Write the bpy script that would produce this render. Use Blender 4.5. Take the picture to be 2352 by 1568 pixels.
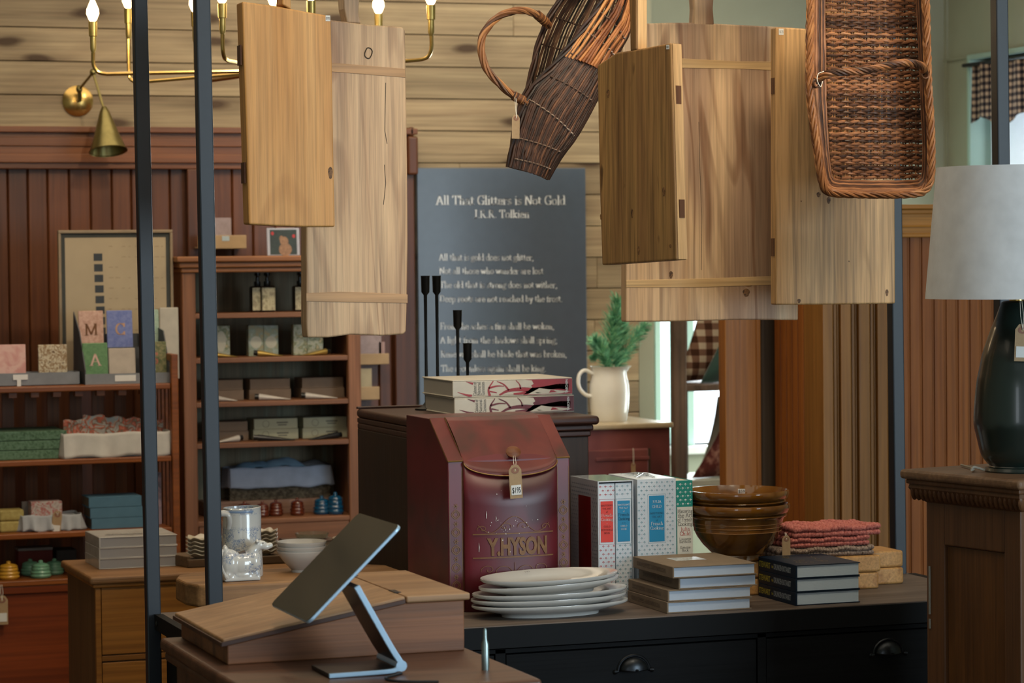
import bpy, math, random
from mathutils import Vector, Matrix
from math import sin, cos, pi, radians
V = Vector
random.seed(7)
for o in list(bpy.data.objects): bpy.data.objects.remove(o)
SC = bpy.context.scene; COL = SC.collection
# ---------------------------------------------------------------- camera
FPX, YH, ROLL, YAW = 6200.0, 590.0, .01, radians(19.5)
CAM = V((0, 0, 1.70)); PITCH = math.atan((784-YH)/FPX)
R0 = V((cos(YAW), -sin(YAW), 0)); FH = V((sin(YAW), cos(YAW), 0)); ZA = V((0, 0, 1))
FW = FH*cos(PITCH)-ZA*sin(PITCH); UP = FH*sin(PITCH)+ZA*cos(PITCH)
RT, UP = R0*cos(ROLL)-UP*sin(ROLL), UP*cos(ROLL)+R0*sin(ROLL)
cd = bpy.data.cameras.new('camera'); cam = bpy.data.objects.new('camera', cd); COL.objects.link(cam)
m = Matrix((RT, UP, -FW)).transposed().to_4x4(); m.translation = CAM; cam.matrix_world = m
cd.sensor_width = 36; cd.lens = 36*FPX/2352; cd.clip_start = .05; cd.clip_end = 60
cd.dof.use_dof = True; cd.dof.focus_distance = 5.85; cd.dof.aperture_fstop = 7.5
SC.camera = cam
# measured points of the place: a viewing ray met with a wall, side or table plane
def ray(x, y): return FW+RT*((x-1176)/FPX)+UP*((784-y)/FPX)
def on(ax, x, y, v):
    d = ray(x, y); return CAM+d*((v-CAM[ax])/d[ax])
def ox(x, y, v): return on(0, x, y, v)
def oy(x, y, v): return on(1, x, y, v)
def oz(x, y, v): return on(2, x, y, v)
def od(x, y, d):
    r_ = ray(x, y); return CAM+r_*(d/r_.dot(FH))
def opl(x, y, P, n):
    d = ray(x, y); return CAM+d*((P-CAM).dot(n)/d.dot(n))
# ---------------------------------------------------------------- colour, world, lights
def C(h, a=1):
    h = h.lstrip('#'); v = [int(h[i:i+2], 16)/255 for i in (0, 2, 4)]
    return tuple((x/12.92 if x <= .04045 else ((x+.055)/1.055)**2.4) for x in v)+(a,)
SC.view_settings.view_transform = 'Standard'; SC.view_settings.look = 'None'
SC.view_settings.gamma = 1; SC.view_settings.use_curve_mapping = False; SC.view_settings.exposure = 0.0
w = bpy.data.worlds.new('daylight'); SC.world = w; w.use_nodes = True; wn = w.node_tree.nodes; wl = w.node_tree.links
bg = wn['Background']; tc = wn.new('ShaderNodeTexCoord'); sp = wn.new('ShaderNodeSeparateXYZ'); mr = wn.new('ShaderNodeMapRange')
wl.new(tc.outputs['Generated'], sp.inputs[0]); mx = wn.new('ShaderNodeMath'); mx.operation = 'MAXIMUM'
wl.new(sp.outputs['X'], mx.inputs[0]); wl.new(sp.outputs['Y'], mx.inputs[1])
wl.new(mx.outputs[0], mr.inputs[0]); mr.inputs[1].default_value = .2; mr.inputs[2].default_value = .6
mr.inputs[3].default_value = .42; mr.inputs[4].default_value = 3.2
wl.new(mr.outputs[0], bg.inputs[1]); bg.inputs[0].default_value = (.84, .93, 1, 1)
def lamp(name, kind, loc, energy, col, size=.3, target=None, spot=None, blend=.6):
    l = bpy.data.lights.new(name, kind); l.energy = energy; l.color = col[:3]
    if kind == 'AREA': l.shape = 'RECTANGLE'; l.size = size[0]; l.size_y = size[1]
    else: l.shadow_soft_size = size
    if kind == 'SPOT': l.spot_size = spot; l.spot_blend = blend
    o = bpy.data.objects.new(name, l); COL.objects.link(o); o.location = loc
    if target is not None: o.rotation_euler = (V(target)-V(loc)).to_track_quat('-Z', 'Y').to_euler()
    return o
WARM = (1, .83, .60); COOL = (.70, .87, 1)
lamp('shop_front_daylight', 'AREA', (4.7, .6, 1.8), 190, COOL, (2.4, 2.0), (2.4, 5.8, 1.2))
lamp('front_left_fill', 'AREA', (-1.6, -1.4, 1.9), 45, (.86, .93, 1), (2.2, 2.0), (1.6, 5.5, 1.2))  # added cool fill from behind left of the camera, no door there
lamp('track_spot_boards', 'SPOT', (2.45, 4.6, 3.1), 105, WARM, .28, (2.35, 5.75, 1.95), radians(52))
lamp('track_spot_left_boards', 'SPOT', (1.35, 4.5, 3.1), 44, WARM, .28, (1.5, 5.6, 1.95), radians(46))
lamp('track_spot_right_boards', 'SPOT', (3.2, 4.5, 3.1), 46, WARM, .28, (3.0, 5.7, 2.1), radians(46))
lamp('ceiling_spot_shelves', 'SPOT', (1.9, 6.6, 3.1), 60, WARM, .06, (1.9, 8.5, 1.35), radians(70))
lamp('ceiling_spot_plank_wall', 'SPOT', (3.0, 7.2, 3.15), 75, (1, .85, .62), .08, (3.0, 9.1, 2.1), radians(80))
lamp('alcove_window_daylight', 'AREA', (4.35, 10.1, 1.7), 260, (.86, .96, 1), (1.8, 1.6), (4.1, 8.6, 1.0))
lamp('alcove_side_daylight', 'AREA', (4.9, 8.7, 1.1), 26, (.88, 1, .95), (.8, .8), (4.0, 9.3, .9))
lamp('ceiling_fill', 'AREA', (2.0, 5.2, 3.15), 30, (1, .84, .64), (3.5, 3.0), (2.0, 5.21, 0))  # broad warm fill added under the ceiling, no fitting behind it
lamp('ceiling_fill_rear', 'AREA', (2.6, 8.0, 3.15), 30, (1, .84, .64), (4.0, 1.4), (2.6, 8.01, 0))  # second added overhead fill, for the rear of the room
lamp('ceiling_spot_desk', 'SPOT', (1.3, 3.9, 3.1), 36, WARM, .06, (1.25, 4.6, 1.0), radians(46))
# ---------------------------------------------------------------- object helpers
def tag(o, label=None, cat=None, group=None, kind=None):
    if label: o['label'] = label
    if cat: o['category'] = cat
    if group: o['group'] = group
    if kind: o['kind'] = kind
    return o
def thing(name, label, cat, loc=(0, 0, 0), rz=0, group=None):
    o = bpy.data.objects.new(name, None); COL.objects.link(o); o.location = loc; o.rotation_euler = (0, 0, rz)
    o.empty_display_size = .02
    return tag(o, label, cat, group)
def kids(o): return [c for c in bpy.data.objects if c.parent == o]
def copy_tree(o, parent=None):
    ch = kids(o); c = o.copy(); COL.objects.link(c); c.parent = parent
    for k in ch: copy_tree(k, c)
    return c
def dup(o, loc, rz=None, label=None, group=None, scale=None):
    c = copy_tree(o); c.location = loc
    if rz is not None: c.rotation_euler = (0, 0, rz)
    if label: c['label'] = label
    if group: c['group'] = group
    if scale: c.scale = (scale,)*3 if not hasattr(scale, '__len__') else scale
    return c
def org(o):
    v = V((0, 0, 0))
    while o: v += o.location; o = o.parent
    return v
class MB:
    def __init__(s): s.v = []; s.f = []; s.r = []; s.cr = 0.0
    def add(s, vs, fs):
        b = len(s.v); s.v += [V(p) for p in vs]
        for f in fs: s.f.append([b+i for i in f]); s.r.append(s.cr)
    def rnd(s): s.cr = random.random()
    def box(s, x0, y0, z0, x1, y1, z1):
        s.add([(x, y, z) for z in (z0, z1) for y in (y0, y1) for x in (x0, x1)],
              [(0, 2, 3, 1), (4, 5, 7, 6), (0, 1, 5, 4), (1, 3, 7, 5), (3, 2, 6, 7), (2, 0, 4, 6)]); return s
    def obox(s, c, ax, ay, az):   # oriented box: centre + three half vectors
        c = V(c); s.add([c+ax*i+ay*j+az*k for k in (-1, 1) for j in (-1, 1) for i in (-1, 1)],
              [(0, 2, 3, 1), (4, 5, 7, 6), (0, 1, 5, 4), (1, 3, 7, 5), (3, 2, 6, 7), (2, 0, 4, 6)]); return s
    def ext(s, pts, vec):         # outline extruded along vec
        n = len(pts); vec = V(vec); a = [V(p) for p in pts]
        s.add(a+[p+vec for p in a], [tuple(range(n)), tuple(range(2*n-1, n-1, -1))] + [(i, i+n, (i+1) % n+n, (i+1) % n) for i in range(n)]); return s
    def flat(s, pts): s.add(pts, [tuple(range(len(pts)))]); return s
    def tube(s, pts, r, n=8, closed=False, cap=True):
        pts = [V(p) for p in pts]; m_ = len(pts); rs = r if hasattr(r, '__len__') else [r]*m_
        b = len(s.v); prev = None
        for i, p in enumerate(pts):
            if closed: t = pts[(i+1) % m_]-pts[i-1]
            else: t = pts[min(i+1, m_-1)]-pts[max(i-1, 0)]
            t = t.normalized() if t.length > 1e-9 else V((0, 0, 1))
            if prev is None: a = t.orthogonal().normalized()
            else:
                a = prev-t*prev.dot(t); a = a.normalized() if a.length > 1e-6 else t.orthogonal().normalized()
            prev = a; c = t.cross(a)
            for k in range(n):
                g = 2*pi*k/n; s.v.append(p+(a*cos(g)+c*sin(g))*rs[i])
        for i in range(m_ if closed else m_-1):
            j = (i+1) % m_
            for k in range(n):
                l = (k+1) % n; s.f.append([b+i*n+k, b+i*n+l, b+j*n+l, b+j*n+k]); s.r.append(s.cr)
        if cap and not closed:
            s.f.append([b+k for k in range(n)][::-1]); s.f.append([b+(m_-1)*n+k for k in range(n)]); s.r += [s.cr]*2
        return s
    def lathe(s, prof, n=32, c=(0, 0, 0), sx=1, sy=1, a0=0, a1=2*pi):
        full = abs(a1-a0-2*pi) < 1e-6; m_ = n if full else n+1; b = len(s.v); c = V(c)
        for (r, z) in prof:
            for k in range(m_):
                g = a0+(a1-a0)*k/n; s.v.append(c+V((r*cos(g)*sx, r*sin(g)*sy, z)))
        for i in range(len(prof)-1):
            for k in range(n):
                l = (k+1) % m_; s.f.append([b+i*m_+k, b+i*m_+l, b+(i+1)*m_+l, b+(i+1)*m_+k]); s.r.append(s.cr)
        if full:
            if prof[0][0] > 1e-5: s.f.append([b+k for k in range(n)][::-1]); s.r.append(s.cr)
            if prof[-1][0] > 1e-5: s.f.append([b+(len(prof)-1)*m_+k for k in range(n)]); s.r.append(s.cr)
        return s
    def grid(s, fn, nu, nv, closeu=False):
        b = len(s.v); mu = nu if closeu else nu+1
        for j in range(nv+1):
            for i in range(mu): s.v.append(V(fn(i/nu, j/nv)))
        for j in range(nv):
            for i in range(nu):
                k = (i+1) % mu; s.f.append([b+j*mu+i, b+j*mu+k, b+(j+1)*mu+k, b+(j+1)*mu+i]); s.r.append(s.cr)
        return s
    def ball(s, c, rx, ry=None, rz=None, n=8, m_=6, rot=None):
        ry = ry or rx; rz = rz or rx; c = V(c); b = len(s.v)
        for j in range(1, m_):
            for i in range(n):
                p = V((rx*sin(pi*j/m_)*cos(2*pi*i/n), ry*sin(pi*j/m_)*sin(2*pi*i/n), rz*cos(pi*j/m_)))
                if rot: p = rot @ p
                s.v.append(c+p)
        t_ = V((0, 0, rz)); t_ = rot @ t_ if rot else t_
        s.v += [c+t_, c-t_]; T_ = b+(m_-1)*n
        for j in range(m_-2):
            for i in range(n):
                k = (i+1) % n; s.f.append([b+j*n+i, b+(j+1)*n+i, b+(j+1)*n+k, b+j*n+k]); s.r.append(s.cr)
        for i in range(n):
            k = (i+1) % n; s.f.append([T_, b+i, b+k]); s.f.append([T_+1, b+(m_-2)*n+k, b+(m_-2)*n+i]); s.r += [s.cr]*2
        return s
    def build(s, name, mat, parent=None, smooth=False, bevel=0, seg=2, loc=None, local=False, solid=0, sub=0, ang=40):
        me = bpy.data.meshes.new(name)
        o = bpy.data.objects.new(name, me); COL.objects.link(o)
        if parent: o.parent = parent
        if loc is not None: o.location = loc
        q = V((0, 0, 0)) if local else (org(parent) if parent else V(loc or (0, 0, 0)))
        me.from_pydata([tuple(p-q) for p in s.v], [], s.f); me.validate()
        if any(s.r) and len(me.polygons) == len(s.f):
            at = me.attributes.new('rnd', 'FLOAT', 'FACE')
            for i, x in enumerate(s.r): at.data[i].value = x
        me.materials.append(mat)
        if smooth:
            me.shade_smooth()
            if ang < 180:
                try: me.set_sharp_from_angle(angle=radians(ang))
                except Exception: pass
        if solid:
            d = o.modifiers.new('solid', 'SOLIDIFY'); d.thickness = solid; d.offset = 0
        if bevel:
            d = o.modifiers.new('bevel', 'BEVEL'); d.width = bevel; d.segments = seg; d.limit_method = 'ANGLE'; d.angle_limit = radians(35)
        if sub:
            d = o.modifiers.new('sub', 'SUBSURF'); d.levels = sub; d.render_levels = sub
        return o
def single(mb, name, mat, label, cat, loc, group=None, **k):
    return tag(mb.build(name, mat, None, loc=loc, **k), label, cat, group)
def struct(mb, name, mat, **k): return tag(mb.build(name, mat, None, **k), kind='structure')
# ---------------------------------------------------------------- materials
def base(name, col, rough=.5, metal=0, spec=.5):
    mt = bpy.data.materials.new(name); mt.use_nodes = True; b = mt.node_tree.nodes['Principled BSDF']
    b.inputs['Base Color'].default_value = col; b.inputs['Roughness'].default_value = rough
    b.inputs['Metallic'].default_value = metal; b.inputs['Specular IOR Level'].default_value = spec
    return mt, mt.node_tree.nodes, mt.node_tree.links, b
def coords(n, l, scale=(1, 1, 1), rand=True):
    t = n.new('ShaderNodeTexCoord'); mp = n.new('ShaderNodeMapping'); mp.inputs['Scale'].default_value = scale
    if rand:
        oi = n.new('ShaderNodeObjectInfo'); ad = n.new('ShaderNodeVectorMath'); ad.operation = 'MULTIPLY_ADD'
        ad.inputs[0].default_value = (37, 23, 11); l.new(oi.outputs['Random'], ad.inputs[1]); l.new(t.outputs['Object'], ad.inputs[2])
        l.new(ad.outputs[0], mp.inputs[0])
    else: l.new(t.outputs['Object'], mp.inputs[0])
    return mp
def noise(n, l, vec, scale, detail=4, dist=0, rough=.5):
    x = n.new('ShaderNodeTexNoise'); x.inputs['Scale'].default_value = scale; x.inputs['Detail'].default_value = detail
    x.inputs['Distortion'].default_value = dist; x.inputs['Roughness'].default_value = rough; l.new(vec, x.inputs['Vector']); return x
def ramp(n, l, fac, stops):
    r_ = n.new('ShaderNodeValToRGB'); e = r_.color_ramp.elements
    while len(e) < len(stops): e.new(.5)
    for i, (p, c_) in enumerate(stops): e[i].position = p; e[i].color = c_ if hasattr(c_, '__len__') else (c_, c_, c_, 1)
    l.new(fac, r_.inputs[0]); return r_
def mix(n, l, a, b, fac=.5, mode='MIX'):
    x = n.new('ShaderNodeMix'); x.data_type = 'RGBA'; x.blend_type = mode
    for s_, v_ in ((x.inputs[6], a), (x.inputs[7], b), (x.inputs[0], fac)):
        if hasattr(v_, 'is_linked') or hasattr(v_, 'links'): l.new(v_, s_)
        else: s_.default_value = v_
    return x.outputs[2]
def bump(n, l, b, h, strength=.3, dist=.002):
    x = n.new('ShaderNodeBump'); x.inputs['Strength'].default_value = strength; x.inputs['Distance'].default_value = dist
    l.new(h, x.inputs['Height']); l.new(x.outputs[0], b.inputs['Normal'])
def wood(name, c1, c2, axis='Z', k=1.0, rough=.55, cont=.5, knots=0, kcol='#3a2414', bs=.25, rings=False, attr=False, c3=None, spec=.4):
    mt, n, l, b = base(name, C(c1), rough, 0, spec)
    sc = {'X': (1, 9, 9), 'Y': (9, 1, 9), 'Z': (9, 9, 1)}[axis]
    mp = coords(n, l, tuple(q*k for q in sc)); vec = mp.outputs[0]
    if attr:
        at = n.new('ShaderNodeAttribute'); at.attribute_name = 'rnd'; ma = n.new('ShaderNodeVectorMath'); ma.operation = 'MULTIPLY_ADD'
        ma.inputs[0].default_value = (71, 53, 97); l.new(at.outputs['Fac'], ma.inputs[1]); l.new(mp.outputs[0], ma.inputs[2]); vec = ma.outputs[0]
    nz = noise(n, l, vec, 1.1, 5, 1.6, .55); col = ramp(n, l, nz.outputs['Fac'], [(.5-cont*.35, C(c1)), (.5+cont*.35, C(c2))]).outputs[0]
    if rings:
        wv = n.new('ShaderNodeTexWave'); 
        wv.bands_direction = 'Y' if axis == 'X' else 'X'
        wv.inputs['Scale'].default_value = .22; wv.inputs['Distortion'].default_value = 0
        dn = noise(n, l, vec, .42, 3, .8, .5); dm = n.new('ShaderNodeVectorMath'); dm.operation = 'MULTIPLY_ADD'; l.new(dn.outputs['Color'], dm.inputs[0]); dm.inputs[1].default_value = (7, 7, 7); l.new(vec, dm.inputs[2])
        l.new(dm.outputs[0], wv.inputs['Vector']); am = noise(n, l, vec, .5, 2, 0)
        rg = mix(n, l, ramp(n, l, wv.outputs['Fac'], [(.55, 0.0), (.97, .8)]).outputs[0], ramp(n, l, am.outputs['Fac'], [(.38, .15), (.62, 1)]).outputs[0], 1, 'MULTIPLY')
        col = mix(n, l, col, C(c3 or c1), rg)
    vm = n.new('ShaderNodeVectorMath'); vm.operation = 'MULTIPLY'; l.new(vec, vm.inputs[0])
    vm.inputs[1].default_value = {'X': (1.2, 9, 9), 'Y': (9, 1.2, 9), 'Z': (9, 9, 1.2)}[axis]
    fn = noise(n, l, vm.outputs[0], 1.6, 3, .2, .6)
    col = mix(n, l, col, ramp(n, l, fn.outputs['Fac'], [(.3, .62), (.62, 1.08)]).outputs[0], .8, 'MULTIPLY')
    if attr: col = mix(n, l, col, ramp(n, l, at.outputs['Fac'], [(0, .72), (1, 1.18)]).outputs[0], .9, 'MULTIPLY')
    if knots:
        s2 = n.new('ShaderNodeSeparateXYZ'); l.new(vec, s2.inputs[0]); c2_ = n.new('ShaderNodeCombineXYZ'); ks = {'X': (.9, .33), 'Y': (.33, .33), 'Z': (.33, .9)}[axis]
        for i_, (o_, k_) in enumerate((('X' if axis != 'Y' else 'Y', ks[0]), ('Z', ks[1]))):
            mm = n.new('ShaderNodeMath'); mm.operation = 'MULTIPLY'; mm.inputs[1].default_value = k_; l.new(s2.outputs[o_], mm.inputs[0]); l.new(mm.outputs[0], c2_.inputs[i_])
        wn_ = noise(n, l, vec, 1.5, 2, 0); wa = n.new('ShaderNodeVectorMath'); wa.operation = 'MULTIPLY_ADD'; l.new(wn_.outputs['Color'], wa.inputs[0]); wa.inputs[1].default_value = (.10, .10, .1); l.new(c2_.outputs[0], wa.inputs[2])
        vo = n.new('ShaderNodeTexVoronoi'); vo.voronoi_dimensions = '2D'; vo.inputs['Scale'].default_value = knots; l.new(wa.outputs[0], vo.inputs['Vector'])
        col = mix(n, l, C(kcol), col, ramp(n, l, vo.outputs['Distance'], [(.06, .05), (.13, .7), (.32, 1.0)]).outputs[0])
    l.new(col, b.inputs['Base Color']); bump(n, l, b, fn.outputs['Fac'], bs, .0015)
    return mt
def board_wood(name, c1, c2, vein, heart, rough=.5, hk=.6, vk=.7, freq=9, fine=.25, ring=0, dark=None):
    mt, n, l, b = base(name, C(c1), rough, 0, .4); mp = coords(n, l)
    def vs(v, s_): x = n.new('ShaderNodeVectorMath'); x.operation = 'MULTIPLY'; l.new(v, x.inputs[0]); x.inputs[1].default_value = s_; return x.outputs[0]
    low = noise(n, l, vs(mp.outputs[0], (5.5, 5.5, .85)), 1.0, 2, .5, .45); mid = noise(n, l, vs(mp.outputs[0], (16, 16, 1.1)), 1.0, 3, .6)
    col = ramp(n, l, mid.outputs['Fac'], [(.3, C(c1)), (.7, C(c2))]).outputs[0]
    hn = noise(n, l, vs(mp.outputs[0], (7, 7, .55)), 1.0, 2, .8); col = mix(n, l, col, C(heart), ramp(n, l, hn.outputs['Fac'], [(.52, 0.0), (.62, hk)]).outputs[0])
    m1 = n.new('ShaderNodeMath'); m1.operation = 'MULTIPLY'; m1.inputs[1].default_value = freq*6.283; l.new(low.outputs['Fac'], m1.inputs[0])
    m2 = n.new('ShaderNodeMath'); m2.operation = 'SINE'; l.new(m1.outputs[0], m2.inputs[0])
    fa = noise(n, l, vs(mp.outputs[0], (9, 9, 1.5)), 1.3, 2, 0)
    vf = mix(n, l, ramp(n, l, m2.outputs[0], [(.55, 0.0), (.98, vk)]).outputs[0], ramp(n, l, fa.outputs['Fac'], [(.35, .1), (.6, 1)]).outputs[0], 1, 'MULTIPLY')
    col = mix(n, l, col, C(vein), vf)
    fi = noise(n, l, vs(mp.outputs[0], (170, 170, 4)), 1.0, 3, .2, .6); col = mix(n, l, col, ramp(n, l, fi.outputs['Fac'], [(.34, 1-fine), (.6, 1.06)]).outputs[0], 1, 'MULTIPLY')
    if dark:
        kn = noise(n, l, vs(mp.outputs[0], (30, 30, 9)), 1.0, 2, .4); col = mix(n, l, col, C(dark), ramp(n, l, kn.outputs['Fac'], [(.68, 0.0), (.76, .8)]).outputs[0])
    l.new(col, b.inputs['Base Color']); bump(n, l, b, fi.outputs['Fac'], .3, .0015); return mt
def plain(name, col, rough=.5, metal=0, var=.12, sc=30, bs=0, spec=.5, coat=0, trans=0, sheen=0):
    mt, n, l, b = base(name, C(col), rough, metal, spec)
    mp = coords(n, l); nz = noise(n, l, mp.outputs[0], sc, 4)
    c_ = C(col); l.new(mix(n, l, c_, ramp(n, l, nz.outputs['Fac'], [(.3, 1-var), (.7, 1+var*.5)]).outputs[0], 1, 'MULTIPLY'), b.inputs['Base Color'])
    if bs: bump(n, l, b, nz.outputs['Fac'], bs)
    if coat: b.inputs['Coat Weight'].default_value = coat; b.inputs['Coat Roughness'].default_value = .08
    if trans: b.inputs['Transmission Weight'].default_value = trans
    if sheen: b.inputs['Sheen Weight'].default_value = sheen
    return mt
def rods(name, cols, sc=30, rough=.5):
    mt, n, l, b = base(name, C(cols[0]), rough, 0, .45); mp = coords(n, l); at = n.new('ShaderNodeAttribute'); at.attribute_name = 'rnd'; nz = noise(n, l, mp.outputs[0], sc, 3)
    md = n.new('ShaderNodeMath'); md.operation = 'MULTIPLY_ADD'; l.new(nz.outputs['Fac'], md.inputs[0]); md.inputs[1].default_value = .9; md.inputs[2].default_value = -.45
    ad = n.new('ShaderNodeMath'); l.new(md.outputs[0], ad.inputs[0]); l.new(at.outputs['Fac'], ad.inputs[1])
    k = len(cols); l.new(ramp(n, l, ad.outputs[0], [(i/(k-1), C(c_)) for i, c_ in enumerate(cols)]).outputs[0], b.inputs['Base Color']); bump(n, l, b, nz.outputs['Fac'], .2); return mt
def mottled(name, cols, sc=40, rough=.6, dist=.5, bs=.1, vor=False):
    mt, n, l, b = base(name, C(cols[0]), rough); mp = coords(n, l)
    if vor:
        x = n.new('ShaderNodeTexVoronoi'); x.inputs['Scale'].default_value = sc; l.new(mp.outputs[0], x.inputs['Vector']); fac = x.outputs['Color']
        s_ = n.new('ShaderNodeSeparateXYZ'); l.new(fac, s_.inputs[0]); fac = s_.outputs[0]
    else: fac = noise(n, l, mp.outputs[0], sc, 2, dist).outputs['Fac']
    k = len(cols); lo, hi = (0, 1) if vor else (.32, .68)
    r_ = ramp(n, l, fac, [(lo+(hi-lo)*i/max(k-1, 1), C(c_)) for i, c_ in enumerate(cols)])
    if vor: r_.color_ramp.interpolation = 'CONSTANT'
    l.new(r_.outputs[0], b.inputs['Base Color'])
    if bs: bump(n, l, b, fac, bs)
    return mt
def cloth(name, col, sc=500, rough=.9, var=.2):
    mt, n, l, b = base(name, C(col), rough, 0, .2); mp = coords(n, l, (1, 1, 1), False)
    ws = []
    for dr in ('X', 'Z'):
        wv = n.new('ShaderNodeTexWave'); wv.bands_direction = dr; wv.inputs['Scale'].default_value = sc; l.new(mp.outputs[0], wv.inputs['Vector']); ws.append(wv.outputs['Fac'])
    ad = n.new('ShaderNodeMath'); ad.operation = 'MULTIPLY'; l.new(ws[0], ad.inputs[0]); l.new(ws[1], ad.inputs[1])
    nz = noise(n, l, mp.outputs[0], 25, 3)
    c_ = mix(n, l, C(col), ramp(n, l, ad.outputs[0], [(0, 1-var), (1, 1.0)]).outputs[0], 1, 'MULTIPLY')
    l.new(mix(n, l, c_, ramp(n, l, nz.outputs['Fac'], [(.3, .9), (.7, 1.04)]).outputs[0], 1, 'MULTIPLY'), b.inputs['Base Color'])
    bump(n, l, b, ad.outputs[0], .2, .001); return mt
def checks(name, c1, c2, c3, s, axes=('X', 'Z'), vec='Object'):
    mt, n, l, b = base(name, C(c1), .9, 0, .1); t = n.new('ShaderNodeTexCoord'); sp_ = n.new('ShaderNodeSeparateXYZ'); l.new(t.outputs[vec], sp_.inputs[0])
    o_ = []
    for a in axes:
        m1 = n.new('ShaderNodeMath'); m1.operation = 'MULTIPLY'; m1.inputs[1].default_value = 1/s; l.new(sp_.outputs[a], m1.inputs[0])
        m2 = n.new('ShaderNodeMath'); m2.operation = 'FRACT'; l.new(m1.outputs[0], m2.inputs[0])
        m3 = n.new('ShaderNodeMath'); m3.operation = 'GREATER_THAN'; m3.inputs[1].default_value = .5; l.new(m2.outputs[0], m3.inputs[0]); o_.append(m3.outputs[0])
    ad = n.new('ShaderNodeMath'); l.new(o_[0], ad.inputs[0]); l.new(o_[1], ad.inputs[1])
    dv = n.new('ShaderNodeMath'); dv.operation = 'DIVIDE'; dv.inputs[1].default_value = 2; l.new(ad.outputs[0], dv.inputs[0])
    r_ = ramp(n, l, dv.outputs[0], [(0, C(c1)), (.5, C(c2)), (1, C(c3))]); r_.color_ramp.interpolation = 'CONSTANT'
    r_.color_ramp.elements[1].position = .3; r_.color_ramp.elements[2].position = .8
    l.new(r_.outputs[0], b.inputs['Base Color']); return mt
def pages(name, col, axis='Z', s=900):
    mt, n, l, b = base(name, C(col), .8, 0, .2); mp = coords(n, l)
    wv = n.new('ShaderNodeTexWave'); wv.bands_direction = axis; wv.inputs['Scale'].default_value = s/6.283; wv.inputs['Distortion'].default_value = 1.5
    l.new(mp.outputs[0], wv.inputs['Vector'])
    l.new(mix(n, l, C(col), ramp(n, l, wv.outputs['Fac'], [(0, .78), (.6, 1.0)]).outputs[0], 1, 'MULTIPLY'), b.inputs['Base Color'])
    bump(n, l, b, wv.outputs['Fac'], .3, .0006); return mt
def emit(name, col, s):
    mt, n, l, b = base(name, C(col), .5); b.inputs['Emission Color'].default_value = C(col); b.inputs['Emission Strength'].default_value = s; return mt
M = {}
M['black_metal'] = plain('black_painted_steel', '#18212a', .42, .0, .1, 60, spec=.6)
M['black_wood'] = wood('black_stained_wood', '#0a0b0c', '#101214', 'X', 1, .7, spec=.15)
M['console_top'] = wood('grey_brown_worktop_wood', '#4d4036', '#73655a', 'X', 1.2, .6, .7)
M['dark_metal'] = plain('aged_dark_metal', '#34373a', .35, .9, .2, 80)
M['brass'] = plain('brushed_brass', '#c9a763', .25, 1, .08, 50)
M['oldbrass'] = plain('olive_aged_brass', '#8f8455', .35, 1, .12, 50)
M['bulb'] = emit('glowing_bulb_glass', '#ffd9a0', 9)
M['sleeve'] = plain('brass_candle_sleeve', '#c9b06a', .3, .9)
M['planks'] = wood('pale_knotty_pine_planks', '#87735a', '#b3a180', 'X', .8, .7, .8, knots=2.6, kcol='#43301f', attr=True)
M['redwood'] = wood('reddish_brown_panelling', '#4b2712', '#734222', 'Z', .8, .4, .8, attr=True)
M['redwood_x'] = wood('reddish_brown_rail_wood', '#5c331a', '#804d28', 'X', .8, .4, .8)
M['bead'] = wood('amber_beadboard_wood', '#854a1c', '#a2622a', 'Z', .8, .42, .5)
M['pine'] = wood('honey_pine_casing', '#8f561d', '#b27431', 'Z', .8, .42, .8, knots=.4)
M['pinecap'] = wood('honey_pine_cap', '#a06624', '#c48a3e', 'X', .8, .42, .8)
M['darkpost'] = wood('weathered_dark_post_wood', '#2e241a', '#4f4130', 'Z', 1, .7, .8)
M['green_wall'] = plain('sage_green_wall_paint', '#999b88', .75, 0, .04, 8, spec=.2)
M['teal_trim'] = plain('pale_teal_window_trim', '#9fbab0', .6, 0, .04, 8, spec=.3)
M['plaster'] = plain('off_white_ceiling_plaster', '#b5ae9c', .9, 0, .05, 5)
M['floorwood'] = wood('oak_floor_boards', '#4a3320', '#6b4c30', 'Y', .7, .5, .7, attr=True)
M['glass'] = plain('clear_window_glass', '#ffffff', .02, 0, 0, 5, trans=1)
M['white'] = plain('white_paper', '#d6d6d2', .8, 0, .04, 40, spec=.2)
M['kraft'] = plain('brown_kraft_tag_card', '#a68c6c', .85, 0, .08, 150, spec=.15)
M['string'] = plain('white_cotton_string', '#d8d2c4', .9, 0, .1, 300)
M['ink'] = plain('black_ink', '#1e1d1f', .7); M['inkred'] = plain('red_ink', '#c22a2a', .7); M['inkwhite'] = plain('white_ink', '#e9ebec', .7)
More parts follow.
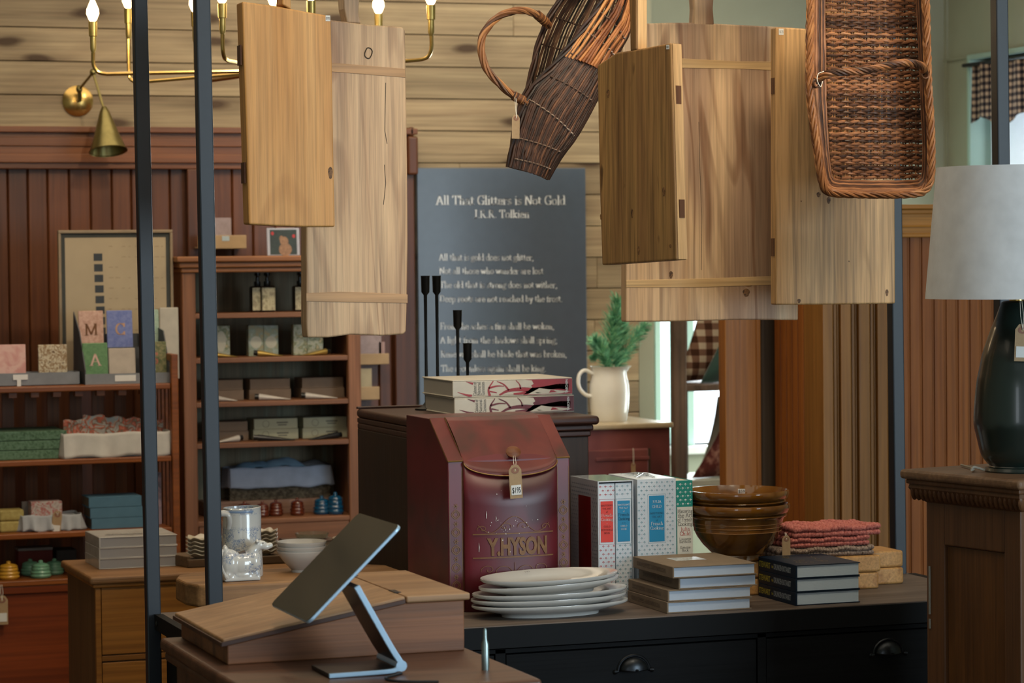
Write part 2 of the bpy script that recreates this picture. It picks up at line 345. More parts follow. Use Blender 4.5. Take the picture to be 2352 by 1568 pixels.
# ---------------------------------------------------------------- lettering
def arc(cx, cy, rx, ry, a0, a1, n=12): return [(cx+rx*cos(radians(a0+(a1-a0)*i/n)), cy+ry*sin(radians(a0+(a1-a0)*i/n))) for i in range(n+1)]
def sf(x, y, h=.07): return [(x-h, y), (x+h, y)]
def stem(x, y0, y1, a=1, b=1): return [[(x, y0), (x, y1)]]+([sf(x, y0)] if a else [])+([[(x-.07, y1), (x, y1)]] if b == 1 else ([sf(x, y1)] if b == 2 else []))
G = {
 'A': (.68, [[(.08, 0), (.33, .7)], [(.33, .7), (.6, 0)], [(.17, .24), (.5, .24)], sf(.08, 0), sf(.6, 0)]),
 'B': (.6, stem(.13, 0, .7, 1, 1)+[arc(.25, .53, .2, .17, 90, -90), arc(.25, .18, .24, .18, 90, -90), [(.06, .7), (.25, .7)], [(.06, 0), (.25, 0)], [(.13, .36), (.25, .36)]]),
 'C': (.62, [arc(.36, .35, .28, .35, 45, 315), [(.58, .5), (.58, .7)], [(.58, 0), (.58, .18)]]),
 'D': (.68, stem(.13, 0, .7, 1, 1)+[arc(.25, .35, .33, .35, 90, -90), [(.06, .7), (.25, .7)], [(.06, 0), (.25, 0)]]),
 'E': (.56, stem(.13, 0, .7)+[[(.06, .7), (.48, .7), (.48, .57)], [(.13, .36), (.36, .36)], [(.06, 0), (.5, 0), (.5, .14)]]),
 'F': (.54, stem(.13, 0, .7)+[[(.06, .7), (.48, .7), (.48, .57)], [(.13, .36), (.36, .36)]]),
 'G': (.68, [arc(.37, .35, .29, .35, 45, 300), [(.58, .52), (.58, .7)], [(.58, .04), (.58, .3)], [(.46, .3), (.66, .3)]]),
 'H': (.7, stem(.13, 0, .7, 1, 2)+stem(.55, 0, .7, 1, 2)+[[(.13, .36), (.55, .36)]]),
 'I': (.3, stem(.15, 0, .7, 1, 2)),
 'J': (.4, [[(.24, .7), (.24, .08)], arc(.14, .06, .1, .12, 0, -130), sf(.24, .7)]),
 'K': (.66, stem(.13, 0, .7, 1, 2)+[[(.52, .7), (.15, .3)], [(.25, .4), (.55, 0)], sf(.52, .7), sf(.57, 0)]),
 'L': (.55, stem(.13, 0, .7, 1, 2)+[[(.06, 0), (.5, 0), (.5, .16)]]),
 'M': (.82, stem(.11, 0, .7)+stem(.7, 0, .7)+[[(.11, .7), (.4, .05)], [(.4, .05), (.7, .7)]]),
 'N': (.7, [[(.11, 0), (.11, .7)], [(.11, .7), (.58, 0)], [(.58, 0), (.58, .7)], sf(.11, 0), sf(.58, .7), [(.03, .7), (.12, .7)]]),
 'O': (.7, [arc(.35, .35, .29, .35, 0, 360, 20)]),
 'P': (.58, stem(.13, 0, .7)+[arc(.25, .52, .22, .18, 90, -90), [(.06, .7), (.25, .7)], [(.13, .34), (.25, .34)]]),
 'R': (.64, stem(.13, 0, .7)+[arc(.25, .53, .2, .17, 90, -90), [(.06, .7), (.25, .7)], [(.13, .36), (.28, .36)], [(.28, .36), (.54, 0)], sf(.57, 0)]),
 'S': (.54, [arc(.27, .52, .18, .18, 30, 230, 10)+arc(.27, .18, .2, .18, 60, -150, 10), [(.45, .55), (.45, .7)], [(.08, 0), (.08, .15)]]),
 'T': (.62, stem(.31, 0, .7, 1, 0)+[[(.05, .55), (.05, .7), (.57, .7), (.57, .55)]]),
 'U': (.68, [[(.13, .7), (.13, .2)], arc(.34, .2, .21, .2, 180, 360), [(.55, .2), (.55, .7)], sf(.13, .7), sf(.55, .7)]),
 'W': (.95, [[(.08, .7), (.28, 0)], [(.28, 0), (.47, .7)], [(.47, .7), (.66, 0)], [(.66, 0), (.86, .7)], sf(.08, .7), sf(.86, .7)]),
 'Y': (.64, [[(.07, .7), (.32, .33)], [(.57, .7), (.32, .33)], [(.32, .33), (.32, 0)], sf(.07, .7), sf(.57, .7), sf(.32, 0)]),
 'a': (.47, [[(.34, .3), (.34, .05), (.45, .02)], arc(.21, .31, .13, .14, 0, 150, 8), arc(.2, .13, .14, .13, 90, 330, 10), [(.2, .26), (.34, .28)]]),
 'b': (.52, stem(.12, 0, .72, 0)+[arc(.26, .22, .18, .23, 120, -140, 14)]),
 'c': (.43, [arc(.24, .22, .17, .23, 50, 315)]),
 'd': (.53, stem(.4, 0, .72, 0)+[arc(.25, .22, .18, .23, 60, 300, 14), [(.4, 0), (.5, 0)]]),
 'e': (.46, [arc(.24, .22, .17, .23, 0, 320), [(.08, .25), (.4, .25)]]),
 'f': (.32, [[(.14, 0), (.14, .58)], arc(.26, .58, .12, .14, 180, 50, 8), [(.03, .44), (.28, .44)], sf(.14, 0)]),
 'g': (.48, [arc(.22, .28, .14, .16, 0, 360, 14), [(.3, .4), (.44, .45)], arc(.22, -.08, .17, .12, 0, 360, 14), [(.15, .13), (.13, .05)]]),
 'h': (.54, stem(.12, 0, .72)+[arc(.26, .28, .14, .17, 150, 0, 8), [(.4, .28), (.4, 0)], sf(.4, 0)]),
 'i': (.26, stem(.13, 0, .44)+[[(.12, .62), (.14, .62)]]),
 'j': (.26, [[(.13, .44), (.13, -.1)], arc(.05, -.1, .08, .1, 0, -120, 6), [(.12, .62), (.14, .62)]]),
 'k': (.52, stem(.12, 0, .72)+[[(.38, .44), (.14, .18)], [(.2, .25), (.42, 0)], sf(.4, .44), sf(.44, 0)]),
 'l': (.26, stem(.13, 0, .72)),
 'm': (.8, stem(.12, 0, .44)+[arc(.25, .3, .13, .15, 150, 0, 8), [(.38, .3), (.38, 0)], arc(.52, .3, .13, .15, 150, 0, 8), [(.65, .3), (.65, 0)], sf(.38, 0), sf(.65, 0)]),
 'n': (.54, stem(.12, 0, .44)+[arc(.26, .29, .14, .16, 150, 0, 8), [(.4, .29), (.4, 0)], sf(.4, 0)]),
 'o': (.49, [arc(.245, .22, .18, .23, 0, 360, 16)]),
 'p': (.53, stem(.12, -.22, .44)+[arc(.26, .22, .18, .23, 130, -130, 14)]),
 'r': (.4, stem(.12, 0, .44)+[arc(.27, .32, .13, .13, 150, 40, 6), [(.35, .38), (.36, .42)]]),
 's': (.4, [arc(.2, .33, .12, .11, 30, 230, 8)+arc(.2, .11, .13, .11, 60, -150, 8)]),
 't': (.34, [[(.14, .56), (.14, .08)], arc(.23, .09, .09, .09, 180, 320, 6), [(.04, .44), (.28, .44)]]),
 'u': (.54, [[(.12, .44), (.12, .15)], arc(.26, .15, .14, .15, 180, 340, 8), [(.4, .44), (.4, 0)], [(.04, .44), (.12, .44)], [(.33, .44), (.4, .44)], [(.4, 0), (.5, 0)]]),
 'v': (.5, [[(.07, .44), (.25, 0)], [(.25, 0), (.42, .44)], sf(.07, .44), sf(.42, .44, .06)]),
 'w': (.72, [[(.07, .44), (.22, 0)], [(.22, 0), (.37, .44)], [(.37, .44), (.5, 0)], [(.5, 0), (.65, .44)], sf(.07, .44), sf(.65, .44, .06)]),
 'y': (.5, [[(.07, .44), (.26, 0)], [(.42, .44), (.2, -.18), (.1, -.2)], sf(.07, .44), sf(.42, .44, .06)]),
 '.': (.24, [[(.12, .02), (.13, .03)]]), ',': (.24, [[(.12, .03), (.13, .02), (.08, -.1)]]), ';': (.24, [[(.12, .38), (.13, .38)], [(.12, .03), (.08, -.1)]]),
 ' ': (.26, []), '*': (.3, [[(.1, .25), (.2, .35)], [(.1, .35), (.2, .25)]]), '-': (.3, [[(.05, .24), (.25, .24)]])}
def hull(ps):
    ps = sorted(set(ps)); 
    def half(q):
        h = []
        for p in q:
            while len(h) > 1 and (h[-1][0]-h[-2][0])*(p[1]-h[-2][1])-(h[-1][1]-h[-2][1])*(p[0]-h[-2][0]) <= 1e-12: h.pop()
            h.append(p)
        return h
    a = half(ps); b = half(ps[::-1]); return a[:-1]+b[:-1]
def serif(s, wv=.048, wh=.017):
    out = []; x = 0
    for ch in s:
        w_, st = G.get(ch, (.3, []))
        for k in st:
            for (p, q) in zip(k, k[1:]):
                pts = [(round(x+u[0]+i*wv, 5), round(u[1]+j*wh, 5)) for u in (p, q) for i in (-1, 1) for j in (-1, 1)]
                out.append(hull(pts))
        x += w_
    return out, x
def sans(s, bold=.02):
    cu = bpy.data.curves.new('t', 'FONT'); cu.body = s; cu.size = 1; cu.offset = bold; cu.resolution_u = 3
    o = bpy.data.objects.new('t', cu); COL.objects.link(o); bpy.context.view_layer.update()
    me = bpy.data.meshes.new_from_object(o.evaluated_get(bpy.context.evaluated_depsgraph_get()))
    vs = [(v.co.x, v.co.y) for v in me.vertices]; ps = [[vs[i] for i in p.vertices] for p in me.polygons]
    x1 = max([v[0] for v in vs] or [1]); bpy.data.objects.remove(o); bpy.data.curves.remove(cu); bpy.data.meshes.remove(me)
    return ps, x1
TXN = V((0, 0, 0))
def text(parent, lines, mat, c, right, up, size, lead=1.2, width=None, align='c', font='serif', off=.0006, bold=.02, name='lettering', wv=.037, local=False):
    """lines: list of strings (or (string,size factor)); c = top centre (or top left); widths are real"""
    right = V(right).normalized(); up = V(up).normalized(); nrm = right.cross(up).normalized()*off; mb = MB(); y = 0
    for ln in lines:
        sfac = 1; 
        if isinstance(ln, tuple): ln, sfac = ln
        y -= .8*size*sfac
        if ln.strip():
            ps, w_ = serif(ln, wv) if font == 'serif' else sans(ln, bold)
            k = size*sfac; kx = k
            if width and w_*k > width: kx = width/w_
            x0 = -w_*kx/2 if align == 'c' else 0
            for p in ps: mb.flat([V(c)+right*(x0+u*kx)+up*(y+v_*k)+nrm for u, v_ in p])
        y -= (lead-.8)*size*sfac
    return mb.build(name, mat, parent, local=local)
def hang_tag(loc, s, label, price=None, rz=0, lean=0, face=None, string_to=None, group=None):
    """kraft price tag with eyelet, white sticker and string; its top hole is at loc"""
    t = thing('price_tag', label, 'price tag', loc, rz, group); w_, h_ = .5*s, 1.05*s; mb = MB()
    pts = [(-w_/2, -h_), (w_/2, -h_), (w_/2, .02*s), (w_/4, .2*s), (-w_/4, .2*s), (-w_/2, .02*s)]
    q = Matrix.Rotation(lean, 3, 'Y'); f3 = lambda x, z, y=0: q @ V((x, y, z))
    mb.ext([f3(x, z) for x, z in pts], (0, .0006, 0)); mb.build('card', M['kraft'], t, local=True)
    e = MB(); e.add([f3(.16*s*cos(a), .16*s*sin(a)*.75, -.0006) for a in [i*pi/8 for i in range(16)]]+[f3(.06*s*cos(a), .06*s*sin(a), -.0006) for a in [i*pi/8 for i in range(16)]],
                 [(i, (i+1) % 16, 16+(i+1) % 16, 16+i) for i in range(16)]); e.build('eyelet', M['eyelet'], t, local=True)
    if price:
        st = MB(); st.ext([f3(x*s, z*s, -.0012) for x, z in ((-.2, -.92), (.2, -.92), (.2, -.55), (-.2, -.55))], (0, .0008, 0)); so = st.build('sticker', M['white'], t, local=True)
        if price != ' ': text(so, [price], M['ink'], f3(0, -.6*s, -.0014), q @ V((1, 0, 0)), q @ V((0, 0, 1)), .3*s, font='sans', bold=0, width=.34*s, local=True)
    if string_to is not None:
        a = V(string_to)-V(loc); sb = MB()
        for k in (-1, 1): sb.tube([V((0, -.002, 0)), a*.5+V((k*.05*s, -.004, 0)), a+V((k*.03*s, -.003, 0))], .0007 if s > .02 else .0005, 5)
        sb.build('string', M['string'], t, local=True)
    return t
M['eyelet'] = plain('reddish_paper_eyelet', '#8a5f4c', .7)
# ================================================================= the room
def thin_glass():
    mt = bpy.data.materials.new('clear_window_glass'); mt.use_nodes = True; n = mt.node_tree.nodes; l = mt.node_tree.links; n.clear()
    o_ = n.new('ShaderNodeOutputMaterial'); a_ = n.new('ShaderNodeBsdfTransparent'); g_ = n.new('ShaderNodeBsdfGlossy'); g_.inputs['Roughness'].default_value = .02; m_ = n.new('ShaderNodeMixShader'); m_.inputs[0].default_value = .06
    l.new(a_.outputs[0], m_.inputs[1]); l.new(g_.outputs[0], m_.inputs[2]); l.new(m_.outputs[0], o_.inputs[0]); return mt
M['glass'] = thin_glass()
WY = 9.07                                                   # face of the plank wall
mb = MB(); z = oy(1200, 84, WY)[2]; ph = .1125
z0 = z-ph*26
for i in range(60):
    za = z0+i*ph
    if za < -.01 or za > 3.2: continue
    x = -1.2-random.random()
    while x < 3.72:
        L = random.uniform(.9, 2.2); a, b = max(x, -1.2), min(x+L, 3.70)
        if b > a+.02:
            mb.rnd(); mb.box(a+.0006, WY, max(za, 0)+.0015, b-.0006, WY+.018, min(za+ph, 3.2)-.0015)
        x += L
struct(mb, 'wall_back', M['planks'], bevel=.002, seg=1)
mb = MB(); mb.box(-1.2, WY+.0185, 0, 3.70, WY+.07, 3.2); struct(mb, 'wall_back_core', plain('dark_wall_gap', '#2a1d10', .9))
mb = MB(); mb.rnd()
for i in range(24): mb.rnd(); mb.box(-1.3+i*.28, -4, -.02, -1.3+i*.28+.276, 9.6, 0)
struct(mb, 'floor', M['floorwood'])
mb = MB(); mb.box(-1.4, -4, 3.2, 5.4, 9.7, 3.25); struct(mb, 'ceiling', M['plaster'])
mb = MB(); mb.box(-1.3, -1, 0, -1.2, 9.3, 3.2); struct(mb, 'wall_left', M['green_wall'])
# green wall beyond, with the window opening behind the ladder
GY = 9.42
xa, xb = oy(1508, 800, GY)[0], 4.72; zt, zb = 2.1, oy(1600, 1022, GY)[2]
mb = MB(); mb.box(3.62, GY, 0, xa, GY+.12, 3.2); mb.box(xb, GY, 0, 5.25, GY+.12, 3.2)
mb.box(xa, GY, zt, xb, GY+.12, 3.2); mb.box(xa, GY, 0, xb, GY+.12, zb)
mb.box(3.70, WY, 0, 3.76, GY, 3.2)
struct(mb, 'wall_alcove', M['green_wall'])
mb = MB()
xm0, xm1 = oy(1551, 800, GY)[0], oy(1592, 800, GY)[0]
mb.box(xa-.012, GY-.015, zb, xa+.012, GY+.12, zt); mb.box(xm0, GY-.01, zb, xm1, GY+.1, zt); mb.box(xb-.02, GY-.015, zb, xb+.03, GY+.12, zt)
mb.box(xa-.03, GY-.015, zt, xb+.03, GY+.12, zt+.05); mb.box(xa, GY+.04, 1.75, xb, GY+.08, 1.79); mb.box(4.4, GY+.04, zb, 4.44, GY+.08, zt)
w1 = struct(mb, 'window_1', M['teal_trim'], bevel=.003)
mb = MB(); mb.box(xa-.05, GY-.06, zb-.03, xb+.05, GY+.12, zb); mb.build('window_sill', M['white'], w1, bevel=.004)
mb = MB(); mb.box(xa, GY+.058, zb, xb, GY+.062, zt); mb.build('window_pane', M['glass'], w1)
# right side wall with curtained window
RX = 5.15; y0, y1 = 8.15, 9.2; za, zb2 = 1.35, ox(2222, 140, RX)[2]
mb = MB(); mb.box(RX, -1, 0, RX+.12, y0, 3.2); mb.box(RX, y1, 0, RX+.12, GY+.12, 3.2); mb.box(RX, y0, zb2, RX+.12, y1, 3.2); mb.box(RX, y0, 0, RX+.12, y1, za)
struct(mb, 'wall_right', M['green_wall'])
mb = MB(); mb.box(RX-.012, -.5, zb2+.01, RX, GY, zb2+.016); mb.box(RX-.008, GY-.02, 0, RX, GY, 3.2); struct(mb, 'trim_1', M['green_wall'])
mb = MB(); t_ = .05
mb.box(RX-.02, y1-.002, za, RX+.11, y1+.02, zb2); mb.box(RX-.02, y0-.02, za, RX+.11, y0+.002, zb2)
mb.box(RX-.02, y0-.02, zb2, RX+.11, y1+.02, zb2+.02)
mb.box(RX+.07, y1-.04, za, RX+.1, y1, zb2); mb.box(RX+.07, y0, (za+zb2)/2-.02, RX+.1, y1, (za+zb2)/2+.02)
w2 = struct(mb, 'window_2', M['teal_trim'], bevel=.003)
mb = MB(); mb.box(RX-.05, y0-.04, za-.03, RX+.1, y1+.04, za); mb.build('window_sill', M['teal_trim'], w2, bevel=.004)
mb = MB(); mb.box(RX+.083, y0, za, RX+.087, y1, zb2); mb.build('window_pane', M['glass'], w2)
blind = plain('white_fabric_blind', '#e9eef2', .8, 0, .03, 20, trans=.0)
bl = blind.node_tree.nodes['Principled BSDF']; bl.inputs['Transmission Weight'].default_value = .55; bl.inputs['Roughness'].default_value = .8
mb = MB()
for i in range(34):
    zz = za+.01+i*(zb2-za-.02)/34; mb.box(RX+.04, y0+.01, zz, RX+.048, y1-.06, zz+(zb2-za)/34-.0006)
single(mb, 'pleated_blind', blind, 'white pleated blind drawn down in the curtained window at right', 'blind', (RX+.05, (y0+y1)/2, za))
mb = MB()
cz0, cz1 = ox(2250, 145, RX-.05)[2], ox(2250, 268, RX-.05)[2]
def curt(u, v):
    y = y1-.05-(y1-y0-.1)*u; f = .012*sin(u*46)*(1-.3*v)+.01*sin(u*17+1)
    return (RX-.045+f*1.2, y+.05*v*max(0, .25-u), cz0+(cz1-cz0)*v+.02*v*sin(u*19)-.02*v)
mb.grid(curt, 160, 10)
single(mb, 'cafe_curtain', checks('black_cream_plaid', '#b39a86', '#5b4f4c', '#1d1d26', .026, ('Y', 'Z')), 'black and cream checked valance curtain gathered over the right window', 'curtain', (RX-.045, 8.7, cz1), smooth=True, solid=.002)
mb = MB(); mb.tube([(RX-.045, y0-.0, cz0+.0), (RX-.045, y1+.0, cz0+.0)], .008); mb.box(RX-.05, y1-.01, cz0-.006, RX+.0, y1+.0, cz0+.006); mb.box(RX-.05, y0-.0, cz0-.006, RX+.0, y0+.01, cz0+.006)
single(mb, 'curtain_rod', M['dark_metal'], 'thin dark rod carrying the checked valance curtain', 'curtain rod', (RX-.045, 8.7, cz0))
# red-brown panelling on the left part of the back wall
PY = 8.98; xr = oy(953, 600, PY)[0]; xs = oy(905, 600, PY)[0]
zc, zr0, zr1 = oy(500, 288, PY)[2], oy(300, 300, PY)[2], oy(300, 388, PY)[2]
mb = MB(); x = -1.2
while x < xr-.005:
    wd = random.choice((.066, .072, .078)); e_ = min(x+wd, xr-.002); mb.rnd(); mb.box(x+.0012, PY+.035, 0, e_-.0012, PY+.07, zr1+.03); x += wd
struct(mb, 'trim_2', M['redwood'], bevel=.004, seg=1)
mb = MB(); mb.box(-1.2, PY, zr1, xr, PY+.088, zr0); mb.box(-1.2, PY-.02, zr0-.008, xr+.01, PY+.088, zr0+.012); mb.box(-1.2, PY-.012, zr1+.02, xr, PY, zr1+.05); mb.box(-1.2, PY-.006, zr1+.075, xr, PY, zr1+.105)
struct(mb, 'trim_3', M['redwood_x'], bevel=.005)
for i, (a, b) in enumerate(((432, 470), (905, 953))):
    mb = MB(); mb.box(oy(a, 600, PY)[0], PY-.004, 0, oy(b, 600, PY)[0], PY+.034, zr1); struct(mb, 'trim_%d' % (4+i), M['redwood'], bevel=.004)
mb = MB(); xe = oy(945, 330, PY)[0]; ze = oy(945, 300, PY)[2]
mb.box(xr-.03, PY-.03, zr1-.02, xr+.008, PY+.088, ze-.02); mb.box(xr-.022, PY-.02, ze-.02, xr+.0, PY+.08, ze+.012); struct(mb, 'trim_6', M['redwood'], bevel=.008, seg=3)
# amber beadboard partition on the right
BY = 7.2; bx0 = oy(1880, 900, BY)[0]; bx1 = oy(2062, 900, BY)[0]; bz = oy(2100, 545, BY)[2]; bt = oy(2100, 470, BY)[2]
mb = MB(); x = bx1; pw = .0405
while x < 4.9:
    mb.rnd(); mb.box(x+.0035, BY, 0, x+pw-.0045, BY+.02, bz+.02); mb.box(x+pw-.0032, BY+.002, 0, x+pw+.0018, BY+.02, bz+.02); x += pw
mb.rnd(); mb.box(bx1, BY+.008, 0, 4.9, BY+.10, bz+.02)
struct(mb, 'wall_partition', M['bead'], bevel=.0018, seg=2)
mb = MB(); mb.box(bx1-.1, BY-.012, bz, 4.92, BY+.11, bt-.012); mb.box(bx1-.12, BY-.035, bt-.014, 4.93, BY+.13, bt); mb.box(bx1-.11, BY-.024, bt-.028, 4.93, BY+.1, bt-.014); mb.box(bx1-.1, BY-.02, bz, 4.92, BY-.01, bz+.012); mb.box(bx1-.1, BY-.018, bz+.03, 4.92, BY-.01, bz+.036)
struct(mb, 'trim_7', M['pinecap'], bevel=.004)
mb = MB(); x = bx0; k = 0           # fluted casing left of the beadboard
for wpx in (24, 5, 8, 4, 24, 5, 8, 4, 26, 5, 8, 4, 24, 5, 8, 20):
    wd = (bx1-bx0)*wpx/182; mb.rnd(); dz = .012 if wpx < 10 else 0
    mb.box(x+.001, BY-.03+dz, 0, x+wd-.001, BY+.1, 2.0); x += wd
struct(mb, 'trim_8', wood('tan_pine_casing', '#7d5222', '#9a6c34', 'Z', .8, .42, .7, attr=True), bevel=.006, seg=3)
sy = .4645
mb = MB(); y = BY+.1; X = bx0
while y < BY+.28: mb.rnd(); mb.box(X, y+.002, 0, X+.03, y+.038, 2.0); mb.box(X+.006, y-.002, 0, X+.03, y+.002, 2.0); y += .04
mb.rnd(); mb.box(X+.005, BY+.1, 0, X+.03, BY+.315, 2.0)
struct(mb, 'trim_9', M['bead'], bevel=.002)
Yj = BY+.33; j0, j1, j2 = oy(1666, 900, Yj)[0], oy(1745, 900, Yj)[0], oy(1786, 900, Yj)[0]
mb = MB(); mb.box(j0, Yj, 0, j1-.006, Yj+.05, 2.0); mb.box(j1-.012, Yj-.006, 0, j1+.002, Yj+.05, 2.0); struct(mb, 'trim_10', M['pine'], bevel=.003)
mb = MB(); mb.box(j1+.003, Yj-.0, 0, j2+.02, Yj+.08, 2.0); struct(mb, 'trim_11', M['darkpost'], bevel=.012, seg=3)
mb = MB(); mb.box(j0, BY-.03, 2.0, bx1, Yj+.08, 2.06); struct(mb, 'trim_12', M['pinecap'], bevel=.004)
# ================================================================= console with its hanging rack
CX0, CX1, CY0, CY1, CZ = 1.262, 3.190, 5.515, 6.04, .90
con = thing('display_console', 'long black console with grey-brown wooden top, cup-pull drawers and tall black rack posts', 'console table', (CX0, CY0, 0))
mb = MB(); mb.box(CX0+.01, CY0+.004, CZ-.02, CX1-.01, CY1-.004, CZ); mb.build('worktop', M['console_top'], con, bevel=.0015)
mb = MB(); mb.box(CX0+.034, CY0, CZ-.05, CX1-.034, CY0+.02, CZ-.0025); mb.box(CX0+.034, CY1-.02, CZ-.034, CX1-.034, CY1, CZ-.0025)
for xx in (CX0, CX1-.02): mb.box(xx, CY0+.034, CZ-.034, xx+.02, CY1-.034, CZ+.001)
mb.build('apron', plain('matt_black_apron', '#0b0d0f', .65, 0, .1, 40, spec=.2), con, bevel=.001)
mb = MB(); zt_ = CZ-.052
mb.box(CX0+.03, CY0+.03, .2, CX1-.03, CY1-.02, zt_+.03)
mb.build('body', M['black_wood'], con)
X = lambda px: oy(px, 1500, CY0)[0]
mb = MB()
for a, b in ((1140, 1163), (1743, 1762), (2316, 2340)): mb.box(X(a), CY0+.006, .2, X(b), CY0+.04, zt_)
mb.box(CX0+.034, CY0+.006, zt_-.009, CX1-.034, CY0+.04, zt_-.0005); mb.box(CX0+.034, CY0+.006, .62, CX1-.034, CY0+.04, .635)
mb.build('face_frame', M['black_wood'], con)
for a, b in ((560, 1138), (1165, 1741), (1764, 2314)):
    xa_, xb_ = X(a), X(b)
    mb = MB(); mb.box(xa_, CY0+.008, .64, xb_, CY0+.028, zt_-.013); dr = mb.build('drawer', M['black_wood'], con, bevel=.002)
    c_ = V(((xa_+xb_)/2, CY0+.008, oy(1458, 1540, CY0)[2])); mb = MB(); w_ = .034; h_ = .030
    fn = lambda u, v: c_+V((w_*cos(pi*u)*(.35+.65*sin(v*pi/2)), -.022*cos(v*pi/2)*sin(pi*u)**.5 if 0 < u < 1 else 0, -.004+h_*sin(pi*u)*sin(v*pi/2)))
    mb.grid(lambda u, v: c_+V((w_*cos(pi*u)*sin(pi*v/2+.001), -.020*cos(pi*v/2)-.001, h_*sin(pi*u)*sin(pi*v/2+.001))), 20, 8)
    rim = [c_+V((w_*1.1*cos(pi*u/20), -.001, h_*1.12*sin(pi*u/20))) for u in range(21)]; mb.tube(rim, .0026, 6)
    for s_ in (-1, 1): mb.tube([c_+V((s_*w_*1.1, -.003, 0)), c_+V((s_*(w_+.012), -.003, -.001))], [.003, .0045], 8); mb.ball(c_+V((s_*(w_+.010), -.002, -.001)), .005, .003, .005)
    mb.build('cup_pull', M['dark_metal'], dr, smooth=True, solid=.001)
PS = .0315; LEAN = -.0078; TOPZ = 2.46
def post(x, y):
    mb = MB()
    fwd = [(x, y), (x+PS, y), (x+PS, y+PS), (x, y+PS)]
    l = lambda z: LEAN*(z-CZ)
    b0 = [V((a, b, 0)) for a, b in fwd]
    pts = b0+[V((a, b, CZ)) for a, b in fwd]+[V((a+LEAN*(TOPZ-CZ), b, TOPZ)) for a, b in fwd]
    mb.add(pts, [(3, 2, 1, 0), (8, 9, 10, 11)]+[(k*4+i, k*4+(i+1) % 4, k*4+4+(i+1) % 4, k*4+4+i) for k in (0, 1) for i in range(4)])
    return mb.build('post', M['black_metal'], con, bevel=.003)
LX = LEAN*(TOPZ-CZ)
for x, y in ((1.275, CY0), (1.247, CY1-PS), (3.158, CY0), (3.137, CY1-PS)): post(x, y)
RAILS = (CY0+.008, CY0+.13, CY0+.25, CY0+.37, CY1-PS)
for ry in RAILS:
    mb = MB(); mb.box(CX0+LX, ry, TOPZ-.028, CX1+LX, ry+.024, TOPZ); mb.build('top_rail', M['black_metal'], con, bevel=.002)
mb = MB()
for xx in (CX0+LX, CX1-.024+LX): mb.box(xx, CY0, TOPZ, xx+.024, CY1, TOPZ+.024)
mb.build('cross_rail', M['black_metal'], con, bevel=.002)
mb = MB()
for pp in (V((CX0-.001, CY1-.06, CZ-.018)), V((CX0-.001, CY0+.06, CZ-.018))): mb.ball(pp, .003, .007, .007)
mb.build('bolt', M['dark_metal'], con, smooth=True)
# ================================================================= hanging boards
def knot(p, rx, rz_, parent, mat=None, nn=V((0, -1, 0)), rt=V((1, 0, 0))):
    mb = MB(); n_ = 20; 
    for f_, g_ in ((1.0, .0004), (.55, .0009)): mb.flat([p+nn*g_+rt*(rx*f_*cos(a)*(1+.15*sin(3*a)))+ZA*(rz_*f_*sin(a)) for a in [i*2*pi/n_ for i in range(n_)]])
    return mb.build('knot', mat or M['knotwood'], parent)
M['knotwood'] = mottled('dark_knot_wood', ['#35230f', '#6e4c2a', '#8a6238'], 90, .6, 1.5)
M['knotgrey'] = mottled('smoky_knot_stain', ['#7d6450', '#9a7c60', '#8a6f58'], 60, .6, 1.0)
def slab_board(nm, outline, Y, th, mat, label, handle=None, bands=(), keys=(), bevelw=.004, n=None, P=None, loc=None, kmat=None, group='wooden serving boards hanging from the rack'):
    pr = (lambda x, y: oy(x, y, Y)) if n is None else (lambda x, y: opl(x, y, P, n))
    nn = V((0, 1, 0)) if n is None else -n
    t = thing(nm, label, 'cutting board', loc or pr(*outline[0]), group=group)
    mb = MB(); pts = [pr(*q) for q in outline]; mb.ext(pts, nn*th); b = mb.build('board', mat, t, bevel=bevelw, seg=3)
    if handle:
        mb = MB(); hp = [pr(*q) for q in handle]; mb.ext(hp, nn*th); mb.build('handle', mat, t, bevel=bevelw*.8, seg=3)
        top = max(hp, key=lambda p: p.z); cx = sum((p.x for p in hp if p.z > top.z-.03))/max(1, len([1 for p in hp if p.z > top.z-.03]))
        a = V((cx, top.y, top.z-.012))+nn*th*.5
        ry = min(RAILS, key=lambda r: abs(r+.012-a.y))+.012
        mb = MB(); mb.tube([a-nn*(th*.55+.002), a+V((.002, 0, .05))-nn*(th*.3), V((a.x, ry-.014, TOPZ-.03)), V((a.x, ry-.013, TOPZ+.001)), V((a.x, ry+.014, TOPZ+.001)), V((a.x, ry+.015, TOPZ-.03)), a+V((-.002, 0, .05))+nn*(th*.3), a+nn*(th*.55+.002)], .0016, 6, closed=True)
        mb.build('hanging_cord', M['string'], t)
    for bd in bands:
        mb = MB(); mb.ext([pr(*q)-nn*.0014 for q in bd[0]], nn*.004); mb.build('batten', bd[1], t, bevel=.0008)
    for kx in keys:   # walnut spline let into the edge: (edge px x, y0, y1, width px)
        mb = MB(); p0, p1 = pr(kx[0], kx[1]), pr(kx[0], kx[2]); sd = kx[3]
        u_ = V((1, 0, 0)) if n is None else (pr(kx[0]+10, kx[1])-p0).normalized()
        c_ = (p0+p1)/2+nn*th*.5+u_*(sd*.00002); mb.obox(c_, u_*.0012, nn*(th*.30), V((0, 0, abs(p0.z-p1.z)/2))); mb.build('spline_key', M['walnut_key'], t)
    return t, pr
M['walnut_key'] = wood('walnut_key_wood', '#4d2f1c', '#6e4830', 'Z', 1, .5)
honey = board_wood('honey_pine_board', '#b98446', '#d2a164', '#a06a30', '#c48e50', .5, .5, .35, 7, .2, dark=None)
pale = board_wood('pale_fruitwood_board', '#b08f6c', '#cfb08a', '#876244', '#a08068', .5, .5, .55, 12)
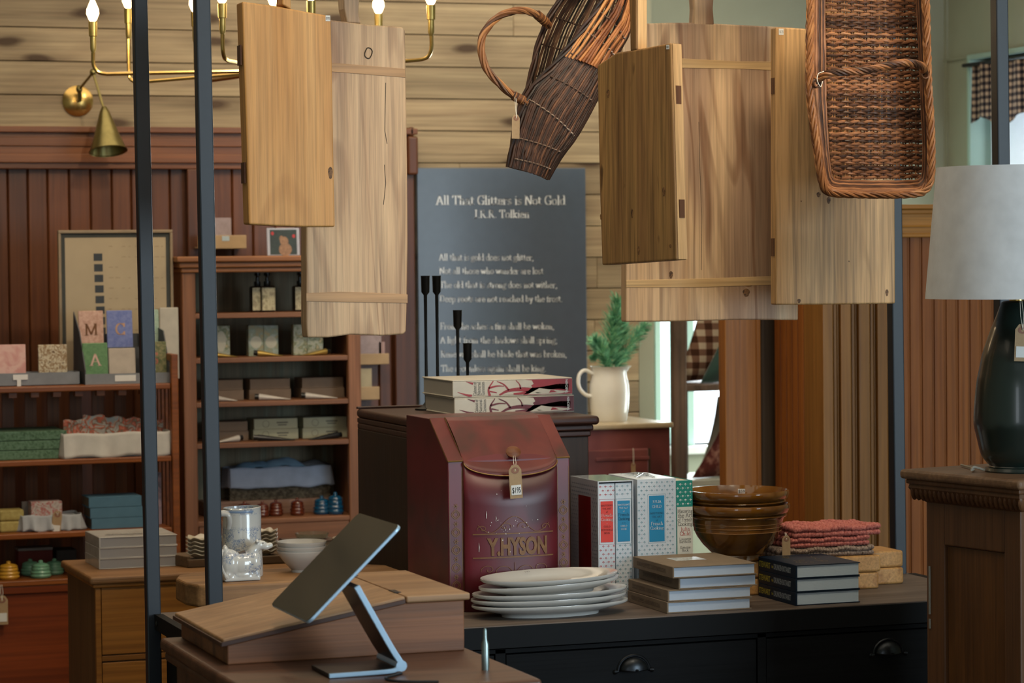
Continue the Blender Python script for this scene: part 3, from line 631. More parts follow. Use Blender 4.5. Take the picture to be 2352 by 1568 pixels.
browny = board_wood('brown_elm_board', '#87613a', '#a37c48', '#664524', '#775330', .5, .5, .4, 8, .42, dark='#3c240f')
camph = board_wood('pale_camphor_board', '#bb9770', '#dbbd97', '#7c573c', '#957762', .5, .7, .75, 9)
yell = board_wood('yellow_pine_board', '#ad8452', '#cca472', '#8d6636', '#9a7a52', .5, .45, .35, 10, .38)
lightb = wood('light_inlay_batten', '#b8925f', '#dcbd8c', 'X', 1, .5, .8, bs=.35)
paleb = wood('pale_inlay_batten', '#a67f55', '#c9a275', 'X', 1, .5, .9, rings=True, c3='#7b583a', bs=.35)
# 1 honey board
t, pr = slab_board('serving_board', [(556, 3), (600, 9), (640, 15), (700, 26), (760, 37), (763, 150), (766, 330), (770, 521), (700, 521), (640, 519), (572, 515), (566, 300)], 5.56, .052, honey,
    'honey-coloured board hanging nearest left, dark keys in its left edge', [(648, 10), (650, -30), (646, -60), (656, -70), (668, -60), (667, -30), (669, 22)],
    keys=((557, 102, 148, -12), (566, 372, 420, -12)))
def sticker(parent, pr, x, y, s, txt, nn=V((0, 1, 0)), rt=V((1, 0, 0))):
    p = pr(x, y); k = s*5.7/6200; mb = MB(); mb.ext([p-nn*.0004+rt*(i*k)+V((0, 0, j*k*1.2)) for i, j in ((-.5, -.5), (.5, -.5), (.5, .5), (-.5, .5))], -nn*.0005)
    so = mb.build('price_sticker', M['white'], parent); text(so, [txt], M['ink'], p-nn*.001+V((0, 0, k*.35)), rt, ZA, k*.75, font='sans', bold=0, width=k*.8, off=.0002)
sticker(t, pr, 753, 42, 11, '$95')
knot(pr(763, 397)-V((.004, 0, 0)), .005, .013, t)
# 2 pale board behind it
t, pr = slab_board('serving_board', [(690, 38), (760, 46), (800, 50), (848, 57), (900, 60), (925, 62), (931, 70), (933, 180), (936, 378), (937, 560), (935, 700), (933, 762), (926, 768), (878, 771), (806, 768), (755, 775), (706, 775), (703, 740), (703, 525), (696, 200)], 5.80, .046, pale,
    'tall pale board with knot hole and two cross battens, behind the honey board', [(797, 52), (790, 20), (786, -40), (800, -66), (822, -50), (826, 0), (824, 30), (830, 54)],
    bands=(([(700, 139), (930, 158), (931, 178), (700, 160)], paleb), ([(703, 673), (780, 670), (860, 672), (936, 676), (936, 696), (703, 692)], paleb)))
mb = MB(); p = pr(846, 122); mb.tube([p+V((.0085*cos(a)*(1+.2*sin(2*a)), -.0006, .012*sin(a))) for a in [i*pi/8 for i in range(16)]], .0013, 6, closed=True); mb.build('knot', M['darkpost'], t)
mb = MB()
for s_ in ([(886, 190), (884, 300), (889, 330)], [(883, 378), (886, 420), (881, 470)]): mb.tube([pr(*q)+V((0, .0008, 0)) for q in s_], .0012, 5)
mb.build('crack', M['darkpost'], t)
# 3 brown board, turned
n3 = V((-sin(radians(20)), -cos(radians(20)), 0)); a3 = radians(19.5+3.5)-radians(0)
vd = ray(1470, 400); vd = V((vd.x, vd.y, 0)).normalized(); n3 = Matrix.Rotation(radians(-40), 3, 'Z') @ (-vd)
P3 = CAM+ray(1470, 400)*5.66
t, pr = slab_board('serving_board', [(1371, 150), (1415, 121), (1480, 110), (1541, 98), (1547, 300), (1555, 597), (1470, 603), (1382, 609), (1376, 420)], 0, .036, browny,
    'dark grained brown board turned edge-on, hanging behind the willow scoop basket', [(1447, 118), (1446, 40), (1444, 0), (1450, -40), (1462, -45), (1462, 114)], n=n3, P=P3)
u3 = Matrix.Rotation(radians(90), 3, 'Z') @ n3
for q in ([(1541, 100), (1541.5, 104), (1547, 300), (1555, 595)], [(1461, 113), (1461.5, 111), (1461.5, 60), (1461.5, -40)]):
    mb = MB(); e_ = [pr(*k_)-n3*.0035+u3*.0008 for k_ in q]; mb.flat(e_+[k_-n3*.029 for k_ in e_[::-1]]); mb.build('pale_edge', board_wood('pale_edge_wood', '#bf9666', '#d4ad7c', '#a67c50', '#b78e62') if q[0][0] == 1541 else bpy.data.materials['pale_edge_wood'], t, solid=.0012)  # paler wood colour on the right edges of board and handle
for ky in ((197, 237), (459, 499)):
    mb = MB(); p0 = pr(1544 if ky[0] < 300 else 1552, sum(ky)/2); u_ = Matrix.Rotation(radians(90), 3, 'Z') @ n3
    mb.obox(p0-n3*.018+u_*.0016, u_*.0012, n3*.0085, V((0, 0, .019))); mb.build('spline_key', M['walnut_key'], t)
sticker(t, pr, 1534, 108, 8, '$85', -n3, Matrix.Rotation(radians(90), 3, 'Z') @ n3)
for q in ((1452, 490, .003, .010), (1467, 575, .003, .009), (1540, 565, .003, .004), (1397, 215, .004, .009), (1380, 498, .002, .006), (1525, 440, .004, .010)): knot(pr(q[0], q[1]), q[2], q[3], t, None, n3, Matrix.Rotation(radians(90), 3, 'Z') @ n3)
# 4 large pale board
t, pr = slab_board('serving_board', [(1428, 62), (1476, 54), (1540, 52), (1595, 52), (1640, 54), (1700, 57), (1760, 60), (1820, 63), (1832, 66), (1833, 400), (1834, 700), (1834, 735), (1700, 734), (1560, 738), (1438, 739), (1438, 606), (1434, 300)], 5.92, .034, camph,
    'widest pale board with two battens, dark knot and grey corner, behind its neighbours', [(1594, 58), (1596, 20), (1592, -40), (1600, -62), (1630, -62), (1642, -40), (1638, 20), (1641, 58)],
    bands=(([(1431, 134), (1560, 134), (1700, 141), (1832, 142), (1832, 164), (1700, 158), (1560, 156), (1431, 156)], lightb), ([(1438, 643), (1600, 640), (1834, 632), (1834, 652), (1600, 660), (1438, 660)], lightb)))
mb = MB()
mb.tube([pr(*q)+V((0, .0008, 0)) for q in ((1605, 280), (1608, 400), (1612, 500), (1611, 620))], .0011, 5); mb.build('crack', M['darkpost'], t)
for cx_, cy_, s_, t_ in ((1541, 631, .005, .009), (1719, 648, .017, .011), (1714, 672, .009, .010)): knot(pr(cx_, cy_), s_, t_, t)
# 5 yellow board
t, pr = slab_board('serving_board', [(1782, 62), (1860, 66), (1960, 72), (2050, 80), (2055, 300), (2057, 697), (1930, 699), (1782, 700), (1782, 400)], 5.66, .030, yell,
    'broad yellow pine board with a price sticker, hanging behind the open wicker tray', [(1895, 72), (1893, 20), (1890, -40), (1900, -60), (1925, -60), (1936, -30), (1934, 76)],
    keys=((1782, 178, 215, -10), (1782, 547, 588, -10)))
sticker(t, pr, 1794, 73, 13, '$125')
for q in ((1835, 691, .0045, .005), (1880, 447, .005, .006), (1903, 460, .005, .008), (2037, 672, .004, .008), (1840, 462, .002, .002), (1950, 600, .0018, .002)): knot(pr(q[0], q[1]), q[2], q[3], t)
# ================================================================= baskets
wil = rods('warm_willow_rods', ['#3a2213', '#673f22', '#8f5c34', '#ad7848'])
wil2 = rods('reddish_willow_rods', ['#3a2416', '#5f3b24', '#855636', '#a5714a'])
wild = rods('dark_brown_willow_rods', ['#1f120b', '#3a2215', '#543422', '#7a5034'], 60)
wilo = rods('orange_willow_rods', ['#5d3116', '#8b4f26', '#b0703a', '#cc9055'], 40)
class WB(MB):
    def tube(s, *a, **k): s.rnd(); return MB.tube(s, *a, **k)
def strands(mb, pts, r, n=4, rr=None, tw=9, seg=6):
    """rope of n strands twisted round a path"""
    pts = [V(p) for p in pts]; dense = []
    for a, b in zip(pts, pts[1:]):
        for i in range(seg): dense.append(a.lerp(b, i/seg))
    dense.append(pts[-1]); L = [0]
    for a, b in zip(dense, dense[1:]): L.append(L[-1]+(b-a).length)
    for k in range(n):
        ps = []
        for i, p in enumerate(dense):
            t = (dense[min(i+1, len(dense)-1)]-dense[max(i-1, 0)]).normalized(); a = t.cross(V((0.31, -.9, .2))).normalized(); c = t.cross(a)
            g = 2*pi*k/n+L[i]*tw*2*pi; ps.append(p+(a*cos(g)+c*sin(g))*r)
        mb.tube(ps, rr or r*.72, 6)
def bez(pts, n=24):
    """smooth catmull curve through points"""
    pts = [V(p) for p in pts]; out = []; q = [pts[0]*2-pts[1]]+pts+[pts[-1]*2-pts[-2]]
    m_ = max(2, n//(len(pts)-1))
    for i in range(1, len(q)-2):
        for k in range(m_):
            t = k/m_; a, b, c, d = q[i-1:i+3]; out.append(.5*((2*b)+(c-a)*t+(2*a-5*b+4*c-d)*t*t+(3*b-a-3*c+d)*t**3))
    out.append(pts[-1]); return out
# ---- open wicker tray basket at right
RY, BYb = 5.36, 5.455
t = thing('wicker_tray_basket', 'long rectangular reddish wicker basket hanging open side out at right', 'basket', oy(2010, 440, RY))
def rimpt(u):   # outline of rim
    P_ = [(1864, -60), (1862, 60), (1861, 150), (1862, 215), (1868, 270), (1878, 340), (1886, 395), (1893, 425), (1908, 443), (1960, 447), (2040, 448), (2105, 446), (2128, 435), (2139, 410), (2141, 350), (2139, 280), (2134, 200), (2131, 100), (2128, 0), (2126, -60)]
    return P_
rp = [oy(x, y, RY) for x, y in rimpt(0)]
bp_px = [(1895, -60), (1896, 60), (1898, 150), (1898, 215), (1900, 270), (1903, 340), (1907, 385), (1912, 405), (1925, 412), (1965, 414), (2040, 415), (2095, 413), (2112, 408), (2118, 392), (2120, 340), (2117, 280), (2114, 200), (2110, 100), (2105, 0), (2103, -60)]
bp = [oy(x, y, BYb) for x, y in bp_px]
topz = oy(2000, -60, RY)[2]
rp.insert(0, V((rp[0].x, RY, topz+.004))); rp.append(V((rp[-1].x, RY, topz+.004)))
rc = bez(rp, 90)
mb = WB()
for off, r_, tw in ((V((0, 0, 0)), .0052, 11), (V((0, .008, 0)), .005, -9)):
    strands(mb, [p+off for p in rc[::2]], r_, 4, .0033, tw, 3)
top = [V((rp[0].x, RY+.004, topz+.003)), V((rp[-1].x, RY+.004, topz+.003))]; strands(mb, [top[0].lerp(top[1], i/20) for i in range(21)], .005, 4, .0033, 10, 3)
mb.build('rim', wil, t, smooth=True)
# base weave
mb = WB(); zb_, zt_ = oy(2010, 412, BYb)[2], topz
rows = int((zt_-zb_)/.0063); xl = lambda z: None
def xat(z, left):
    s_ = bp[:10] if left else bp[9:]
    for a, b in zip(s_, s_[1:]):
        if (a.z-z)*(b.z-z) <= 0 and abs(a.z-b.z) > 1e-6: return a.x+(b.x-a.x)*(z-a.z)/(b.z-a.z)
    return s_[0].x if left else s_[-1].x
stakes = 7
for i in range(rows):
    z = zb_+.004+i*.0063; a, b = xat(z, True), xat(z, False); ps = []; jz = random.uniform(-.0012, .0012); sk = random.uniform(-.002, .002)
    for k in range(43):
        u = k/42; ps.append((a+(b-a)*u, BYb-.0032*cos(u*stakes*pi*2/1+pi*(i % 2))-.001, z+jz+sk*(u-.5)*2+.0008*sin(u*stakes*2*pi)))
    mb.tube(ps, random.uniform(.0031, .0036), 6)
mb.build('woven_base', wil2, t, smooth=True)
mb = WB(); xa_, xb_ = oy(1905, 200, BYb)[0], oy(2112, 200, BYb)[0]
for k in range(stakes*2):
    x = xa_+(xb_-xa_)*(k+.5)/(stakes*2)
    for d in (-.003, .003): mb.tube([(x+d, BYb, zb_), (x+d+.002, BYb, (zb_+zt_)/2), (x+d, BYb, zt_)], .0022, 5)
mb.build('stakes', wil, t, smooth=True)
# side walls of weavers running round from base to rim
mb = WB(); bc = bez([V((bp[0].x, BYb, topz))]+bp+[V((bp[-1].x, BYb, topz))], 90); n_ = min(len(rc), len(bc))
for j in range(1, 9):
    f_ = j/9; ps = []
    for i in range(0, n_, 1):
        p = bc[i*(len(bc)-1)//(n_-1)].lerp(rc[i*(len(rc)-1)//(n_-1)], f_); ps.append(p+V((random.uniform(-.0008, .0008), random.uniform(-.0008, .0008), random.uniform(-.0008, .0008))))
    mb.tube(ps, .0042, 6)
mb.build('side_wall', wil2, t, smooth=True)
mb = WB(); h0, h1 = oy(1874, 185, RY-.006), oy(2122, 165, RY-.006)
hp = bez([h0, h0+V((.02, -.03, .014)), h0.lerp(h1, .35)+V((0, -.055, .012)), h0.lerp(h1, .7)+V((0, -.055, .022)), h1+V((-.02, -.03, .010)), h1], 40)
strands(mb, hp, .0056, 5, .0036, 16, 2)
for c_ in (h0, h1):
    for k in range(5): mb.tube([c_+V((.009*cos(a), -.002+.002*k-.004, .009*sin(a)-.006)) for a in [i*pi/6 for i in range(12)]], .0022, 5, closed=True)
mb.build('handle', wil, t, smooth=True)
mb = WB(); c_ = oy(1876, 180, RY-.05)
mb.tube(bez([c_+V((.022, .01, .016)), c_+V((.004, 0, .010)), c_+V((-.001, -.004, -.004)), c_+V((.008, -.002, -.018)), c_+V((.014, 0, -.006))], 24), .0009, 5)
mb.build('string', M['string'], t)
mb = WB()
for x in (rp[0].x+.03, rp[-1].x-.03): mb.tube([(x, RY+.004, topz), (x, CY0+.0, TOPZ-.02), (x, CY0-.0, TOPZ+.002), (x, CY0+.035, TOPZ+.002), (x, CY0+.034, TOPZ-.03), (x, RY+.03, topz+.02), (x, RY+.006, topz)], .0016, 6)
mb.build('hanging_cord', M['string'], t)
# ---- tapering willow scoop at centre
NY, FY = 5.58, 5.74
N = lambda x, y, Y=NY: oy(x, y, Y)
t = thing('willow_scoop_basket', 'dark tapering willow scoop basket with looped handle, hanging at a slant', 'basket', N(1250, 400))
# near wall: between rim edge (a) and right edge (b), bottom -> top
A_ = [(1170, 384), (1180, 320), (1213, 215), (1262, 160), (1317, 95), (1371, 22), (1400, -20), (1420, -60)]
B_ = [(1255, 412), (1283, 358), (1312, 322), (1352, 250), (1392, 170), (1412, 128), (1444, 74), (1458, 0), (1470, -60)]
Ac, Bc = bez([N(*p) for p in A_], 60), bez([N(*p) for p in B_], 60)
def samp(cv, u): 
    k = u*(len(cv)-1); i = min(int(k), len(cv)-2); return cv[i].lerp(cv[i+1], k-i)
mb = WB(); mo = WB(); SP = .56
nr = 34
for k in range(nr):
    u = k/(nr-1); ps = []; po = []
    for j in range(19):
        v_ = j/18*SP; p = samp(Ac, v_).lerp(samp(Bc, v_), u+random.uniform(-.008, .008)); p.y -= .022*sin(pi*u)+random.uniform(-.001, .0015); ps.append(p)
    mb.tube(ps, random.uniform(.0030, .0042), 6)
for k in range(17):
    u = k/16; po = []; ld = random.uniform(-.22, .22)
    for j in range(9):
        v_ = SP-.06+(1.0-SP+.06)*j/8; p = samp(Ac, v_).lerp(samp(Bc, v_), min(1, max(0, u+ld*j/8))); p.y -= .028*sin(pi*u)+random.uniform(-.001, .003); po.append(p)
    mo.tube(po, random.uniform(.0028, .0038), 6)
mb.build('near_wall', wild, t, smooth=True); mo.build('orange_band', wilo, t, smooth=True)
mb = WB()
for v_ in (.05, .15, .27, .40, .52, .62, .71):
    ps = []
    for i in range(45):
        u = i/44; p = samp(Ac, v_).lerp(samp(Bc, v_), u); p.y -= .022*sin(pi*u)+.0035+.003*sin(i*pi/2*1.0); ps.append(p)
    mb.tube(ps, .0019, 5)
mb.build('binding_twine', rods('grey_brown_binding', ['#4a372b', '#7c6556', '#9b8878'], 200), t, smooth=True)
# far wall seen inside
Fa = [(1168, 384), (1190, 260), (1214, 196), (1222, 160), (1240, 88), (1266, 30), (1300, -20), (1330, -60)]
Fc = bez([oy(x, y, FY) for x, y in Fa], 60); Fb = bez([V((p.x+.0, FY, p.z)) for p in [oy(x, y, FY) for x, y in [(1240, 400), (1275, 350), (1310, 300), (1345, 240), (1380, 160), (1400, 110), (1420, 60), (1440, 0), (1450, -60)]]], 60)
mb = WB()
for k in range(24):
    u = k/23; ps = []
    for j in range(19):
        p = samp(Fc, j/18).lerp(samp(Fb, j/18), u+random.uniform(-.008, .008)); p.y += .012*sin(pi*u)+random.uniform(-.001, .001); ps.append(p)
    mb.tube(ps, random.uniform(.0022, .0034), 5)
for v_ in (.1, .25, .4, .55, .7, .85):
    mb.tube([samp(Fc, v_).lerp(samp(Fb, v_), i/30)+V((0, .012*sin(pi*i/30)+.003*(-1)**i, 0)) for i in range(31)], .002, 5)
mb.build('far_wall', rods('shaded_willow_rods', ['#140c07', '#24150c', '#3a2416', '#6a4c36']), t, smooth=True)  # shade inside the basket is put into this darker rod colour
mb = WB()                                                     # back and bottom joining the walls
for k in range(8):
    f_ = k/7; mb.tube([samp(Bc, j/18).lerp(samp(Fb, j/18), f_)+V((.012*sin(pi*f_), 0, -.004*sin(pi*f_))) for j in range(19)], .0034, 6)
for k in range(10):
    u = k/9; mb.tube([samp(Ac, .01).lerp(samp(Bc, .01), u), samp(Fc, .01).lerp(samp(Fb, .01), u)], .0034, 6)
mb.build('back_wall', wild, t, smooth=True)
mb = WB(); strands(mb, [p+V((0, -.004, 0)) for p in Ac[::3]], .0045, 3, .0036, 5, 2); strands(mb, [p+V((0, 0, 0)) for p in Fc[::3]], .004, 3, .003, 5, 2)
mb.build('rim', wild, t, smooth=True)
mb = WB(); hp = bez([oy(1262, 60, FY-.02), oy(1234, 34, FY-.04), oy(1192, 24, 5.66), oy(1146, 38, 5.64), oy(1112, 75, 5.62), oy(1105, 112, 5.61), oy(1118, 158, 5.60), oy(1150, 195, 5.59), oy(1180, 220, 5.58), oy(1212, 236, 5.575)], 60)
strands(mb, hp, .0052, 5, .0037, 6, 2)
for ps, d in ((hp[2:7], 1), (hp[-7:-2], 1)):
    L_ = [ps[0].lerp(ps[-1], i/9) for i in range(10)]; tt = (ps[-1]-ps[0]).normalized(); a = tt.orthogonal().normalized(); b = tt.cross(a)
    for c_ in L_: mb.tube([c_+(a*cos(g)+b*sin(g))*.0095 for g in [i*pi/6 for i in range(12)]], .0017, 5, closed=True)
mb.build('handle', wil, t, smooth=True)
mb = WB(); a = samp(Ac, .97); b = samp(Bc, .97)
for p in (a, b): mb.tube([p, V((p.x, CY0+.006, TOPZ-.03)), V((p.x, CY0+.006, TOPZ+.002)), V((p.x, CY0+.034, TOPZ+.002)), V((p.x, CY0+.036, TOPZ-.03)), p+V((.004, .003, 0))], .0016, 6)
mb.build('hanging_cord', M['string'], t)
hang_tag(oy(1185, 272, 5.56), .042, 'blank kraft tag tied to the scoop basket handle', None, .3, lean=.03, string_to=oy(1186, 214, 5.575))
# ================================================================= goods on the console
def ribbon(parent, lines, mat, wd, warp, name='painted_ornament'):
    """thin painted lines: 2-D polylines (u,v) mapped on a surface by warp(u,v)->point"""
    mb = MB()
    for ln in lines:
        L = []; Rr = []
        for i, p in enumerate(ln):
            a = ln[max(i-1, 0)]; b = ln[min(i+1, len(ln)-1)]; dx, dy = b[0]-a[0], b[1]-a[1]; q = math.hypot(dx, dy) or 1
            nx, ny = -dy/q*wd/2, dx/q*wd/2; L.append(warp(p[0]+nx, p[1]+ny)); Rr.append(warp(p[0]-nx, p[1]-ny))
        for i in range(len(ln)-1): mb.flat([L[i], L[i+1], Rr[i+1], Rr[i]])
    return mb.build(name, mat, parent)
# ---- red tea bin
FYb = 5.765; bx0_, bx1_ = oy(1028, 1060, FYb)[0], oy(1308, 1060, FYb)[0]; zs_ = oy(1160, 1055, FYb)[2]; ztp = oy(1130, 957, FYb+.13)[2]; BD = .31
red = mottled('worn_maroon_paint', ['#3f0d14', '#55111b', '#611822'], 7, .38, .4, .03)
redt = mottled('worn_red_brown_lid_paint', ['#431c12', '#5c1b16', '#68251c'], 9, .5, .6, .05)
gold = plain('faded_gold_paint', '#76512c', .5, .2, .25, 60); goldb = plain('faded_gold_line', '#725527', .4, .4, .2, 60)
bin_ = thing('tea_bin', 'old maroon tin tea bin with slanted lid and faded gold lettering Y.HYSON', 'tea bin', (bx0_, FYb, CZ))
mb = MB(); pr_ = [(FYb, CZ), (FYb, zs_), (FYb+.13, ztp), (FYb+BD, ztp), (FYb+BD, CZ)]
mb.ext([(bx0_, y, z) for y, z in pr_], (bx1_-bx0_, 0, 0)); mb.build('body', red, bin_, bevel=.002)
wl_, wr_ = .036, .033; cx0, cx1 = bx0_+wl_, bx1_-wr_; cm = (cx0+cx1)/2; hw = (cx1-cx0)/2
bulge = lambda x: FYb-.003-.024*math.sqrt(max(0, 1-((x-cm)/hw)**2))
zl = lambda x: zs_-.005-.030*math.sqrt(max(0, 1-((x-cm)/hw)**2))
mb = MB(); mb.grid(lambda u, v: (cm-hw*cos(pi*u), bulge(cm-hw*cos(pi*u)), CZ+.001+(zl(cm-hw*cos(pi*u))+.006-CZ)*v), 32, 4)
mb.build('curved_front', red, bin_, smooth=True, solid=.001)
mb = MB(); fn = lambda u, v: (cm-hw*cos(pi*u), (bulge(cm-hw*cos(pi*u))-.004)*(1-v)+(FYb+.127-.004)*v, zl(cm-hw*cos(pi*u))*(1-v)+(ztp+.002)*v+.007*sin(pi*v))
mb.grid(fn, 32, 10); lid = mb.build('lid', redt, bin_, smooth=True, solid=.002)
for a, b in ((bx0_, cx0-.001), (cx1+.001, bx1_)): mb = MB(); mb.ext([(a, FYb-.0015, zs_+.002), (b, FYb-.0015, zs_+.002), (b, FYb+.129, ztp+.0015), (a, FYb+.129, ztp+.0015)], (0, .001, -.001)); mb.build('sloped_shoulder', redt, bin_)
ed = []
mb = MB()
for x in (cx0, cx1): mb.tube([(x, FYb-.002, CZ+.002), (x, FYb-.002, zs_), (x, FYb+.128, ztp+.002)], .0012, 6)
for x in (bx0_, bx1_): mb.tube([(x, FYb, zs_), (x, FYb+.13, ztp)], .0010, 6)
mb.tube([(bx0_, FYb-.001, zs_), (cx0, FYb-.001, zs_)], .002, 6); mb.tube([(cx1, FYb-.001, zs_), (bx1_, FYb-.001, zs_)], .002, 6)
mb.tube([fn(i/32, 0) for i in range(33)], .0016, 6)
mb.build('gilt_edging', goldb, bin_, smooth=True)
mb = MB(); kc = V(fn(.52, .30))+V((.002, -.012, .006)); mb.lathe([(0, -.010), (.008, -.009), (.008, -.002), (.0165, 0), (.018, .005), (.012, .009), (0, .0095)], 24)
kb = MB(); q = Matrix.Rotation(radians(62), 3, 'X'); kb.v = [kc+q @ V((p.x, p.y*.8, p.z)) for p in mb.v]; kb.f = mb.f; kb.r = mb.r
kb.build('knob', wood('worn_knob_wood', '#5a3018', '#7d4a26', 'X', 3, .5), lid, smooth=True)
s_px = (cx1-cx0)/220.0
def wpb(u, v): x = cm+u; return V((x, bulge(x)-.0030, v))
def zp(y): return oy(1165, y, FYb-.02)[2]
ps, w_ = sans('Y.HYSON', .045); mb = MB(); ww = .142; hh = zp(1233)-zp(1272)
for p in ps: mb.flat([wpb(-.062+u*ww/w_, zp(1272)+v_*hh/.73) for u, v_ in p])
mb.build('lettering', gold, bin_)
H = hw*.86
ribbon(bin_, [[(-H+i*2*H/24, zp(y)) for i in range(25)] for y in (1224, 1278)], gold, .0028, wpb)
def scroll(cx, cz, s, f=1): return [[(cx+f*s*(.1+.09*k)*cos(k*.55+2.6), cz+s*(.1+.09*k)*.7*sin(k*.55+2.6)) for k in range(14)]]
orn = []
for f_ in (-1, 1):
    orn += scroll(f_*.030, zp(1312), .020, f_)+scroll(f_*.062, zp(1306), .014, -f_)
    orn.append([(f_*(.008+.075*k/14), zp(1330)-.006*sin(k/14*pi*2)) for k in range(15)])
    orn.append([(f_*(.085*k/14), zp(1203)+.018*cos(k/14*pi*1.5)) for k in range(15)])
    orn += scroll(f_*.022, zp(1208), .012, f_)+scroll(f_*.075, zp(1212), .010, -f_)
orn.append([(.0, zp(1290)), (0, zp(1330))])
ribbon(bin_, orn, gold, .0012, wpb)
for (a, b) in ((bx0_, cx0), (cx1, bx1_)):
    mid = (a+b)/2; ol = []; z = CZ+.01
    while z < zs_-.11:
        for f_ in (-1, 1):
            ol.append([(f_*.010*sin(pi*k/8), z+.022*k/8) for k in range(9)]); ol.append([(f_*.006*sin(pi*k/8), z+.004+.014*k/8) for k in range(9)])
        for k in range(6): g = k*pi/3; ol.append([(0, z+.030), (.006*cos(g), z+.030+.006*sin(g))])
        z += .040
    ribbon(bin_, ol, gold, .0018, lambda u, v, m_=mid: V((m_+u, FYb-.0012, v)))
    ribbon(bin_, [[(c_, CZ+.01), (c_, zs_-.02)] for c_ in (a-mid+.003, b-mid-.003)], goldb, .0007, lambda u, v, m_=mid: V((m_+u, FYb-.0012, v)))
mb = MB()
for k in range(46):
    x = random.gauss(-.012 if k < 30 else .02, .028 if k < 30 else .07); y = random.gauss(1205, 12) if k < 30 else random.uniform(1120, 1330); s_ = random.uniform(.0004, .0016)
    if abs(x) < H: mb.flat([wpb(x+s_*cos(g)*random.uniform(.5, 1.2), zp(y)+s_*sin(g)*random.uniform(.5, 1.4)) for g in [i*pi/3 for i in range(6)]])
for x, y0_, y1_ in ((-.083, 1242, 1264), (-.066, 1170, 1188), (-.044, 1182, 1194)): mb.flat([wpb(x-.0003, zp(y1_)), wpb(x+.0004, zp(y1_)), wpb(x+.0014, zp((y0_+y1_)/2)), wpb(x, zp(y0_))])
mb.build('paint_chip', M['white'], bin_)
hang_tag(oy(1183, 1080, FYb-.052), .060, 'kraft tag priced $195 tied to the knob of the maroon tea bin', '$195', 0, lean=-.05, string_to=kc+V((0, -.004, -.004)))
# ---- dark cabinet behind the console
DX0, DX1, DY0, DY1 = 1.952, oy(1352, 990, 6.15)[0], 6.15, 6.72; dz = oy(1352, 954, 6.15)[2]
dk = wood('dark_mahogany_wood', '#2c1710', '#45251a', 'X', 1, .4, .7)
t = thing('tall_dark_cabinet', 'dark brown wooden cabinet with moulded top standing behind the tea bin', 'cabinet', (DX0, DY0, 0))
mb = MB(); mb.box(DX0, DY0, 0, DX1, DY1, dz-.05); mb.build('body', wood('dark_side_wood', '#241a14', '#38281e', 'Z', 1, .5, .7), t, bevel=.003)
mb = MB(); mb.box(DX0-.003, DY0-.022, dz-.022, DX1+.022, DY1, dz); mb.build('top', dk, t, bevel=.009, seg=4)
mb = MB(); mb.box(DX0-.001, DY0-.010, dz-.036, DX1+.010, DY1, dz-.022); mb.box(DX0-.0005, DY0-.005, dz-.051, DX1+.005, DY1, dz-.036); mb.build('moulding', dk, t, bevel=.004, seg=3)
mb = MB(); mb.box(DX0-.003, DY1-.014, dz, DX0+.40, DY1, dz+.006); mb.build('back_rim', dk, t, bevel=.002)
iron = plain('black_cast_iron', '#141516', .5, .6, .15, 90, bs=.2)
for i, (px_, ty, by, Yc) in enumerate(((972, 633, 945, 6.58), (998, 633, 940, 6.66), (1045, 712, 945, 6.60), (1067, 788, 945, 6.66))):
    p = oy(px_+8, 940, Yc); zt_ = oy(px_, ty, Yc)[2]; h = zt_-dz
    mb = MB(); mb.lathe([(0, 0), (.030, 0), (.030, .004), (.012, .010), (.0045, .02), (.0038, h*.5), (.0045, h-.05), (.0105, h-.042), (.0115, h-.002), (.0125, h), (.009, h), (.008, h-.02), (0, h-.02)], 20, (p.x, Yc, dz))
    single(mb, 'candlestick', iron, ['tall thin black candlestick, leftmost before the poster', 'tall thin black candlestick, second from the left before the poster', 'medium-height thin black candlestick before the poster', 'shortest thin black candlestick, at right of the four'][i],
           'candlestick', (p.x, Yc, dz), 'black candlesticks on the dark cabinet', smooth=True)
# ---- large red and cream books
spine = mottled('cream_spine', ['#c9c3b4', '#d2ccbe'], 20, .5); cred = plain('red_coral_print', '#a3262b', .45, 0, .2, 30); cdk = plain('dark_red_print', '#6a1a22', .45, 0, .3, 60)
pgs = pages('grey_page_block', '#a9a49b', 'Z', 1500); bkx0, bkx1 = oy(1040, 900, 6.32)[0], oy(1315, 900, 6.32)[0]
def corals(x0, x1, z0, z1, y):
    """branching red coral shapes on a spine"""
    mb = MB(); h = z1-z0; L = x1-x0
    def limb(pts, w0, w1):
        pts = bez([(x0+L*a, y, z0+h*b) for a, b in pts], 18); n_ = len(pts)
        for i in range(n_-1):
            wa, wb = w0+(w1-w0)*i/n_, w0+(w1-w0)*(i+1)/n_; a, b = pts[i], pts[i+1]; d = (b-a).normalized(); nn = V((-d.z, 0, d.x))
            cl = lambda p: V((min(max(p.x, x0), x1), y, min(max(p.z, z0), z1)))
            mb.flat([cl(a+nn*wa), cl(b+nn*wb), cl(b-nn*wb), cl(a-nn*wa)])
    limb([(.03, .3), (.1, .12), (.15, .03)], .0006, .004); limb([(.1, .95), (.16, .80)], .0005, .003)
    limb([(.30, 0), (.29, .45), (.33, .95)], .0035, .001); limb([(.29, .5), (.36, .62), (.42, .60)], .0025, .001); limb([(.30, .3), (.36, .2)], .002, .001)
    limb([(.38, .05), (.45, .30), (.55, .38), (.66, .3), (.75, .32)], .002, .008); limb([(.46, .34), (.42, .7), (.36, .92)], .0025, .001); limb([(.56, .4), (.55, .7), (.52, .95)], .002, .0008)
    limb([(.5, .1), (.6, .15), (.75, .38), (.88, .5), (.97, .45)], .002, .008)
    mb.flat([(x0+L*a, y, z0+h*b) for a, b in ((.60, .98), (1, .98), (1, .02), (.58, .02), (.62, .25), (.66, .5))])
    return mb
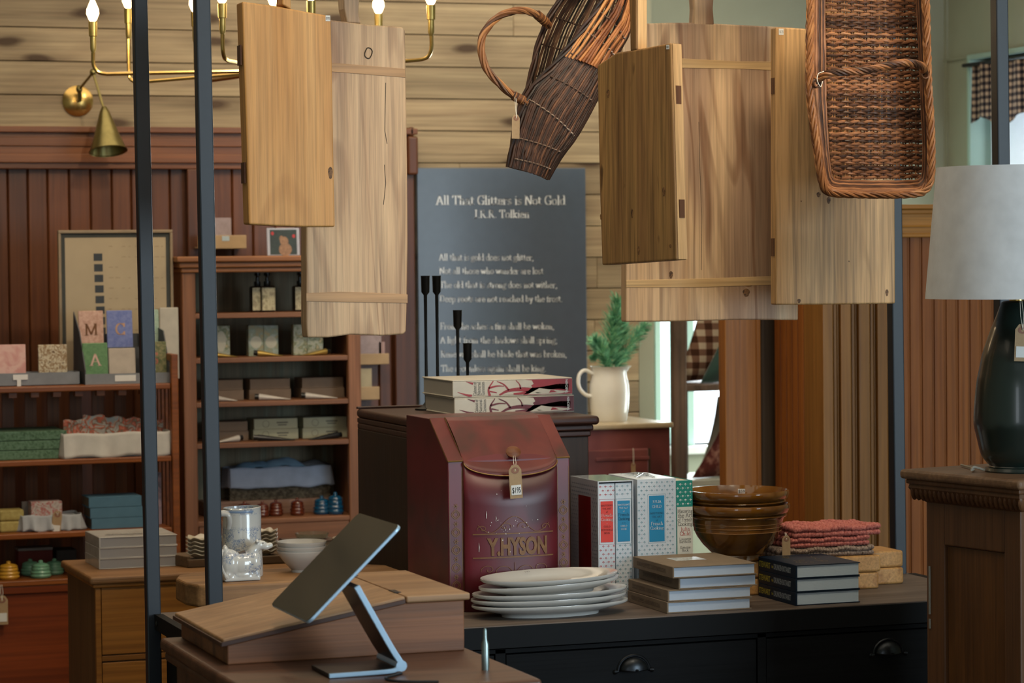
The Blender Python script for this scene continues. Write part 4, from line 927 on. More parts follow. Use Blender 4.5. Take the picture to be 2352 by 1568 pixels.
for i, off in enumerate(((.004, 0), (0, -.002))):
    z0_ = dz+i*.0435; xo = off[0]; t = thing('coral_book', ['lower thick book with red coral print on cream spine, on the dark cabinet', 'upper thick book with red coral print on cream spine, on the dark cabinet'][i], 'book', (bkx0+xo, 6.32, z0_), group='coral print books on the dark cabinet')
    mb = MB(); a, b = bkx0+xo, bkx1+xo; mb.box(a, 6.32, z0_, b, 6.57, z0_+.003); mb.box(a, 6.32, z0_+.0395, b, 6.57, z0_+.0425); mb.box(a, 6.32, z0_+.003, b, 6.326, z0_+.0395); mb.build('cover', spine, t, bevel=.0015)
    mb = MB(); mb.box(a+.003, 6.326, z0_+.003, b-.003, 6.565, z0_+.0395); mb.build('page_block', pgs, t)
    pr_o = corals(a+.003, b-.001, z0_+.0015, z0_+.041, 6.3194).build('coral_print', cred if i else cdk, t)
    mb = MB(); h_, L2 = .0395, b-a-.004
    for pg in (((.56, .95), (.60, .97), (.655, .92), (.67, .70), (.63, .50), (.57, .52), (.55, .75)), ((.62, .05), (.72, .42), (.80, .33), (.90, .24), (.985, .18), (.90, .06), (.76, .04)), ((.74, .12), (.70, .10), (.68, .18))): mb.flat([(a+.003+L2*u, 6.3190, z0_+.0015+h_*v_) for u, v_ in pg])
    mb.build('cream_leaf_print', spine, pr_o)
    mb = MB(); mb.flat([(a+.003+L2*u, 6.3186, z0_+.0015+h_*v_) for u, v_ in ((.80, .12), (.815, .29), (.84, .26), (.87, .14))]); mb.build('leaf_spot', cred, pr_o)
    for k, ln in enumerate(('Cabinet of', 'Natural', 'Curiosities')): text(t, [ln], M['ink'], (a+.052+k*.0105, 6.3195, z0_+.021), (0, 0, 1), (-1, 0, 0), .0115, off=.0002, width=.033)
    text(t, ['TASCHEN'], M['inkwhite'], (b-.020, 6.3190, z0_+.021), (0, 0, 1), (-1, 0, 0), .0085, off=.0002, font='sans', width=.034)
# ---- cookbook slipcases
YS = 5.80; bxpaper = mottled('pale_blue_white_card', ['#b9c4cf', '#c8d2da'], 15, .35); shrink = plain('shiny_shrink_wrap_board', '#b8bfc6', .08, 0, .05, 30, coat=.6)
def fleurs(x0, x1, z0, z1, y, col1, col2, name='fleur_pattern', parent=None, skip=None, side=None):
    a, b = MB(), MB(); r_ = 0; z = z0+.006
    f3 = (lambda x, z: V((x, y, z))) if side is None else (lambda x, z: V((side, x, z)))
    while z < z1-.004:
        x = x0+.004+(.0065 if r_ % 2 else 0); k = 0
        while x < x1-.003:
            if not (skip and skip[0] < x < skip[1] and skip[2] < z < skip[3]):
                s = .0021
                for dx, dz_, sx, sz in ((0, .5, .45, 1.1), (-.95, .1, .5, .6), (.95, .1, .5, .6), (0, -.9, .3, .7)): a.flat([f3(x+dx*s-sx*s, z+dz_*s), f3(x+dx*s, z+dz_*s-sz*s), f3(x+dx*s+sx*s, z+dz_*s), f3(x+dx*s, z+dz_*s+sz*s)])
            x2 = x+.0065
            if x2 < x1-.003 and not (skip and skip[0] < x2 < skip[1] and skip[2] < z < skip[3]): b.flat([f3(x2-.0007, z), f3(x2, z-.0007), f3(x2+.0007, z), f3(x2, z+.0007)])
            x += .013
        z += .0092; r_ += 1
    a.build(name, col1, parent)
    if b.f: b.build(name, col2, parent)
pr1, pb1 = plain('red_print', '#b5323a', .6), plain('grey_teal_print', '#5f8d9c', .6); lred, lblue, lteal = plain('orange_red_label', '#cf3524', .5, 0, .04), plain('cyan_blue_label', '#0b7fae', .5, 0, .04), plain('teal_green_cover', '#0b7f72', .45, 0, .05)
Xs = lambda px: oy(px, 1240, YS)[0]; sx0, sx1 = Xs(1374), Xs(1456); SH = oy(1374, 1105, YS)[2]
def frame(x0, z0, x1, z1, y, w_, col, parent):
    mb = MB()
    for q in ((x0, z0, x1, z0+w_), (x0, z1-w_, x1, z1), (x0, z0, x0+w_, z1), (x1-w_, z0, x1, z1)): mb.box(q[0], y, q[1], q[2], y+.0002, q[3])
    mb.build('label_border', col, parent)
SDp = .178
t = thing('slipcase', 'slipcase with grey shiny side and maroon panel, holding two cookbooks', 'slipcase', (sx0, YS, CZ))
mb = MB(); tk = .003
mb.box(sx0, YS, CZ, sx0+tk, YS+SDp, SH); mb.box(sx1-tk, YS, CZ, sx1, YS+SDp, SH); mb.box(sx0+tk, YS, SH-tk, sx1-tk, YS+SDp, SH); mb.box(sx0+tk, YS, CZ, sx1-tk, YS+SDp, CZ+tk); mb.box(sx0+tk, YS+SDp-tk, CZ+tk, sx1-tk, YS+SDp, SH-tk)
mb.build('case', shrink, t, bevel=.0006)
mb = MB(); mb.box(sx0-.0006, YS+.045, CZ+.045, sx0-.0001, YS+.125, SH-.04); mb.build('side_panel', plain('maroon_panel', '#7d1512', .15, coat=.5), t)
fleurs(YS+.004, YS+SDp-.004, CZ+.002, SH-.002, 0, plain('grey_print', '#6a7280', .4), plain('grey_print_2', '#6a7280', .4), parent=t, side=sx0-.0004, skip=(YS+.04, YS+.13, CZ+.04, SH-.035))
xm = (sx0+sx1)/2
zq = lambda y: oy(1400, y, YS)[2]
for i, (a, b) in enumerate(((sx0+tk+.0005, xm-.001), (xm+.001, sx1-tk-.0005))):
    lab = (lred, lblue)[i]; q = thing('cookbook', ['cookbook with orange-red spine label inside the slipcase', 'cookbook with blue spine label inside the slipcase, right of the red one'][i], 'book', (a, YS+.003, CZ+tk), group='cookbooks in the slipcase')
    mb = MB(); mb.box(a, YS+.004, CZ+tk, b, YS+.009, SH-.006); mb.box(a, YS+.009, CZ+tk, a+.002, YS+.168, SH-.006); mb.box(b-.002, YS+.009, CZ+tk, b, YS+.168, SH-.006); mb.build('cover', bxpaper, q, bevel=.002)
    mb = MB(); mb.box(a+.002, YS+.009, CZ+tk+.002, b-.002, YS+.165, SH-.010); mb.build('page_block', pages('white_pages', '#c9c9c4', 'X'), q)
    z0_, z1_ = zq(1245), zq(1151); fleurs(a, b, CZ+tk, SH-.008, YS+.0036, (pr1, pb1)[i], pr1, parent=q, skip=(a-1, b+1, z0_-.008, z1_+.008))
    frame(a+.001, z0_-.005, b-.001, z1_+.005, YS+.0035, .0006, (pr1, pb1)[i], q)
    mb = MB(); mb.box(a+.0045, YS+.0033, z0_, b-.0045, YS+.0037, z1_); lo = mb.build('spine_label', lab, q); cx_ = (a+b)/2; wd_ = b-a-.011
    c1, c2 = (M['ink'], M['inkwhite']) if i == 0 else (M['inkwhite'], M['ink'])
    text(lo, ['MASTERING', 'THE ART', 'of'], c1, (cx_, YS+.0030, z1_-.007), (1, 0, 0), ZA, .0055, 1.35, wd_, off=.0002)
    text(lo, ['French', 'Cooking', '*' if i == 0 else '* *'], c2 if i == 0 else M['ink'], (cx_, YS+.0030, z1_-.028), (1, 0, 0), ZA, .0095, 1.0, wd_*1.04, off=.0002)
    text(lo, ['CHILD', 'BERTHOLLE', 'BECK'] if i == 0 else ['CHILD', 'BECK'], c1, (cx_, YS+.0030, z1_-.056), (1, 0, 0), ZA, .0058, 1.3, wd_, off=.0002)
s2, s3 = Xs(1463), Xs(1552); S2H = oy(1500, 1099, YS)[2]
t = thing('slipcase', 'closed slipcase dotted with small blue fleurs, big blue Julia Child label', 'slipcase', (s2, YS, CZ))
mb = MB(); mb.box(s2, YS-.004, CZ, s3, YS+SDp, S2H); mb.build('case', bxpaper, t, bevel=.0008)
a, b, z0_, z1_ = Xs(1490), Xs(1525), zq(1248), zq(1142); yy = YS-.0043
fleurs(s2, s3, CZ, S2H, yy, pb1, pr1, parent=t, skip=(a-.006, b+.006, z0_-.006, z1_+.006)); frame(a-.0035, z0_-.0035, b+.0035, z1_+.0035, yy, .0006, pb1, t)
mb = MB(); mb.box(a, yy-.0002, z0_, b, yy+.0002, z1_); lo = mb.build('spine_label', lblue, t); cx_ = (a+b)/2
text(lo, ['JULIA', 'CHILD'], M['inkwhite'], (cx_, yy-.0003, z1_-.010), (1, 0, 0), ZA, .0085, 1.35, b-a-.006, off=.0002)
text(lo, ['MASTERING', 'THE ART', 'of'], M['ink'], (cx_, yy-.0003, z1_-.038), (1, 0, 0), ZA, .0065, 1.25, b-a-.006, off=.0002)
text(lo, ['French', 'Cooking'], M['inkwhite'], (cx_, yy-.0003, z1_-.060), (1, 0, 0), ZA, .0105, 1.0, b-a-.004, off=.0002)
mb = MB()
for k in range(14): mb.tube(bez([(s2+.01+random.random()*.06, YS+.01+random.random()*.1, S2H+.0012), (s2+.03+random.random()*.04, YS+.08+random.random()*.06, S2H+.004), (s2+.02+random.random()*.05, YS+.15, S2H+.0012)], 8), .0009, 4)
mb.build('shrink_wrap_fold', plain('glossy_plastic_film', '#dfe6ea', .08, trans=.5), t)
s4, s5 = s3+.0012, Xs(1590)+.001; S4H = oy(1570, 1103, YS)[2]
t = thing('cookbook', 'single cookbook with teal and white spine, right of the slipcases', 'book', (s4, YS, CZ))
mb = MB(); mb.box(s4, YS-.002, CZ, s5, YS+.003, S4H); mb.box(s4, YS+.003, CZ, s4+.001, YS+.17, S4H); mb.box(s5-.001, YS+.003, CZ, s5, YS+.17, S4H); mb.build('cover', lteal, t, bevel=.001)
mb = MB(); mb.box(s4+.001, YS+.003, CZ+.001, s5-.001, YS+.168, S4H-.002); mb.build('page_block', pages('cream_pages', '#c8c2b2', 'X'), t)
zmid = zq(1171); mb = MB(); mb.box(s4+.002, YS-.0024, CZ+.001, s5-.0005, YS-.0019, zmid); mb.build('spine_label', plain('cream_white_label', '#cfcfc6', .5, 0, .03), t)
fleurs(s4, s5, zmid+.001, S4H, YS-.0023, M['inkwhite'], M['inkwhite'], parent=t)
cx_ = (s4+s5)/2+.0008
text(t, ['Mastering', 'the Art', 'of French', 'Cooking'], M['ink'], (cx_, YS-.0026, zmid-.004), (1, 0, 0), ZA, .0125, .80, s5-s4-.004, off=.0002)
text(t, ['Julia', 'Child'], M['inkred'], (cx_, YS-.0026, zmid-.046), (1, 0, 0), ZA, .0125, .85, off=.0002)
text(t, ['Louisette', 'Bertholle', ' ', 'Simone', 'Beck'], M['ink'], (cx_, YS-.0026, zmid-.071), (1, 0, 0), ZA, .0085, .78, s5-s4-.012, off=.0002)
# ---- wood blocks, bowls
blk = wood('light_oiled_block_wood', '#a87a44', '#c99b60', 'Y', 1.4, .5, .9, rings=True, c3='#946230')
bd_ = []
for i, (a, b, y0_, y1_, z_, la) in enumerate(((2.578, 2.967, 5.768, 5.91, 0, 'thick light wood board, lower one under the brown bowls and knits'), (2.575, 2.972, 5.766, 5.905, 1, 'thick light wood board directly carrying the brown bowls and knitted pads'),
        (2.976, 3.066, 5.83, 5.95, 0, 'short light wood block at the console right end, lower of two'), (2.976, 3.066, 5.832, 5.95, 1, 'short light wood block at the console right end, upper of two'))):
    mb = MB(); mb.box(a, y0_, CZ+z_*.0405, b, y1_, CZ+.04+z_*.0405); single(mb, 'wooden_block', blk, la, 'wooden board', (a, y0_, CZ+z_*.0405), 'light wood boards stacked on the console', bevel=.006, seg=4)
BZ = CZ+.081; glaze = mottled('amber_brown_glaze', ['#56330e', '#6d4415', '#7d521b'], 14, .12, .6, 0); glaze.node_tree.nodes['Principled BSDF'].inputs['Coat Weight'].default_value = .6
bc_ = V((oy(1694, 1240, 5.82)[0], 5.82, BZ)); K = 6.08/6200
def bowl(zoff, k, lab, nm):
    pf = [(0, .002), (58, .001), (62, 0), (64, 3), (62, 10), (60, 14), (70, 24), (84, 38), (97, 56), (104, 70), (104.8, 71), (104.8, 72.5), (106, 80), (106.8, 81.5), (108, 90), (111, 100), (113, 103), (117, 105), (119, 108), (117, 111), (114, 112), (118, 113.5), (122, 116), (126, 124), (127, 132), (125, 136), (122, 136), (118, 128), (108, 104), (98, 70), (80, 42), (60, 26), (0, 20)]
    mb = MB(); mb.lathe([(r_*K*k, z_*K*k) for r_, z_ in pf], 64, bc_+V((0, 0, zoff)))
    o = single(mb, 'mixing_bowl', glaze, lab, 'bowl', bc_+V((0, 0, zoff)), 'nested brown glazed bowls', smooth=True)
    mb = MB()
    for z_ in (71, 81, 90):
        rr = {71: 104.9, 81: 107, 90: 108.4}[z_]; mb.lathe([((rr-.3)*K*k, (z_-.8)*K*k), ((rr+.5)*K*k, z_*K*k), ((rr-.3)*K*k, (z_+.8)*K*k)], 64, bc_+V((0, 0, zoff)))
    mb.build('incised_line', plain('pale_worn_line', '#a5784a', .3), o, smooth=True)
    return o
bowl(0, 1.0, 'lower and larger of two nested amber-brown glazed mixing bowls', 0)
b2 = bowl(.0345, .983, 'upper nested amber-brown glazed mixing bowl with a $59 sticker inside', 1)
p = bc_+V((.050, .086, .0345+.118)); mb = MB(); u_ = V((.86, -.50, 0)); mb.obox(p, u_*.0085, V((.0, .0003, 0)), V((0, 0, .0055))); so = mb.build('price_sticker', M['white'], b2)
text(so, ['$59'], M['ink'], p+V((0, -.0006, .0045))-V((.5, .86, 0))*.0008, u_, ZA, .0105, font='sans', bold=0, off=.0003)
# ---- knitted pads
def knit(x0, x1, y0_, y1_, z0_, z1_, mat, label, nx, ny, tilt=0):
    t = thing('knitted_potholder', label, 'potholder', ((x0+x1)/2, (y0_+y1_)/2, z0_), group='folded knitted pads on the wood boards'); c_ = V(((x0+x1)/2, (y0_+y1_)/2, z0_))
    mb = MB(); sx, sy_ = (x1-x0)/nx, (y1_-y0_)/ny; hz = (z1_-z0_)/2
    mb.box(x0+sx*.5, y0_+sy_*.5, z0_+.002, x1-sx*.5, y1_-sy_*.5, z1_-.004)
    for i in range(nx):
        for j in range(ny):
            if 0 < j < ny-1 and 0 < i < nx-1 and False: continue
            edge = j in (0,) or i in (0, nx-1)
            for l in ((0, 1) if edge else (1,)):
                for s_ in (-1, 1):
                    q = Matrix.Rotation(s_*.55, 3, 'Z' if not (j == 0) else 'Y'); wob = .0022*sin(i*1.3+j*.7)
                    p = V((x0+sx*(i+.5)+s_*sx*.22, y0_+sy_*(j+.5)+(0 if l else .002), z0_+hz*(.52+l*.96)+wob*(1 if l else 0)))
                    mb.ball(p, sx*.42, sy_*.52, hz*.56, 8, 6, q)
    mb.build('knit', mat, t, smooth=True); return t
coral = mottled('coral_knit_cotton', ['#9a5048', '#b4675c', '#c27a6c'], 220, .95, .3, .4); taupe = mottled('taupe_knit_cotton', ['#665448', '#8b786a', '#a08d7c'], 220, .95, .3, .4)
knit(2.705, 2.958, 5.772, 5.91, BZ, BZ+.023, taupe, 'taupe knitted pad at the bottom of the knitted stack', 16, 6)
knit(2.742, 2.948, 5.775, 5.91, BZ+.0235, BZ+.047, coral, 'coral knitted pad, middle of the stack, on the taupe one', 12, 6)
knit(2.748, 2.976, 5.772, 5.92, BZ+.0475, BZ+.073, coral, 'coral knitted pad on top of the stack', 12, 7)
tg = oy(1806, 1238, 5.755); hang_tag(tg, .042, 'blank kraft tag leaning before the knitted coral and taupe pads', None, 0, lean=0, string_to=tg+V((.004, .016, .014)))
# ---- book stacks
def book(nm, x0, x1, y0_, y1_, z0_, th, cov, pg, label, group, spine_side='L', bk=.0025, sq=.004, back=0):
    t = thing(nm, label, 'book', (x0, y0_, z0_), group=group)
    mb = MB(); mb.box(x0, y0_, z0_, x1, y1_, z0_+bk); mb.box(x0, y0_, z0_+th-bk, x1, y1_, z0_+th); mb.box(x0-.001, y0_, z0_, x0+.003, y1_, z0_+th); mb.build('cover', cov, t, bevel=.001)
    mb = MB(); mb.box(x0+.003, y0_+sq, z0_+bk, x1-sq, y1_-sq, z0_+th-bk); mb.build('page_block', pg, t); return t
tan = cloth('taupe_linen_cover', '#8b7b68', 900, .9, .15); wpg = pages('white_page_block', '#c3cfdd', 'Z', 1900); navy = plain('deep_navy_cover', '#0d2032', .5, 0, .1, 40, spec=.25); npg = pages('pale_blue_page_block', '#cfdfea', 'Z', 1700)
zz = CZ
for i, (cx_, rx_, cy_) in enumerate(((1533, 1727, 0), (1535, 1728, .002), (1560, 1740, .004), (1546, 1738, -.002))):
    y0_ = 5.552+cy_; x0_ = oy(cx_, 1400-i*26, y0_)[0]; x1_ = oy(rx_, 1400-i*26, y0_)[0]; th = .0258
    b = book('supper_book', x0_, x1_, y0_, y0_+.236, zz, th, tan, wpg, 'taupe linen cookbook, '+('bottom of the stack of four', 'second from the bottom of the taupe stack', 'third from the bottom of the taupe stack', 'topmost of the taupe stack')[i], 'taupe linen cookbooks stacked on the console')
    text(b, ['SUNDAY SUPPERS | KAREN MORDECHAI'], plain('dark_brown_stamping', '#57493c', .7), (x0_-.001, y0_+.125, zz+th*.72), (0, -1, 0), ZA, .0125, font='serif', width=.17, off=.0003)
    if i == 3:
        mb = MB(); mb.box(x0_+.055, y0_+.11, zz+th, x0_+.13, y0_+.17, zz+th+.0003); mb.build('cover_picture', mottled('small_table_photo', ['#8f9698', '#c6cdce', '#6d6a5f'], 60, .4), b)
    zz += th+.0003
gl = plain('olive_gold_stamping', '#aba63c', .4, .3); gy = plain('grey_stamping', '#8e979c', .5); zz = CZ
for i in range(3):
    y0_ = 5.556+.001*i; x0_ = oy(1829, 1385-i*31, y0_)[0]; x1_ = oy(1976, 1385-i*31, y0_)[0]; th = .0305
    b = book('botany_book', x0_, x1_, y0_, y0_+.203, zz, th, navy, npg, 'navy blue hardback, '+('bottom of the three', 'middle of the three', 'topmost of the three with gilt printed cover')[i]+' right of the taupe books', 'navy hardbacks stacked on the console', bk=.0022, sq=.003)
    text(b, ['STEWART'], gl, (x0_-.001, y0_+.199, zz+th*.78), (0, -1, 0), ZA, .0185, font='sans', align='l', width=.062, off=.0003, bold=.03)
    text(b, ['the'], gl, (x0_-.001, y0_+.130, zz+th*.64), (0, -1, 0), ZA, .010, font='sans', align='l', width=.010, off=.0003)
    text(b, ['DRUNKEN BOTANIST'], gy, (x0_-.001, y0_+.118, zz+th*.78), (0, -1, 0), ZA, .0175, font='sans', align='l', width=.092, off=.0003, bold=.03)
    if i == 2:
        ln = []
        for k in range(16): cx_, cy_ = x0_+.02+random.random()*.1, y0_+.04+random.random()*.15; ln.append([(cx_+.012*cos(a*.5+k)*a/8, cy_+.018*sin(a*.5+k)*a/8) for a in range(9)])
        ribbon(b, ln, plain('gilt_cover_print', '#77693f', .4, .5), .0016, lambda u, v, z_=zz+th+.0004: V((u, v, z_)), 'cover_print')
    zz += th+.0004
# ---- oval platters
porc = plain('white_glazed_stoneware', '#bcbab4', .15, 0, .03, 20, coat=.4)
pc = V((oy(1264, 1400, 5.645)[0], 5.645, CZ)); PR = .184
def platter(z, k, lab, dx=0, dy=0, rx=0, ry=0, mark=False):
    t = thing('oval_platter', lab, 'platter', pc+V((dx, dy, z)), group='oval white platters stacked on the console')
    pf = [(0, 0), (.60, 0), (.62, .0), (.63, .006), (.72, .010), (.97, .021), (1.0, .025), (.995, .029), (.96, .0285), (.74, .017), (.66, .011), (.4, .008), (0, .008)]
    mb = MB(); mb.lathe([(r_*PR*k, z_) for r_, z_ in pf], 64, (0, 0, 0), 1, .50); mb.build('dish', porc, t, smooth=True, local=True, ang=70)
    if mark: text(t, ['FIG'], M['ink'], V((-.03, .067, .0275)), (1, 0, 0), (0, .97, .25), .008, off=.0006, local=True)
    t.rotation_euler = (rx, ry, 0); return t
platter(.0006, 1.0, 'white oval platter at the bottom of the stack of five', rx=.0)
platter(.0145, .995, 'white oval platter, second from the bottom of the stack', -.002, .001, ry=-.006)
platter(.0275, .99, 'white oval platter, middle of the stack of five', 0, .0, ry=-.010)
platter(.0465, .90, 'white oval platter, second from the top of the stack, slightly tilted', 0, .002, ry=-.040)
platter(.0610, .88, 'topmost white oval platter of the stack, with tiny printed mark', 0, .004, rx=.05, ry=-.018, mark=True)
# ================================================================= right cabinet and lamp
oak = wood('dark_aged_oak', '#4a2f1c', '#6d492c', 'Z', 1, .45, .8); oakx = wood('worn_brown_oak_top', '#5d4330', '#8a6a4d', 'X', 1, .5, .8)
RZ = radians(12.2); rc0 = V((2.634, 5.03, 0)); t = thing('pedestal_cabinet', 'dark oak cabinet with carved cornice under the green lamp at far right', 'cabinet', rc0, RZ); HZ = 1.25
mb = MB(); mb.box(0, -.366, HZ-.020, .5, .0, HZ); mb.build('top', oakx, t, local=True, bevel=.008, seg=4)
mb = MB(); mb.box(.010, -.356, HZ-.030, .49, -.01, HZ-.020); mb.build('top_fillet', oak, t, local=True, bevel=.003)
mb = MB(); prof = [(.016, HZ-.030), (.014, HZ-.038), (.022, HZ-.052), (.034, HZ-.064), (.040, HZ-.068)]
for i in range(len(prof)-1):
    (a, za), (b, zb_) = prof[i], prof[i+1]; x0, x1 = min(a, b), max(a, b)
    mb.add([(a, -.366+a, za), (b, -.366+b, zb_), (b, -b, zb_), (a, -a, za), (.5-a, -.366+a, za), (.5-b, -.366+b, zb_)], [(0, 1, 2, 3), (0, 4, 5, 1)])
mb.build('cornice', oak, t, local=True)
mb = MB()
for k in range(24): y = -.345+k*.0142; mb.ball((.026, y, HZ-.050), .009, .0052, .018, 8, 6, Matrix.Rotation(radians(-30), 3, 'Y') @ Matrix.Rotation(radians(18), 3, 'X'))
for k in range(30): x = .03+k*.0142; mb.ball((x, -.366+.026, HZ-.050), .0052, .009, .018, 8, 6, Matrix.Rotation(radians(30), 3, 'X'))
mb.build('carved_gadroon', oak, t, local=True, smooth=True)
bx = .040; f0, f1 = -.366+.040, -.040; mb = MB(); z1 = HZ-.066
mb.box(bx+.014, f0+.014, 0, .46, f1-.005, z1)
mb.box(bx, f0, 0, bx+.016, f0+.048, z1); mb.box(bx, f1-.056, 0, bx+.016, f1, z1); mb.box(bx, f0+.048, z1-.088, bx+.016, f1-.056, z1); mb.box(bx, f0+.048, 0, bx+.016, f1-.056, .12)
mb.box(bx+.016, f0, 0, bx+.07, f0+.016, z1); mb.box(bx+.07, f0, z1-.09, .46, f0+.016, z1)
mb.build('body', oak, t, local=True, bevel=.003)
mb = MB(); mb.box(bx+.009, f0+.05, .12, bx+.015, f1-.058, z1-.09); mb.build('side_panel', wood('orange_brown_oak_panel', '#4c2f18', '#6f4722', 'Z', 1, .42, .7), t, local=True)
M['tarnish'] = plain('tarnished_hinge', '#8b8577', .5, .6)
for a, b in ((.045, .145), (.155, .175)): mb = MB(); mb.tube([(bx-.002, f1-.012, z1-.09-a), (bx-.002, f1-.012, z1-.09-b)], .0026, 8); mb.build('hinge', M['tarnish'], t, local=True)
lp = oz(2338, 1082, HZ); lp = V((lp.x, lp.y, HZ)); KL = (lp-CAM).dot(FW)/6200
t = thing('table_lamp', 'table lamp with dark green ceramic teardrop base and pale linen drum shade', 'table lamp', lp)
zpx = lambda y: (1082-y)*KL
pf = [(0, 0), (76, 0), (77, 3), (74, 10), (66, 12), (65, 14), (80, 32), (86, 46), (93, 76), (99.5, 105), (100, 128), (98, 160), (93, 207), (87, 236), (81, 266), (71, 297), (61, 325), (50, 352), (41, 376), (36, 388), (30, 391), (22, 392), (0, 392)]
gg = plain('dark_green_glaze', '#15231f', .28, 0, .1, 20, spec=.6, coat=.35)
pf = pf[:5]+[(p.x, p.y) for p in bez([V((a, b, 0)) for a, b in pf[5:-3]], 60)]+pf[-3:]
mb = MB(); mb.lathe([(max(0, r_)*KL, z_*KL) for r_, z_ in pf], 72, lp); mb.build('base', gg, t, smooth=True)
mb = MB(); mb.lathe([(18*KL, 390*KL), (18*KL, 400*KL), (9*KL, 401*KL), (9*KL, 470*KL), (0, 471*KL)], 24, lp); mb.build('socket', M['brass'], t, smooth=True)
lin = cloth('pale_grey_linen_shade', '#dcdedf', 1100, .95, .1)
R0_, R1_, Z0_, Z1_ = 209*KL, 182*KL, zpx(684), zpx(384)
mb = MB(); mb.lathe([(R1_-.004, Z1_-.002), (R1_, Z1_), (R0_, Z0_), (R0_-.003, Z0_), (R1_-.006, Z1_-.004)], 96, lp); mb.build('lamp_shade', lin, t, smooth=True)
mb = MB()
for k in range(3): a = k*2*pi/3+.5; mb.tube([lp+V((0, 0, Z1_-.03)), lp+V((R1_*.985*cos(a), R1_*.985*sin(a), Z1_-.006))], .0016, 6)
mb.tube([lp+V((0, 0, 465*KL)), lp+V((0, 0, Z1_-.02))], .003, 8); mb.build('shade_spider', M['brass'], t, smooth=True)
mb = MB(); a_ = lp+V((-.078, .01, .0045)); mb.tube(bez([lp+V((-.070, .012, .004)), a_+V((-.012, .01, .006)), a_+V((-.024, .0, .001)), a_+V((-.008, .02, .001)), a_+V((.01, .06, 0)), a_+V((.03, .14, 0))], 30), .0025, 6)
mb.build('cord', plain('clear_lamp_cord', '#9b9486', .4), t, smooth=True)
dl = (lp-CAM).dot(FH)-.085; tp = od(2349, 758, dl)
hang_tag(tp, .060, 'kraft tag with white sticker hanging on the green lamp base', ' ', -YAW, lean=.04, string_to=tp+V((-.004, 0, .06)))
# ================================================================= sales desk, writing box, tablet
wal = wood('dark_walnut_desk_wood', '#4a2f21', '#6e4b36', 'X', .9, .4, .85, rings=True, c3='#3a2318'); walt = wood('mid_walnut_lid_wood', '#8a6544', '#b08a63', 'X', .8, .42, .7)
SZ = 1.0
t = thing('sales_desk', 'dark wooden sales desk top with rounded edge at the bottom of the view', 'desk', (1.05, 4.2, 0))
mb = MB(); mb.box(1.045, 4.19, SZ-.024, 1.532, 4.93, SZ); mb.build('top', wal, t, bevel=.008, seg=4)
mb = MB(); mb.box(1.052, 4.2, SZ-.042, 1.524, 4.92, SZ-.024); mb.build('edge_moulding', wal, t, bevel=.006, seg=3)
mb = MB(); mb.box(1.07, 4.22, 0, 1.505, 4.9, SZ-.042); mb.build('body', wal, t, bevel=.003)
t = thing('writing_box', 'old wooden writing slope box with sloping hinged lid on the sales desk', 'writing box', (1.076, 4.55, SZ))
wx0, wx1, wy0, wy1, wf = 1.083, 1.515, 4.548, 4.915, 1.404; wz0, wz1 = SZ+.034, SZ+.090
mb = MB(); mb.ext([(wx0, wy0, SZ), (wx1, wy0, SZ), (wx1, wy0, wz1), (wf, wy0, wz1), (wx0, wy0, wz0)], (0, wy1-wy0, 0)); mb.build('body', wood('reddish_walnut_side', '#6b4028', '#95623f', 'X', .9, .42, .85, rings=True, c3='#43281a'), t, bevel=.002)
sl = (wz1-wz0)/(wf-wx0); a = V((wx0-.010, 0, wz0-.010*sl+.0012)); b = V((wf-.0012, 0, wz1+.0012))
mb = MB(); mb.ext([(a.x, wy0-.008, a.z), (b.x, wy0-.008, b.z), (b.x, wy0-.008, b.z+.0125), (a.x, wy0-.008, a.z+.0125)], (0, wy1-wy0+.016, 0)); mb.build('sloping_lid', walt, t, bevel=.003, seg=3)
dkw = wood('dark_lid_edging', '#3d251a', '#5a3a2a', 'X', 1, .45)
mb = MB(); mb.ext([(a.x-.003, wy0-.0105, a.z-.0005), (b.x, wy0-.0105, b.z-.0005), (b.x, wy0-.0105, b.z+.0075), (a.x-.003, wy0-.0105, a.z+.0075)], (0, .0035, 0)); mb.build('lid_edging', dkw, t, bevel=.001)
mb = MB(); mb.obox(V((a.x-.0022, (wy0+wy1)/2, a.z+.0035)), V((.0018, 0, 0)), V((0, (wy1-wy0)/2+.008, 0)), V((0, 0, .004))); mb.build('lid_edging', dkw, t, bevel=.001)
mb = MB(); mb.box(wf+.0012, wy0-.008, wz1+.0012, wx1+.009, wy1+.008, wz1+.0137); mb.build('top_strip', walt, t, bevel=.003, seg=3)
for y in (wy0+.045, wy1-.05): mb = MB(); mb.box(wf-.004, y, wz1+.0135, wf+.008, y+.04, wz1+.0146); mb.build('hinge', M['dark_metal'], t)
alu = plain('pale_blue_anodised_aluminium', '#a9c8e0', .3, .35, .04, 20); dkp = plain('dark_stand_face', '#231e1d', .35, .2, .05, 20); scr = plain('dark_glossy_screen_glass', '#2a3131', .08, 0, 0, 20, spec=.45)
Yn = 4.33; Pn, Sn = oy(705, 1428, Yn), oy(918, 1205, Yn); Wd = .245
ud = (Sn-Pn).normalized(); nrm = V((-ud.z, 0, ud.x))
L_ = (Sn-Pn).length; t = thing('tablet', 'tablet with dark reflective screen and pale blue metal edge held on the stand', 'tablet computer', Pn); TH = .0065
def rr(w_, h_, r_, n=6): return [(cx+r_*cos(g), cy+r_*sin(g)) for cx, cy, g0 in ((w_-r_, h_-r_, 0), (r_, h_-r_, pi/2), (r_, r_, pi), (w_-r_, r_, 1.5*pi)) for g in [g0+i*pi/2/n for i in range(n+1)]]
mb = MB(); pts = [Pn+ud*v_+V((0, u, 0))-nrm*TH for u, v_ in rr(Wd, L_, .012)]; mb.ext(pts, nrm*(TH-.0007)); mb.build('housing', alu, t, bevel=.0015, seg=3)
